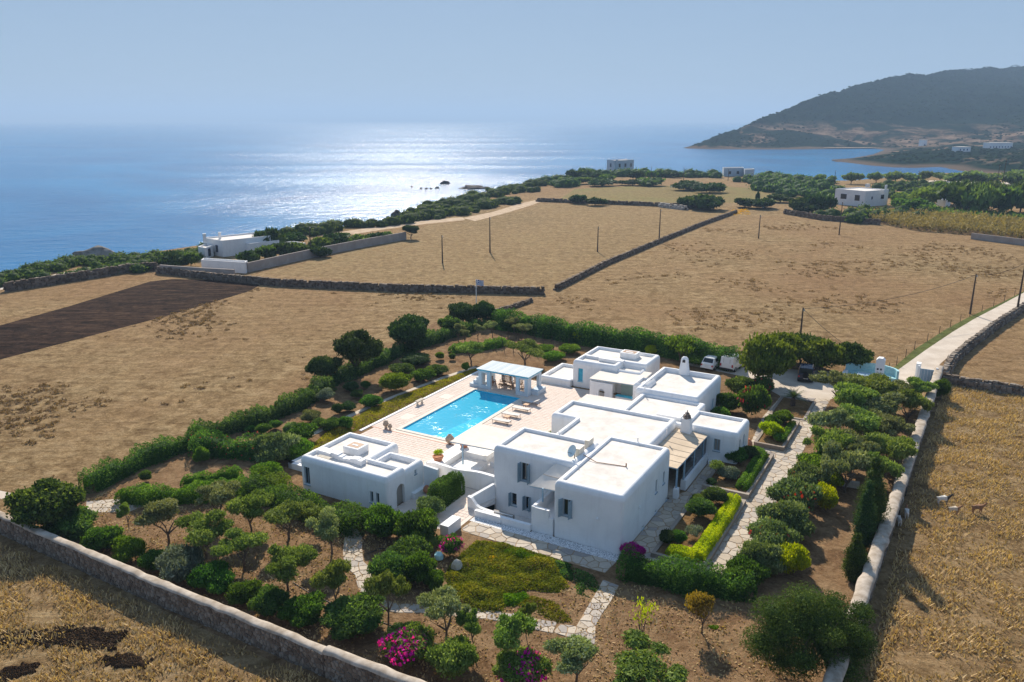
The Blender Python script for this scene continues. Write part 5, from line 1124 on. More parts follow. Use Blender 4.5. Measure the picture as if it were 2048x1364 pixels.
# garden left of the pool
BG = 'shrubs in the garden left of the pool'
for x, y, tp, w, kd, m_, lb in (
  (653,808,772,42,'round',L_silver,'grey leaved round bush beside the left oleander hedge'), (703,788,758,38,'round',L_dark,'dark clipped ball uphill of the grey bush'), (731,780,760,22,'round',L_olean,'small green bush right of the dark clipped ball'),
  (716,800,776,26,'loose',L_shrub,'upright green bush between the clipped balls'), (790,790,748,72,'loose',L_lime,'bright lime green spreading bush beside the pool strip'), (676,832,806,30,'round',L_dark,'low dark mound left of the pair near the strip'), (698,828,800,42,'round',L_dark,'larger dark mound of the pair near the strip'),
  (742,820,790,50,'loose',L_olean,'spreading green bush at the edge of the pool strip'), (834,738,710,72,'round',L_dark,'wide dark clipped mound in the upper garden'), (800,752,732,54,'loose',L_shrub,'olive green bush below the wide dark mound'), (846,768,738,48,'loose',L_olean,'bright bush above the lime green one'), (872,756,734,56,'loose',L_shrub,'dull spreading bush near the pavilion steps'),
  (880,722,700,24,'round',L_lime,'small bright ball near the upper olive tree'), (905,722,704,18,'round',L_shrub,'tiny dark ball near the upper olive tree'), (931,745,724,24,'round',L_lime,'small bright ball at the foot of the upper olive tree'),
  (625,850,822,46,'loose',L_olive,'pale olive green shrub among the lower garden shrubs'), (640,862,838,40,'loose',L_shrub,'dull green shrub among the lower garden shrubs'), (665,865,836,44,'loose',L_shrub,'round leaved shrub near the lower end of the strip'), (690,862,832,36,'loose',L_olean,'glossy shrub near the lower end of the strip'), (610,890,850,60,'loose',L_olean,'dark spreading shrub behind the cottage'), (582,880,845,34,'loose',L_grey,'greyish shrub beside the dark spreading one'),
  (560,935,868,92,'loose',L_grey,'large oleander bush with pink blossom left of the cottage'), (530,965,925,60,'loose',L_lime,'bright ferny bush in front of the cottage side terrace'), (600,925,880,60,'loose',L_lime,'light green bush between cottage and grass strip')):
    shrub(x, y, tp, w, kd, m_, lb, group=BG)
vhedge([(1.4,-8.0),(4.3,-8.0)], 1.15, .9, L_shrub, 'clipped hedge behind the cottage roof beside the terrace', seed=22, L=.1, Wd=.06, dens=1200, bumpy=.03)
vball(14.6,2.0,1.0,.9,L_lime,'light green bush against the villa beside the loungers','loose',0); vball(13.7,.2,1.2,.6,L_lime,'low light green bush under the villa wall by the pool','loose',0); vball(14.7,4.5,.8,1.2,L_shrub,'upright bush at the villa corner facing the pool','loose',0)
hpx([(660,770),(720,745),(790,712),(850,690),(905,672),(960,655)], 1.5, 2.2, L_shrub, 'long mixed hedge along the upper left side of the garden', seed=23, L=.26, Wd=.11, dens=300)
hpx([(905,705),(960,700),(1010,690)], 1.1, 1.6, L_lime, 'light green low hedge above the upper garden', seed=24, L=.22, Wd=.1, dens=320)
# big dark trees at the garden's upper edge
tree(712,752,662,118,'dark',L_dark,'large dark spreading lentisk tree at the left garden edge', name='lentisk_tree', lo=.22, bark=m_barkd); tree(652,762,702,70,'dark',L_dark,'dark bush joined to the left of the spreading lentisk', name='lentisk_tree', lo=.05, bark=m_barkd)
tree(825,702,621,92,'dark',L_dark,'dark dome shaped lentisk tree at the upper garden edge', name='lentisk_tree', lo=.08, bark=m_barkd)
tree(925,650,598,70,'dark',L_dark,'dark lentisk tree behind the flagpole, left of the pair', name='lentisk_tree', lo=.1, bark=m_barkd); tree(968,648,600,56,'dark',L_dark,'dark lentisk tree behind the flagpole, right of the pair', name='lentisk_tree', lo=.1, bark=m_barkd); tree(895,668,628,52,'dark',L_shrub,'dull green bush below the flagpole lentisks', name='lentisk_tree', lo=.05)
for x, y, tp, w, lb in ((942,728,680,62,'olive tree with a broad flat crown above the pavilion'), (1050,732,680,80,'large round olive tree right of the pavilion roof'), (930,688,656,30,'small olive in the vineyard, lower left one'), (956,680,648,26,'small olive in the vineyard under the flagpole'), (985,675,638,32,'small olive in the middle of the vineyard top'), (1044,682,644,40,'olive beside the upper hedge, right end of the vineyard'), (1028,668,632,32,'olive partly behind the right end vineyard olive'), (917,682,642,34,'olive at the left corner of the vineyard')):
    tree(x, y, tp, w*1.05, 'olive' if w < 50 else 'oliveg', L_olive if w < 50 else L_olive_g, lb, group='olives above the pool', lo=.34)
hpx([(995,655),(1060,666),(1130,680),(1200,692),(1270,700),(1340,712),(1400,724),(1462,738)], 2.8, 2.6, L_olean, 'tall dark oleander hedge along the far side of the garden', seed=25, L=.3, Wd=.12, dens=240, bumpy=.1)
tree(1360,728,664,72,'thin',L_lime,'airy light green fig tree behind the guest house', name='fig_tree', lo=.18); shrub(1165,690,655,56,'loose',L_yg,'yellow green bush before the far oleander hedge'); shrub(1238,698,668,50,'loose',L_lime,'fresh green bush before the far oleander hedge')
for x, y, tp, w, lb in ((1090,712,690,44,'bright bush left of the guest house, upper one'), (1105,728,706,48,'bright bush left of the guest house, middle one'), (1140,712,688,50,'bright bush behind the corner of the guest house'), (1118,722,704,30,'dark ball beside the guest house terrace'), (1300,714,690,30,'small yellow bush behind the guest house roof'), (1405,735,708,90,'low green bush beside the white hatchback')): shrub(x, y, tp, w, 'loose', L_lime if 'yellow' not in lb else L_yg, lb, group='bushes around the guest house')
# big mastic bushes at the parking
for x, y, tp, w, m_, lb in ((1518,770,660,100,L_mastic,'huge rounded mastic bush at the left of the parking shade'), (1560,735,655,90,L_mastic,'tall mastic bush behind the huge rounded one'), (1640,745,672,110,L_mastic,'wide mastic bush overhanging the dark car'), (1698,742,674,86,L_juni,'dark mastic bush at the right end of the parking clump'), (1600,728,662,90,L_juni,'dark mastic bush around the utility pole')): 
    tree(x, y, tp, w*1.12, 'mass', m_, lb, name='mastic_bush', lo=.04, group='mastic bushes at the parking', bark=m_barkd)
# vineyard posts and vines
Rv = random.Random(3)
for r_ in range(4):
    for k in range(8):
        x, y = 975 + k*17 + r_*14 + Rv.uniform(-2,2), 700 - r_*8 + k*2.4
        MB().cyl(0, 0, 0, .04, .035, 1.15, 6).build('vineyard_stake', m_barkd, loc=at(x, y), label='weathered vineyard stake, %s row from the pavilion, %s from the left' % (ORD[r_], ORD[k]), cat='stake', group='stakes of the small vineyard')
# ------------------------------------------------------------------ walls
m_rubble = stonemat('rubble_stone', (.16,.12,.09), (.27,.215,.165), (.36,.31,.26), .5, .95)
m_rubble_far = stonemat('field_stone', (.12,.085,.06), (.21,.155,.11), (.30,.24,.19), .5, .95)
m_plasterwall = simple('weathered_plaster', (.30,.245,.19), (.50,.435,.365), 1.6, .95, .4, .05, 'world', detail=7)
m_mortard = simple('wall_mortar', (.17,.13,.10), (.25,.20,.16), 2, .95, .4, .05, 'world')
def masonry_wall(name, pts, h, th, label, size, cope_h, cope_w, face, limit=300, seed=1, hs=None):
    """rubble wall with individually laid facing stones on one face and a rounded plaster coping; pts = centre line"""
    t = empty(name, pts[0], 0, label, 'wall'); o = Vector(pts[0]); hs = hs or [h]*len(pts); body = MB(); stones = []; cop = MB(); NP = 8
    for i in range(len(pts)-1):
        P, Q = Vector(pts[i])-o, Vector(pts[i+1])-o; d = (Q-P).normalized(); n = Vector((-d.y, d.x, 0)); L = (Q-P).length
        a = P + n*th/2; b = Q + n*th/2; c = Q - n*th/2; e = P - n*th/2
        body.add([(*a[:2],-.05),(*b[:2],-.05),(*c[:2],-.05),(*e[:2],-.05),(*a[:2],hs[i]),(*b[:2],hs[i+1]),(*c[:2],hs[i+1]),(*e[:2],hs[i])], ((0,1,5,4),(2,3,7,6),(4,5,6,7),(0,4,7,3),(1,2,6,5)))
        F0 = P + n*face*th/2; hm = min(hs[i], hs[i+1])
        for c_ in cells([(0,0),(L,0),(L,hm),(0,hm)], size, seed*17+i, .42):
            stones.append((i, F0, d, n*face, shrink(c_, .022)))
    body.build('core', m_mortard, t)
    # rounded coping swept along the line
    rr = []; R = random.Random(seed); step = []
    for i in range(len(pts)-1):
        P, Q = Vector(pts[i])-o, Vector(pts[i+1])-o; k = max(1, int((Q-P).length/.7))
        for j in range(k + (1 if i == len(pts)-2 else 0)): u = j/k; step.append((P.lerp(Q, u), hs[i]*(1-u)+hs[i+1]*u, (Q-P).normalized()))
    for p, z, d in step:
        n = Vector((-d.y, d.x, 0)); w = cope_w*(1+R.uniform(-.10,.10))/2; ch = cope_h*(1+R.uniform(-.28,.28)); p = p + n*R.uniform(-.04,.04); rr.append([tuple(p + n*w*math.cos(math.pi*j/NP)) [:2] + (z - .03 + ch*math.sin(math.pi*j/NP)**.7,) for j in range(NP+1)])
    N = NP+1; vs = [q for r in rr for q in r]; cop.add(vs, [(i*N+j, (i+1)*N+j, (i+1)*N+j+1, i*N+j+1) for i in range(len(rr)-1) for j in range(NP)], True)
    cop.add(rr[0], [tuple(range(N))]); cop.add(rr[-1], [tuple(range(N))]); cop.add(vs, [(i*N, i*N+NP, (i+1)*N+NP, (i+1)*N) for i in range(len(rr)-1)]); cop.build('coping', m_plasterwall, t)
    def dist(s): 
        q = s[1] + s[2]*s[4][0][0] + o; return (q.x**2 + q.y**2)/max(abs(area(s[4])), .01)
    stones.sort(key=dist); rest = MB()
    for k, (i, F0, d, nf, c) in enumerate(stones):
        if area(c) < 0: c = c[::-1]
        pr = R.uniform(.03, .09); n_ = len(c); cx_ = sum(q[0] for q in c)/n_; cz_ = sum(q[1] for q in c)/n_
        V = lambda q, u: F0 + d*q[0] + Vector((0,0,q[1])) + nf*u
        vs = [V(q, -.01) for q in c] + [V((cx_+(q[0]-cx_)*.86, cz_+(q[1]-cz_)*.86), pr) for q in c]
        fs = [(j, (j+1) % n_, n_+(j+1) % n_, n_+j) for j in range(n_)] + [tuple(range(n_, 2*n_))]
        if k < limit:
            ctr = V((cx_, cz_), 0); mb = MB(); mb.add([v - ctr for v in vs], fs); link('stone', mb.mesh('stone', m_rubble), t, loc=ctr)
        else: rest.add(vs, fs)
    if rest.v: link('stones', rest.mesh('stones', m_rubble), t, kind='stuff')
    return t
fw_pts = [Vector((-60,67.0,0)), Vector((-38.1,53.9,0)), Vector((-22.7,45.0,0)), Vector((-13.2,39.75,0)), Vector((-10.35,38.1,0))]
masonry_wall('garden_wall', fw_pts, 1.5, .5, 'long rubble stone wall with pale rounded top along the front of the orchard', .30, .16, .62, -1, seed=1)
masonry_wall('garden_wall', [Vector((-10.3,38.07,0)), Vector((-3.6,34.6,0)), Vector((3,31.2,0))], 1.62, .5, 'slightly taller end section of the front wall behind the bougainvillea', .30, .2, .66, -1, seed=2)
masonry_wall('garden_wall', [Vector((51.2,91.0,0)), Vector((34.2,63.5,0)), Vector((27.9,53.35,0)), Vector((20.8,42.0,0)), Vector((14,31.0,0))], 1.5, .6, 'long straight stone wall with a wide round plaster top along the right of the garden', .36, .26, .95, 1, seed=3)
def rubble_wall(pts, h, label, w=.7, size=.42, seed=0, m=None, name='dry_stone_wall', end=.8):
    R = random.Random(seed+90); t = empty(name, pts[0], 0, label, 'wall'); o = Vector(pts[0]); core_ = MB(); st = MB()
    for i in range(len(pts)-1):
        P, Q = Vector(pts[i])-o, Vector(pts[i+1])-o; d = (Q-P).normalized(); n = Vector((-d.y,d.x,0)); L = (Q-P).length; ww = w*.36
        core_.add([(*(P+n*ww)[:2],-.05),(*(Q+n*ww)[:2],-.05),(*(Q-n*ww)[:2],-.05),(*(P-n*ww)[:2],-.05),(*(P+n*ww*.7)[:2],h*.85),(*(Q+n*ww*.7)[:2],h*.85),(*(Q-n*ww*.7)[:2],h*.85),(*(P-n*ww*.7)[:2],h*.85)], ((0,1,5,4),(2,3,7,6),(4,5,6,7),(0,4,7,3),(1,2,6,5)))
        lay = max(2, int(h/(size*.62)))
        for k in range(int(L/size)+1):
            for ly in range(lay+1):
                for sd_ in ((-1, 1) if ly < lay else (0,)):
                    s_ = R.uniform(.75,1.3); c = P + d*(k*size + R.uniform(-.4,.4)*size) + n*sd_*w*(.34-.1*ly/lay); z = ly*h/(lay+.3) + R.uniform(-.06,.06)
                    sx, sy, sz = size*s_*.55, size*R.uniform(.4,.6), size*R.uniform(.28,.42); q = R.uniform(-.5,.5) + math.atan2(d.y, d.x); vs = []
                    for dx, dy, dz in ((-1,-1,-1),(1,-1,-1),(1,1,-1),(-1,1,-1),(-1,-1,1),(1,-1,1),(1,1,1),(-1,1,1)):
                        jx, jy, jz = dx*sx*R.uniform(.7,1.1), dy*sy*R.uniform(.7,1.1), dz*sz*R.uniform(.7,1.1); vs.append((c.x+jx*math.cos(q)-jy*math.sin(q), c.y+jx*math.sin(q)+jy*math.cos(q), z+sz*.6+jz))
                    st.add(vs, ((3,2,1,0),(4,5,6,7),(0,1,5,4),(1,2,6,5),(2,3,7,6),(3,0,4,7)))
    core_.build('core', m_mortard, t); me = st.mesh('stones', m or m_rubble_far); link('stones', me, t, kind='stuff'); return t
rubble_wall(pxpoly([(318,546),(430,560),(560,572),(800,583),(1088,589)]), 1.15, 'dark dry stone wall crossing the fields behind the garden', seed=1, size=.6)
rubble_wall(pxpoly([(1114,580),(1210,531),(1322,484),(1400,452),(1472,426)]), .85, 'low dry stone wall running diagonally towards the coast', seed=2, size=.6)
rubble_wall(pxpoly([(985,628),(1030,615),(1064,603)]), .5, 'tumbled remains of a wall beside the flagpole', seed=3, size=.5)
rubble_wall(pxpoly([(15,583),(100,570),(200,554),(262,544),(318,540)]), 1.5, 'dry stone wall with pale top beyond the ploughed field', seed=4, size=.6)
rubble_wall(pxpoly([(1075,403),(1180,407),(1300,412),(1420,418)]), 1.1, 'dark bush grown field wall before the coastal meadow', seed=5, size=.9, w=1.0)
rubble_wall(pxpoly([(1322,414),(1370,420)]), 1.2, 'heap of pale rubble in the far field wall', seed=6, size=.9, w=2.4, m=stonemat('pale_rubble', (.3,.26,.22), (.45,.41,.37), (.55,.51,.47)))
rubble_wall(pxpoly([(1570,428),(1640,440),(1760,450)]), 1.4, 'stone wall below the white house with blue shutters', seed=7, size=.7)
rubble_wall(pxpoly([(1887,756),(1905,724),(1940,694),(1985,660),(2012,642),(2048,618),(2110,585)]), 1.0, 'pale dry stone wall along the right side of the gravel road', seed=8, size=.5, w=.9, m=m_rubble)
rubble_wall(pxpoly([(1892,768),(1960,778),(2060,793),(2200,812)]), 1.0, 'dry stone wall leading right from the garden gate', seed=9, size=.5, w=.9, m=m_rubble)
def plain_wall(pts, h, th, m, label):
    t = MB()
    o = Vector(pts[0])
    for i in range(len(pts)-1):
        P, Q = Vector(pts[i])-o, Vector(pts[i+1])-o; d = (Q-P).normalized(); n = Vector((-d.y,d.x,0))*th/2; t.prism([tuple((P+n)[:2]), tuple((P-n)[:2]), tuple((Q-n)[:2]), tuple((Q+n)[:2])], -.05, h)
    return t.build('boundary_wall', m, None, loc=o, label=label, cat='wall')
m_concrete = simple('grey_render', (.30,.26,.23), (.37,.33,.30), .5, .95, .2, .05, 'world')
plain_wall(pxpoly([(496,545),(560,530),(640,512),(730,494),(812,479)]), 2.0, .35, m_concrete, 'smooth grey boundary wall of the coastal house garden')
plain_wall(pxpoly([(322,547),(400,553),(470,557)]), 1.8, .4, m_concrete, 'retaining wall below the drive of the coastal house')
plain_wall(pxpoly([(1942,478),(2060,493),(2200,512)]), 1.6, .4, m_concrete, 'concrete boundary wall before the reeds at the right')
plain_wall(pxpoly([(1666,968),(1718,976)]), .5, .4, m_stone, 'short pale retaining wall in the right orchard')
# road fence posts
for k in range(16):
    u = k/15; q = u*(len(verge)-3); i = int(q); p = verge[i].lerp(verge[i+1], q-i)
    MB().cyl(0, 0, 0, .045, .04, 1.15, 6).build('fence_post', m_barkd, loc=(p.x, p.y, 0), label='thin wooden fence post beside the gravel road, number %s from the gate' % ORD[k] if k < 16 else '', cat='fence post', group='fence posts beside the road')
# ------------------------------------------------------------------ gate, roadside seat
m_aqua = simple('aqua_tile', (.30,.58,.64), (.44,.68,.72), 6, .5)
gt = empty('meter_pillar', at(1752,762), -ALPHA, 'white pillar and counter with turquoise tiled seat walls beside the gate', 'pillar')
MB().box(.25, 0, 0, .95, .8, 2.7).build('pillar', m_white, gt); c_ = MB(); c_.prof([(-.22,2.7),(.72,2.7),(.5,2.95),(0,2.95)], 'y', -.4, .4); c_.build('cap', m_white, gt)
for z_ in (1.1, 1.5): 
    for y_ in (-.1, .25): MB().box(y_+.15, -.41, z_, .2, .03, .22).build('meter_door', m_acbox if z_ < 1.3 else m_dark, gt)
MB().rng(-2.0, .9, -1.7, -.42, 0, .95).build('counter', m_white, gt); MB().rng(-1.9, -.3, -1.6, -.5, .95, .99).build('counter_top', m_blue, gt)
sw = MB()
for k in range(12):
    q0, q1 = math.pi*(.02 + .08*k), math.pi*(.02 + .08*(k+1)); 
    for r0, r1, z0, z1 in ((2.7, 2.95, 0, 1.5), (2.0, 2.7, 0, .55)): sw.prism([(-.6+r*math.cos(q), .1+r*.75*math.sin(q)) for r, q in ((r0,q0),(r1,q0),(r1,q1),(r0,q1))], z0, z1)
sw.build('curved_seat_wall', m_aqua, gt)
MB().rng(-3.7, -3.2, -1.2, .3, 0, .8).build('end_block', m_white, gt)
gg = empty('entrance_gate', at(1868,768), -ALPHA, 'pale blue entrance gate leaf between white piers at the road', 'gate')
MB().box(-1.9, 1.6, 0, .5, .9, 1.9).build('pier', m_white, gg); MB().box(-.85, .3, .1, 1.6, .06, 1.5).build('leaf', m_blue, gg); MB().box(-1.8, .3, 0, .2, .25, 1.9).build('pier', m_white, gg); MB().box(.1, .3, 0, .25, .25, 1.9).build('pier', m_white, gg)
for k in range(5): MB().box(-1.5 + k*.33, .255, .1, .03, .03, 1.5).build('bar', m_white, gg)
# ------------------------------------------------------------------ utility poles and wires
PT = {}
def pole(px, py, top, label, arm=True, key=None):
    p = at(px, py); h = hgt(px, py, top); t = empty('utility_pole', p, 0, label, 'utility pole', 'wooden utility poles'); MB().cyl(0, 0, -.1, .13+h*.006, .09, h+.1, 8).build('shaft', m_barkd, t)
    if arm: MB().box(.12, 0, h-.5, .22, .14, .3).build('insulator', m_acbox, t)
    PT[key or label] = Vector((p.x, p.y, h-.15))
for x, y, tp, lb, k in ((885,526,470,'thin utility pole at the left of the stubble field',0), (980,505,434,'tall utility pole in the middle of the stubble field',0), (1195,504,453,'short utility pole right of the tall one in the stubble field',0), (1318,484,418,'utility pole standing at the diagonal stone wall',0), (1517,477,430,'lone utility pole in the wide field beyond the guest house',0), (1678,470,404,'utility pole with a stay below the white house',0),
        (1598,700,615,'utility pole rising out of the mastic bushes','a'), (1940,628,548,'utility pole on the near verge of the gravel road','b'), (2033,628,524,'tallest utility pole at the right edge by the road wall','c'), (622,506,452,'utility pole beside the white garden wall of the coastal house',0), (1302,360,332,'small far pole right of the two storey coastal house',0), (1367,360,333,'small far pole in the coastal scrub',0), (1456,362,338,'small far pole by the low blue house',0), (1668,372,341,'far pole near the bay shore',0), (1834,378,342,'far pole between the shore trees',0), (2000,400,318,'tall far pole with a transformer at the right',0), (1990,392,330,'far pole behind the transformer pole',0)):
    pole(x, y, tp, lb, key=k or lb)
def wire(a, c, sag, label):
    pts = [a.lerp(c, i/14) - Vector((0,0,sag*4*(i/14)*(1-i/14))) for i in range(15)]; o = pts[0]; MB().tube([p-o for p in pts], .028, 5).build('power_line', m_dark, None, loc=o, label=label, cat='cable')
wire(PT['a'], PT['b'], 1.1, 'sagging power line from the mastic bushes to the road pole'); wire(PT['b'], PT['c'], .6, 'power line between the two road poles'); wire(PT['a'], at(1722,735)+Vector((0,0,1.5)), .4, 'thin cable slanting down from the pole to the meter pillar')
# ------------------------------------------------------------------ flag
fp = at(953,640); fh = hgt(953,640,558); fl = empty('flagpole', fp, 0, 'white flagpole with a blue and white striped flag behind the lentisks', 'flag')
MB().cyl(0, 0, 0, .07, .045, fh, 8).build('pole', m_white, fl); fu = wid(953,640,1); FW, FH_ = 15*fu, 11*fu
m_fblue = simple('flag_blue', (.02,.07,.30)); m_fwhite = simple('flag_white', (.8,.8,.8))
def strip(x0, x1, z0, z1, m, nm, off):
    v, f = [], []; N = 10
    for i in range(N+1):
        x = x0+(x1-x0)*i/N; y = .18*math.sin(x/FW*7)*(x/FW) ; dz = -.35*(x/FW)**1.3*FH_*.5
        for z in (z0, z1):
            for s_ in (-off, off): v.append((x, y+s_, fh - .1 - FH_ + z + dz))
    for i in range(N):
        b = i*4; f += [(b, b+4, b+6, b+2), (b+1, b+3, b+7, b+5), (b, b+1, b+5, b+4), (b+2, b+6, b+7, b+3)]
    f += [(0,2,3,1), (N*4, N*4+1, N*4+3, N*4+2)]
    MB().add(v, f).build(nm, m, fl)
st_ = FH_/9; strip(.06, FW, 0, FH_, m_fwhite, 'field', .010)
for k in range(5): strip(.06, FW, (8-2*k)*st_, (9-2*k)*st_, m_fblue, 'blue_stripe', .016)
strip(.06, FH_*.55, 4*st_, FH_, m_fblue, 'canton', .022); strip(.06, FH_*.55, 6*st_, 7*st_, m_fwhite, 'cross_bar', .028); strip(FH_*.22, FH_*.33, 4*st_, FH_, m_fwhite, 'cross_upright', .028)
# ------------------------------------------------------------------ vehicles (x right, y forward)
m_carw = simple('white_car_paint', (.78,.78,.78), rough=.25); m_card = simple('dark_blue_car_paint', (.02,.035,.07), rough=.25); m_tyre = simple('tyre', (.015,.015,.015), rough=.9); m_rim = simple('alloy', (.45,.45,.46), rough=.35, metal=.6); m_lampr = simple('red_lamp', (.45,.02,.02), rough=.3); m_plate = simple('number_plate', (.75,.75,.72)); m_black = simple('black_plastic', (.02,.02,.02), rough=.6)
def loft(sections):     # sections: list of (y, [(x,z)...]) half outline mirrored -> closed skin
    mb = MB(); rings = []
    for y, half in sections: rings.append([(x, y, z) for x, z in half] + [(-x, y, z) for x, z in half[::-1]])
    n = len(rings[0]); vs = [p for r in rings for p in r]
    mb.add(vs, [(a*n+i, a*n+(i+1) % n, (a+1)*n+(i+1) % n, (a+1)*n+i) for a in range(len(rings)-1) for i in range(n)]); mb.add(rings[0], [tuple(range(n))]); mb.add(rings[-1], [tuple(range(n))]); return mb
def car(name, px, py, az, paint, label, L, Wd, H, kind):
    t = empty(name, at(px, py), -math.radians(az), label, 'van' if kind == 'van' else 'car'); w = Wd/2; belt = H*.60; gl = .26*H/1.5
    sec = lambda y, z1, ww, z0=.28: (y, [(ww*.92, z0), (ww, z0+.15), (ww, z1-.12), (ww*.93, z1)])
    if kind == 'hatch': S_ = [sec(0, belt*.95, w*.92), sec(.12, belt, w*.98), sec(1.0, belt, w), sec(L-1.1, belt*.98, w), sec(L-.35, belt*.83, w*.95), sec(L, belt*.62, w*.82)]
    elif kind == 'van': S_ = [sec(0, H*.62, w*.97), sec(.1, H*.62, w), sec(1.6, H*.62, w), sec(L-1.0, H*.58, w), sec(L-.3, H*.50, w*.95), sec(L, H*.38, w*.85)]
    else: S_ = [sec(0, belt, w*.97, .42), sec(.1, belt, w, .42), sec(1.4, belt, w, .42), sec(L-1.25, belt, w, .42), sec(L-.15, belt*.93, w*.97, .42), sec(L, belt*.8, w*.94, .42)]
    loft(S_).build('body', paint, t)
    z0 = (H*.62 if kind == 'van' else belt) - .03; yb, yr0, yr1, yf = {'hatch': (.10,.62,L-1.75,L-1.05), 'van': (.03,.10,L-1.75,L-1.0), 'suv': (.05,.16,L-2.0,L-1.45)}[kind]; wt = w*(.78 if kind == 'hatch' else .86)
    cab = [(yb, [(w*.93, z0), (w*.93, z0+.01)]), (yr0, [(w*.93, z0), (wt, H)]), (yr1, [(w*.93, z0), (wt, H)]), (yf, [(w*.93, z0), (w*.9, z0+.01)])]
    loft(cab).build('cabin', paint, t); lerp = lambda a, b, u: a+(b-a)*u
    # glass set just proud of the cabin skin
    def quad(p, nm='window'): MB().add(p, [(0,1,2,3)]).build(nm, m_glass, t)
    e = .012; u0, u1 = .18, .88; hz_ = H - z0
    if kind != 'van': quad([(s_*lerp(w*.93, wt, u)*.88, lerp(yb, yr0, u)-e, z0+hz_*u+e) for s_, u in ((-1,u0),(1,u0),(1,u1),(-1,u1))], 'rear_window')
    else:
        for s_ in (-1, 1): MB().box(s_*w*.45, yb+.0, H*.2, .02, .02, H*.7).build('door_seam', m_black, t)
    quad([(s_*lerp(w*.9, wt, u)*.9, lerp(yf, yr1, u)+e, z0+hz_*u+e) for s_, u in ((-1,u0),(1,u0),(1,u1),(-1,u1))], 'windscreen')
    segs = {'hatch': ((.30,.62),(.66,.97)), 'suv': ((.05,.30),(.34,.62),(.66,.95)), 'van': ((.72,.97),)}[kind]
    for s_ in (-1, 1):
        for a, b in segs:
            ya, yb2 = lerp(yr0, yr1, a) if a > .3 or kind != 'hatch' else lerp(yb+.35, yr1, a), lerp(yr0, yr1+.35, b)
            quad([(s_*(lerp(w*.93, wt, u)+e), y, z0+hz_*u) for y, u in ((ya,u0),(yb2,u0),(min(yb2, yr1+.05),u1),(max(ya, yr0+.03),u1))], 'side_window')
        for y in (.72, L-.78):
            wh = MB(); r = .31 if kind != 'suv' else .37; n = 16
            wh.add([(s_*(w-.2+dx), y+r*math.cos(6.283*i/n), r+r*math.sin(6.283*i/n)) for dx in (0,.21) for i in range(n)], [(i,(i+1)%n,n+(i+1)%n,n+i) for i in range(n)]+[tuple(range(n)), tuple(range(n,2*n))]); wo = wh.build('wheel', m_tyre, t)
            rm = MB(); r2 = r*.62; rm.add([(s_*(w+dx), y+r2*math.cos(6.283*i/n), r+r2*math.sin(6.283*i/n)) for dx in (.0,.022) for i in range(n)], [(i,(i+1)%n,n+(i+1)%n,n+i) for i in range(n)]+[tuple(range(n,2*n))]); rm.build('rim', m_rim, wo)
        MB().box(s_*w*.84, .0, belt*.62, w*.2, .08, .2 if kind != 'van' else .34).build('tail_lamp', m_lampr, t); MB().box(s_*(w+.07), L-1.35, z0+.02, .16, .1, .13).build('mirror', paint, t)
    MB().box(0, -.04, .30, Wd*.96, .12, .2).build('bumper', paint if kind == 'hatch' else m_black, t); MB().box(0, -.045, .55 if kind != 'suv' else .48, .5, .03, .11).build('number_plate', m_plate, t)
    if kind == 'suv': 
        wh = MB(); n = 16; wh.add([(.34*math.cos(6.283*i/n), y, .98+.34*math.sin(6.283*i/n)) for y in (-.2,.02) for i in range(n)], [(i,(i+1)%n,n+(i+1)%n,n+i) for i in range(n)]+[tuple(range(n)), tuple(range(n,2*n))]); wh.build('spare_wheel', m_tyre, t)
        for s_ in (-1, 1): MB().rng(s_*wt*.9-.03, s_*wt*.9+.03, .5, L-2.2, H, H+.06).build('roof_rail', m_black, t)
car('hatchback', 1413, 741, 38, m_carw, 'small white hatchback parked by the far hedge', 3.7, 1.66, 1.5, 'hatch')
car('delivery_van', 1452, 744, 38, m_carw, 'white panel van parked beside the hatchback', 4.3, 1.8, 1.85, 'van')
car('off_road_car', 1610, 766, 22, m_card, 'dark blue off road car with a spare wheel under the mastic bushes', 4.2, 1.78, 1.78, 'suv')
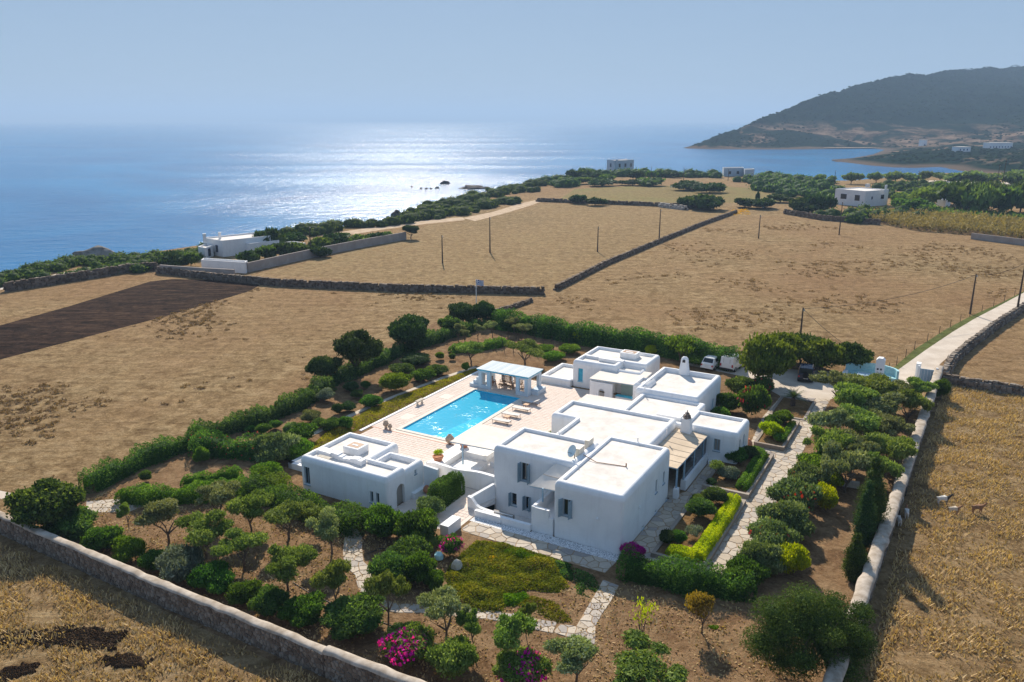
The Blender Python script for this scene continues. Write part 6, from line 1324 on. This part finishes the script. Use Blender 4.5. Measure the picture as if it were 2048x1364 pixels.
# ------------------------------------------------------------------ goats
def goat(px, py, heading, c, hc, label, s=1.0, graze=False):
    t = empty('goat', at(px, py), heading, label, 'goat', 'goats by the right wall'); import bmesh
    J = [(0,0,.62,.19), (.28,0,.64,.18), (-.28,0,.63,.19), (.45,0,.72,.11), (.58,0,.86 if not graze else .55,.085), (.66,0,.96 if not graze else .42,.09), (.80,0,.90 if not graze else .30,.055), (-.44,0,.66,.07), (-.52,0,.70,.03)]
    E_ = [(0,1),(0,2),(1,3),(3,4),(4,5),(5,6),(2,7),(7,8)]
    for sx, sy, par in ((.28,.1,1),(.28,-.1,1),(-.3,.1,2),(-.3,-.1,2)):
        n = len(J); o_ = .05 if sx < 0 else .0; J += [(sx,sy,.48,.085), (sx+.02-o_,sy,.28,.042), (sx+(.0 if sx > 0 else .02),sy,.04,.032)]; E_ += [(par,n),(n,n+1),(n+1,n+2)]
    me = bpy.data.meshes.new('body'); me.from_pydata([j[:3] for j in J], E_, []); o = link('body', me, t, scale=(s,s,s)); sk = o.modifiers.new('skin','SKIN')
    for i, j in enumerate(J): me.skin_vertices[0].data[i].radius = (j[3], j[3])
    me.skin_vertices[0].data[0].use_root = True; o.modifiers.new('smooth','SUBSURF').levels = 1; o.modifiers['smooth'].render_levels = 1
    m, n, l, b = nodes('goat_coat'); b.inputs['Roughness'].default_value = .9; sp = n.new('ShaderNodeSeparateXYZ'); tc = n.new('ShaderNodeTexCoord'); l.new(tc.outputs['Object'], sp.inputs[0]); r = ramp(n, [(.30, c), (.40, hc)]); nz_ = noise(n, l, tc.outputs['Object'], 5, 2); ad = n.new('ShaderNodeMath'); ad.operation = 'MULTIPLY_ADD'; l.new(nz_.outputs[0], ad.inputs[0]); ad.inputs[1].default_value = .2; l.new(sp.outputs[0], ad.inputs[2]); l.new(ad.outputs[0], r.inputs[0]); l.new(r.outputs[0], b.inputs['Base Color']); me.materials.append(m)
    hx, hz_ = (.66*s, (.96 if not graze else .42)*s)
    for sy in (-1, 1):
        MB().tube([(hx-.02*s, sy*.04*s, hz_+.07*s), (hx-.08*s, sy*.07*s, hz_+.17*s), (hx-.17*s, sy*.09*s, hz_+.19*s)], [.02*s,.014*s,.005*s], 5).build('horn', m_barkd, t)
        MB().add([(hx-.03*s, sy*.07*s, hz_+.03*s), (hx-.06*s, sy*.2*s, hz_+.0*s), (hx+.0*s, sy*.19*s, hz_-.05*s)], [(0,1,2)]).build('ear', m_barkd, t)
WH, BK, BR, CR = (.58,.55,.50), (.02,.018,.016), (.24,.12,.06), (.52,.44,.34)
goat(1884,1010,-.1,WH,BK,'white goat with a black head standing in the right field',1.0); goat(1906,1029,-.15,CR,BR,'smaller cream goat with a brown head in the right field',.85); goat(1953,1027,-.05,BR,BR,'brown goat walking right in the right field',.95)
goat(1808,990,1.2,BK,WH,'dark goat with a pale head farthest along the wall shadow',.9); goat(1800,1005,1.5,WH,WH,'white goat walking in the shadow of the right wall',.9); goat(1794,1028,1.4,BK,BK,'black goat close against the right wall',.85); goat(1812,1036,1.2,WH,BR,'spotted goat with a brown face at the shadow edge',.9,False); goat(1796,1050,1.5,WH,BK,'white goat nearest the camera against the right wall',.9)
# ------------------------------------------------------------------ other houses
m_wh_far = plastermat('white_house_paint', (.80,.80,.80), (.74,.74,.75)); m_shb = simple('blue_shutter', (.02,.05,.16)); m_lblue = plastermat('pale_house_paint', (.46,.54,.62), (.40,.48,.56))
def boxpoly(C, Lp, Rp): return [C, Rp, Rp + Lp - C, Lp]
def farhouse(name, label, boxes, m, chim=(), extra=None):
    C0 = at(*boxes[0][0]); t = empty(name, C0, 0, label, 'house')
    for (c, l_, r, top, wl, wr) in boxes:
        C, Lp, Rp = at(*c)-C0, at(*l_)-C0, at(*r)-C0; h = hgt(*c, top); poly = [tuple(p[:2]) for p in boxpoly(C, Lp, Rp)]
        if area(poly) < 0: poly = poly[::-1]
        MB().prism(poly, -.1, h).build('wall', m, t); ip = inset(poly, .25); rg = MB(); rg.prism(ip, h, h+.004); rg.build('roof', m_roof, t)
        for k in range(4):
            a, b = Vector(poly[k]), Vector(poly[(k+1) % 4]); d = (b-a).normalized(); n = Vector((-d.y, d.x))*.22; q = [tuple(a), tuple(b), tuple(b+n), tuple(a+n)]; MB().prism(q, h+.001, h+.32).build('parapet', m, t)
        for (A_, B_, ws) in ((C, Lp, wl), (C, Rp, wr)):
            d = (B_-A_); Ln = d.length; d.normalize(); n = Vector((-d.y, d.x, 0)); mid = (A_+B_)/2 + C0
            if n.dot(-Vector((mid.x, mid.y, 0))) < 0: n = -n
            for (u, z0, ww, hh, mm) in ws:
                c_ = A_ + d*Ln*u; q = math.atan2(d.y, d.x); o = MB().box(c_.x+n.x*.02, c_.y+n.y*.02, z0, ww, .10, hh, q).build('window', m_lblue if mm is m_glass else mm, t); MB().box(c_.x+n.x*.06, c_.y+n.y*.06, z0+.08, ww-.16, .06, hh-.16, q).build('pane', m_glass, o)
    for (px, py, z0, sx, h) in chim:
        p = at(px, py, z0)-C0; MB().box(p.x, p.y, z0-.1, sx, sx, h, .4).build('chimney', m, t)
    return t
G_ = m_glass
farhouse('coastal_house', 'pale flat roofed house by the sea at the left with two chimneys', [((447,514),(409,507),(548,502),484,((.3,.9,.9,1.6,m_shb),(.75,.2,1.2,2.0,m_shb)),((.5,1.2,1.0,1.2,G_),)), ((500,510),(480,506),(560,502),490,(),()), ((545,506),(520,502),(612,497),497,(),()), ((411,518),(398,514),(428,512),499,(),((.5,.3,1.2,1.8,m_shb),))], m_wh_far, ((410,484,3.4,.7,2.0), (440,478,3.4,.6,1.7)))
farhouse('garage', 'low white garage box beside the coastal house', [((492,547),(404,541),(497,543),528,(),())], m_wh_far)
farhouse('seaside_house', 'two storey house on the shore left of the bay seen against the sea', [((1229,350),(1213,348),(1267,348),322,((.5,1.0,1.4,2.0,m_shb),(.5,4.2,1.4,2.0,m_shb)),((.2,.5,1.6,2.4,m_shb),(.42,.5,1.6,2.4,m_shb),(.65,.5,1.6,2.4,m_shb),(.87,.5,1.4,2.2,m_shb),(.25,4.2,1.4,2.0,m_shb),(.55,4.2,1.4,2.0,m_shb),(.85,4.2,1.4,2.0,m_shb)))], m_lblue, ((1234,325,7.6,1.0,1.6),))
farhouse('shore_bungalow', 'long low pale house in the coastal scrub before the bay', [((1447,353),(1444,351),(1487,352),337,(),((.3,1.2,1.6,1.6,m_shb),(.7,1.2,1.6,1.6,m_shb))), ((1489,354),(1486,352),(1508,353),340,(),())], m_lblue)
farhouse('blue_shuttered_house', 'white cube house with dark blue shutters and flat terrace at the right', [((1728,414),(1668,408),(1774,410),384,((.25,2.0,2.0,2.0,m_shb),(.7,2.2,2.4,1.8,m_shb)),((.3,2.5,.7,1.0,m_shb),(.75,2.4,1.8,1.5,m_shb)))], m_wh_far, ((1771,384,5.0,.6,2.6),(1735,374,5.0,1.2,1.3)))
farhouse('white_outhouse', 'small white outhouse with a chimney right of the blue shuttered house', [((1890,414),(1872,411),(1900,412),402,(),())], m_wh_far, ((1888,402,2.0,.6,2.4),))
farhouse('beach_house', 'low white house on the bay promenade at the right edge', [((2030,378),(2016,376),(2060,376),366,(),((.4,1,1.4,1.4,m_shb),))], m_wh_far)
def farwhite(px, py, w, h, label):
    q = hillpt(px, py); t = empty('white_house', q, .3, label, 'house', 'white houses on the far shore'); MB().box(0, 0, -1, w, 8, h+1).build('wall', m_wh_far, t); MB().box(0, 0, h, w+.3, 8.3, .35).build('roof', m_roof, t)
    for k in range(int(w/4)): MB().box(-w/2+2+k*4, -4.02, 1.0, 1.4, .1, 1.5).build('window', m_shb, t)
def hillpt(px, py):
    u = (px-CX)/FPX; v = -(py-CY)/FPX; d = np.array((u, math.cos(PITCH)+v*math.sin(PITCH), -math.sin(PITCH)+v*math.cos(PITCH))); ts = np.arange(450, 2600, 3.0); P = d[None]*ts[:,None]; z = farz(P[:, :2]); k = np.argmax(CAMH + P[:,2] < z); return Vector((P[k,0], P[k,1], z[k]))
farwhite(1995, 297, 32, 6, 'long white house on the slope at the far right of the bay'); farwhite(1922, 303, 14, 4, 'small white house among trees beyond the bay'); farwhite(1845, 292, 5, 7, 'tiny white chapel at the foot of the hill')
# ------------------------------------------------------------------ far trees and scrub
def far_tree(px, py, top, w, label, m=L_dark, kind='far', lo=.12, group='trees along the coast', name='coastal_tree'): tree(px, py, top, w, kind, m, label, group=group, lo=lo, name=name, bark=m_barkd)
far_tree(822,478,447,42,'lone round tree standing at the end of the grey wall',lo=.3,kind='dark')
for k, (x, y, tp, w) in enumerate(((545,500,458,50),(520,480,462,30),(585,488,468,40),(640,500,474,40),(678,494,466,44),(715,490,466,40),(750,484,464,40),(772,478,462,26),(560,514,486,44),(600,510,484,40),(640,515,492,36),(530,520,490,34),(500,530,500,36),(690,476,464,30),(350,535,505,50),(382,532,505,26))):
    far_tree(x, y, tp, w*1.2, 'dark green tree in the garden of the coastal house, %s in order from the sea' % ORD[k], (L_dark, L_shrub)[k % 2], group='trees around the coastal house')
for k, (x, y, tp, w) in enumerate(((1145,358,338,24),(1172,355,337,28),(1192,357,345,26),(1215,362,348,30),(1272,360,342,26),(1300,357,340,22),(1340,355,341,30),(1160,368,352,36),(1205,372,358,44),(1300,372,356,50),(1265,371,358,36))): far_tree(x, y, tp, w*1.2, 'dark bush near the two storey shore house, %s from the left' % ORD[k], (L_dark, L_shrub)[k % 2], group='bushes near the shore house')
for x, y, tp, w, lb in ((1404,419,388,72,'big round bush on the far field wall'),(1376,416,392,34,'bush left of the big round one on the field wall'),(1156,407,387,28,'bush standing on the dark field wall'),(1190,411,394,36,'low bush right of the one on the dark wall'),(1490,415,394,40,'round bush near the orange heap'),(1530,417,394,52,'broad bush by the far lane'),(1516,408,382,10,'small dark cypress by the far lane'),(1600,425,394,60,'bush at the left of the white house'),(1640,425,385,60,'tall bush beside the white house'),(1560,405,388,40,'bush on the far meadow edge'),(1420,385,366,50,'dark bush in the coastal meadow, right one'),(1380,380,362,60,'dark bush in the coastal meadow, left one')): far_tree(x, y, tp, w*1.12, lb)
for k, (x, y, tp, w) in enumerate(((1640,365,348,20),(1662,366,350,18),(1702,368,345,30),(1752,366,344,26),(1790,366,341,32),(1815,366,343,30),(1846,364,342,26),(1880,362,345,26),(1905,370,345,40),(1945,372,340,50),(1985,372,345,40),(2025,378,340,60))): far_tree(x, y, tp, w*1.15, 'grey green tamarisk on the bay shore, %s from the left' % ORD[k], L_grey, group='tamarisks along the bay', name='tamarisk_tree', lo=.25)
for k, (x, y, tp, w) in enumerate(((1850,415,372,50),(1890,408,365,50),(1925,425,358,90),(1960,430,365,60),(2000,430,370,60),(2040,425,360,60),(1800,410,384,50),(1830,430,398,60),(1985,400,362,60))): far_tree(x, y, tp, w*1.1, 'leafy tree right of the white house, %s of the clump' % ORD[k], (L_olive_g, L_shrub, L_juni)[k % 3], group='trees right of the white house')
def scrub(name, lines, dens, r0, r1, m, label, seed, nl=60, L=.5, spread=3.0):
    R = np.random.default_rng(seed); bl = []
    for ln in lines:
        P = [at(x, y) for x, y in ln]
        for i in range(len(P)-1):
            n = int((P[i+1]-P[i]).length*dens)
            for _ in range(n): q = P[i].lerp(P[i+1], R.random()); r = R.uniform(r0, r1); q = q + Vector((R.normal()*spread, R.normal()*spread, 0)); bl.append((q.x, q.y, r*.35, r, r*R.uniform(.8,1.2), r*R.uniform(.5,.8)))
    v, f, t = join([blob_leaves(R, bl, nl*len(bl), L, L*.6, .25)] + [core(b, .85, 6, 4) for b in bl]); link(name, npmesh(name, v, f, m, t), None, label=label, cat='scrub', kind='stuff')
scrub('coastal_scrub', [[(-100,585),(0,560),(60,546),(140,530),(240,524),(330,516),(400,508)], [(110,562),(200,548),(300,537)], [(250,530),(330,524),(395,520)]], 2.2, .8, 2.0, L_shrub, 'low green scrub along the left shore', 31, 90, .38, 2.2)
scrub('coastal_scrub', [[(600,472),(660,459),(700,456),(760,449)], [(800,446),(850,436),(900,430),(930,424)], [(855,428),(900,412),(930,404),(960,396)], [(935,420),(985,408),(1030,404)], [(970,395),(1010,386),(1050,382)], [(1000,384),(1050,374),(1110,364),(1150,356)]], 1.3, 1.2, 3.0, L_shrub, 'dark evergreen scrub along the middle shore', 32, 70, .5, 2.6)
scrub('coastal_scrub', [[(1150,352),(1300,352),(1450,356)], [(1510,358),(1580,364),(1650,372)], [(1500,364),(1580,374),(1660,384)], [(1540,380),(1600,392),(1660,396)], [(1100,368),(1140,374)]], .9, 2.0, 4.5, L_shrub, 'dark scrub behind the bay', 33, 60, .8, 4.0)
scrub('roadside_scrub', [[(1640,438),(1720,440),(1800,432)], [(1800,395),(1900,385),(2048,390)], [(1760,380),(1850,374),(1950,380),(2060,390)]], .9, 1.8, 3.8, L_shrub, 'mixed scrub around the white house', 34, 70, .7, 4.0)
carpet('reed_bed', pxpoly([(1700,440),(1760,430),(1830,432),(1950,440),(2100,455),(2100,486),(1940,470),(1830,462),(1760,448)]), 15000, L_reed, 3.6, 'bed of tall dry reeds behind the right field wall', 35, 1.3, .28, 'reeds')
carpet('reed_bed', pxpoly([(1760,432),(1830,420),(1950,425),(2100,440),(2100,455),(1950,442),(1830,434)]), 6000, L_shrub, 2.6, 'green thicket behind the reeds', 36, 1.2, .4, 'thicket')
L_hill = leafmat('hill_scrub_leaf', (.004,.012,.007), (.012,.026,.012), (.03,.045,.02), .0, spec=0)
# low shrubs over the hill and headland, one mass
Rh = np.random.default_rng(8); Q = np.column_stack([Rh.uniform(200, 1700, 45000), Rh.uniform(560, 2000, 45000)]); zq = farz(Q); k = zq > SEA+2.5; Q, zq = Q[k], zq[k]
cl = np.array([mnoise.noise((q[0]*.008, q[1]*.008, 1.7)) for q in Q]); k = (cl + (zq > 30)*.35 + (Q[:,1] < 900)*.3 + Rh.normal(size=len(Q))*.2) > .0; Q, zq = Q[k], zq[k]
n = len(Q); r = Rh.uniform(1.2, 3.2, n); base = np.array([(math.cos(6.283*i/6), math.sin(6.283*i/6), 0.0) for i in range(6)] + [(.6*math.cos(6.283*(i+.5)/6), .6*math.sin(6.283*(i+.5)/6), .5) for i in range(6)])
V = base[None]*r[:,None,None]*Rh.uniform(.75,1.25,(n,12,1)) + np.column_stack([Q, zq-.3])[:,None]; fq = np.array([(i, (i+1) % 6, 6+(i+1) % 6, 6+i) for i in range(6)] + [(6,7,8,9), (9,10,11,6)]); Fh = (fq[None] + 12*np.arange(n)[:,None,None]).reshape(-1,4)
link('hillside_scrub', npmesh('hillside_scrub', V.reshape(-1,3), Fh, L_hill, np.repeat(Rh.uniform(.3,.7,n), 8)), None, label='dark low scrub covering the far hill', cat='scrub', kind='stuff')
# ------------------------------------------------------------------ rocks in the sea and on the shore
m_seark = simple('sea_rock', (.035,.030,.028), (.12,.10,.085), .6, .9, .8, .4, 'object', detail=7)
def rock(px, py, w, h, label, z=SEA, seed=0, m=None, dy=.8):
    p = at(px, py, z); s = w*p.length/FPX/2; import bmesh; bm = bmesh.new(); bmesh.ops.create_icosphere(bm, subdivisions=3, radius=1)
    for v in bm.verts:
        k = 1 + .45*mnoise.fractal(v.co*1.3 + Vector((seed*7.1, 0, 0)), 1.0, 2.0, 4); v.co *= k; v.co.x *= s; v.co.y *= s*dy; v.co.z = max(v.co.z, -.3)*h
    me = bpy.data.meshes.new('rock'); bm.to_mesh(me); bm.free(); me.materials.append(m or m_seark); link('sea_rock', me, None, p, label=label, cat='rock', group='rocks off the shore')
for k, (x, y, w, h, lb) in enumerate(((892,368,20,1.8,'largest dark rock standing out of the sea glitter'),(842,378,5,.7,'small rock left of the reef'),(853,378,6,.8,'small rock at the left of the reef'),(862,378,5,.7,'small rock in the middle of the reef'),(874,377,7,1.0,'rounded rock at the right of the reef'),(824,374,5,.6,'tiny rock left of all the others'),(945,377,50,1.6,'long low skerry near the shore'),(972,377,16,1.0,'rock at the shore end of the skerry'),(777,441,14,1.4,'round rock at the foot of the shore scrub'),(795,436,26,2.4,'jagged rock at the shore beside the round one'),(860,428,30,2.5,'rock point below the coastal track'),(1690,322,40,1.0,'flat reef at the mouth of the bay'))): rock(x, y, w, h, lb, seed=k)
rock(192, 519, 84, 2.6, 'large grey boulder outcrop on the left shore', z=-.5, seed=30, m=simple('grey_rock', (.16,.14,.12), (.32,.29,.26), .5, .95, .9, .3, 'object', detail=8), dy=.45)
rock(900, 440, 100, 5.0, 'pale rocky bluff under the coastal track', z=-5, seed=33, m=simple('bluff_rock', (.12,.10,.085), (.24,.20,.17), .4, .95, .9, .3, 'object', detail=8), dy=.5)
sheet('beach', [hillpt(x, y)[:2] for x, y in ((1770,294),(1735,293),(1690,294.5),(1645,296.5),(1650,298),(1700,297.4),(1750,297.2))], m_beach, SEA+1.3)
# ------------------------------------------------------------------ dry grass
def grassfield(name, poly, n, h, m, label, seed, L=.30, Wd=.035, lean=.5, clump=.45, thr=-.15):
    R = np.random.default_rng(seed); P = np.array([[p[0], p[1]] for p in poly]); lo, hi = P.min(0), P.max(0); Q = R.uniform(lo, hi, (int(n*2.2), 2)); Q = Q[inside(Q, poly)][:n]
    nz = np.array([mnoise.noise((q[0]*clump, q[1]*clump, seed)) for q in Q]); k = nz + R.normal(size=len(Q))*.22 > thr; Q, nz = Q[k], nz[k]; n = len(Q)
    q = R.uniform(0, 6.283, n); d = np.stack([np.cos(q)*lean*R.random(n), np.sin(q)*lean*R.random(n), np.ones(n)], 1); hh = h*R.uniform(.5,1.3,n)*(1+.6*nz); s_ = np.stack([-np.sin(q), np.cos(q), np.zeros(n)], 1)*Wd*R.uniform(.7,1.5,n)[:,None]
    B_ = np.column_stack([Q, np.zeros(n)]); v = np.empty((n,4,3)); v[:,0] = B_ - s_; v[:,1] = B_ + s_; v[:,2] = B_ + s_*.5 + d*hh[:,None]; v[:,3] = B_ - s_*.5 + d*hh[:,None]
    link(name, npmesh(name, v.reshape(-1,3), np.arange(4*n).reshape(n,4), m, np.clip(.5+.4*nz+R.normal(size=n)*.22, 0, 1)), None, label=label, cat='dry grass', kind='stuff')
grassfield('dry_grass', [(-60,64),(-38.6,53.0),(-22.9,44.2),(-13.4,39),(-3.8,34),(4,30),(-6,26),(-34,34),(-52,48)], 80000, .20, L_straw, 'dry grass of the field before the front wall', 41, lean=1.3)
grassfield('dry_grass', [(22.5,42.5),(28.8,53.2),(35,63.5),(51,89),(66,86),(60,72),(52,56),(40,38),(26,28),(16,31)], 80000, .20, L_straw, 'dry grass of the goat field', 42, lean=1.3)
def tussocks(poly, n, r0, r1, m, label, seed, sc=.05, thr=.30):
    R = np.random.default_rng(seed); P = np.array([[p.x, p.y] for p in poly]); Q = R.uniform(P.min(0), P.max(0), (n*12, 2)); Q = Q[inside(Q, poly)]
    nz = np.array([mnoise.fractal((q[0]*sc, q[1]*sc, seed*1.3), 1.0, 2.0, 4) for q in Q]); Q = Q[nz + R.normal(size=len(Q))*.12 > thr][:n]
    bl = [(q[0], q[1], .03, r, r*R.uniform(.6,1.4), r*R.uniform(.25,.45)) for q, r in zip(Q, R.uniform(r0, r1, len(Q)))]; v, f, t = blob_leaves(R, bl, 26*len(bl), .30, .12, .5, up=.3); v[:,2] = np.maximum(v[:,2], .0)
    link('weed_tussocks', npmesh('weed_tussocks', v, f, m, t), None, label=label, cat='weeds', kind='stuff')
tussocks(pxpoly([(-20,950),(170,960),(600,790),(640,720),(900,615),(1080,592),(520,575),(-20,735)]), 600, .2, .5, L_weed, 'brown weeds in the field left of the garden', 45)
tussocks(pxpoly([(1080,600),(1120,585),(1470,430),(1780,470),(2048,500),(2048,570),(1790,735),(1560,650),(1300,668)]), 1100, .25, .6, L_weed, 'brown weeds in the field beyond the guest house', 46)
grassfield('orchard_litter', [tuple(W(b, a)[:2]) for b, a in ((-13,-30.5),(5,-31),(20,-31),(42,-32),(43,-12),(37,-12),(28,-16),(16,-17),(10,-17),(-2,-18),(-13,-23))], 26000, .09, L_straw, 'dry leaf litter and grass on the orchard soil', 47, Wd=.05, lean=2.0)
m_plough2 = fieldmat('turned_soil', ((.03,.018,.011), (.075,.045,.027), (.14,.09,.055)), (.09,.055,.03), .6, 3.0, 1.0)
# turned earth in the near field
for k, (pts, lb) in enumerate((([(-10,1272),(60,1260),(180,1256),(262,1268),(240,1286),(215,1303),(150,1293),(60,1290),(-10,1296)], 'dark strip of turned earth in the near left field'), ([(210,1318),(260,1308),(302,1322),(280,1334),(220,1332)], 'small patch of turned earth in the near left field'), ([(-10,1345),(50,1328),(75,1335),(30,1352),(-10,1362)], 'patch of turned earth at the bottom left corner'))):
    R = np.random.default_rng(60+k); pl_ = []
    for a_, b_ in zip(pxpoly(pts), pxpoly(pts[1:]+pts[:1])): pl_ += [a_.lerp(b_, q/8) + Vector((R.normal()*.22, R.normal()*.16, 0)) for q in range(8)]
    sheet('turned_earth', pl_, m_plough2, .012)
    P = np.array([[p.x, p.y] for p in pl_]); Qc = R.uniform(P.min(0), P.max(0), (3600,2))*1.0; Qc = Qc[inside(Qc, pl_)]; bl = [(q[0], q[1], 0, *(R.uniform(.05,.16)*R.uniform(.6,1.2,3))) for q in Qc]; v, f, t = join([core(b, 1.0, 5, 3) for b in bl]); link('earth_clods', npmesh('earth_clods', v, f, m_plough2, t), None, label='clods of the ' + lb, cat='soil', kind='stuff')
# ------------------------------------------------------------------ small things in the garden
link('plant', crown('thin', 2, L_yg), BOWLP, (0,0,.40), 0, (.5,.5,.75))
def boulder(px, py, w, h, m, label, seed):
    p = at(px, py); s = wid(px, py, w)/2; import bmesh; bm = bmesh.new(); bmesh.ops.create_icosphere(bm, subdivisions=2, radius=1)
    for v in bm.verts: v.co *= 1 + .35*mnoise.fractal(v.co*1.2 + Vector((seed*5.3, 0, 0)), 1.0, 2.0, 3); v.co.x *= s; v.co.y *= s*.8; v.co.z = max(v.co.z, -.2)*h
    me = bpy.data.meshes.new('boulder'); bm.to_mesh(me); bm.free(); me.materials.append(m); link('garden_boulder', me, None, p + Vector((0,0,.25)), label=label, cat='stone', group='pale stones in the succulent bed')
boulder(913,1140,22,.55,m_stone,'white stone at the left edge of the succulent carpet',1); boulder(866,1148,14,.6,m_stone,'pale round stone beside the rosemary mounds',2); boulder(878,1122,18,.5,m_aqua,'pale blue stone below the purple bougainvillea',3); boulder(840,1138,26,.4,m_stone,'long pale stone in the rosemary',4)
def hose(pts, label):
    P = [at(x, y) + Vector((0,0,.03)) for x, y in pts]; o = P[0]; MB().tube([p-o for p in P], .03, 5).build('irrigation_hose', m_dark, None, loc=o, label=label, cat='hose')
hose([(585,1165),(625,1190),(665,1208),(707,1226),(750,1240),(793,1256),(850,1278),(900,1302)], 'black irrigation hose running through the front orchard'); hose([(735,1108),(760,1098),(788,1097)], 'short black hose beside the stone garden path')
_n = tussocks(pxpoly([(1463,420),(1498,418),(1502,429),(1466,431)]), 60, .4, .9, L_orange, 'heap of orange straw at the end of the diagonal wall', 70, thr=-1)
HAZE = 2.1e-4
# ------------------------------------------------------------------ haze: the sea air between the camera and the horizon
hz, hn, hl, hb = nodes('sea_haze'); hn.remove(hb)
pv = hn.new('ShaderNodeVolumePrincipled'); pv.inputs['Color'].default_value = (.43, .62, .90, 1); pv.inputs['Density'].default_value = HAZE
pv.inputs['Anisotropy'].default_value = .15
hl.new(pv.outputs[0], hn['Material Output'].inputs['Volume'])
MB().rng(-42000, 42000, -22000, 62000, SEA-5, 230).build('haze', hz, kind='stuff')
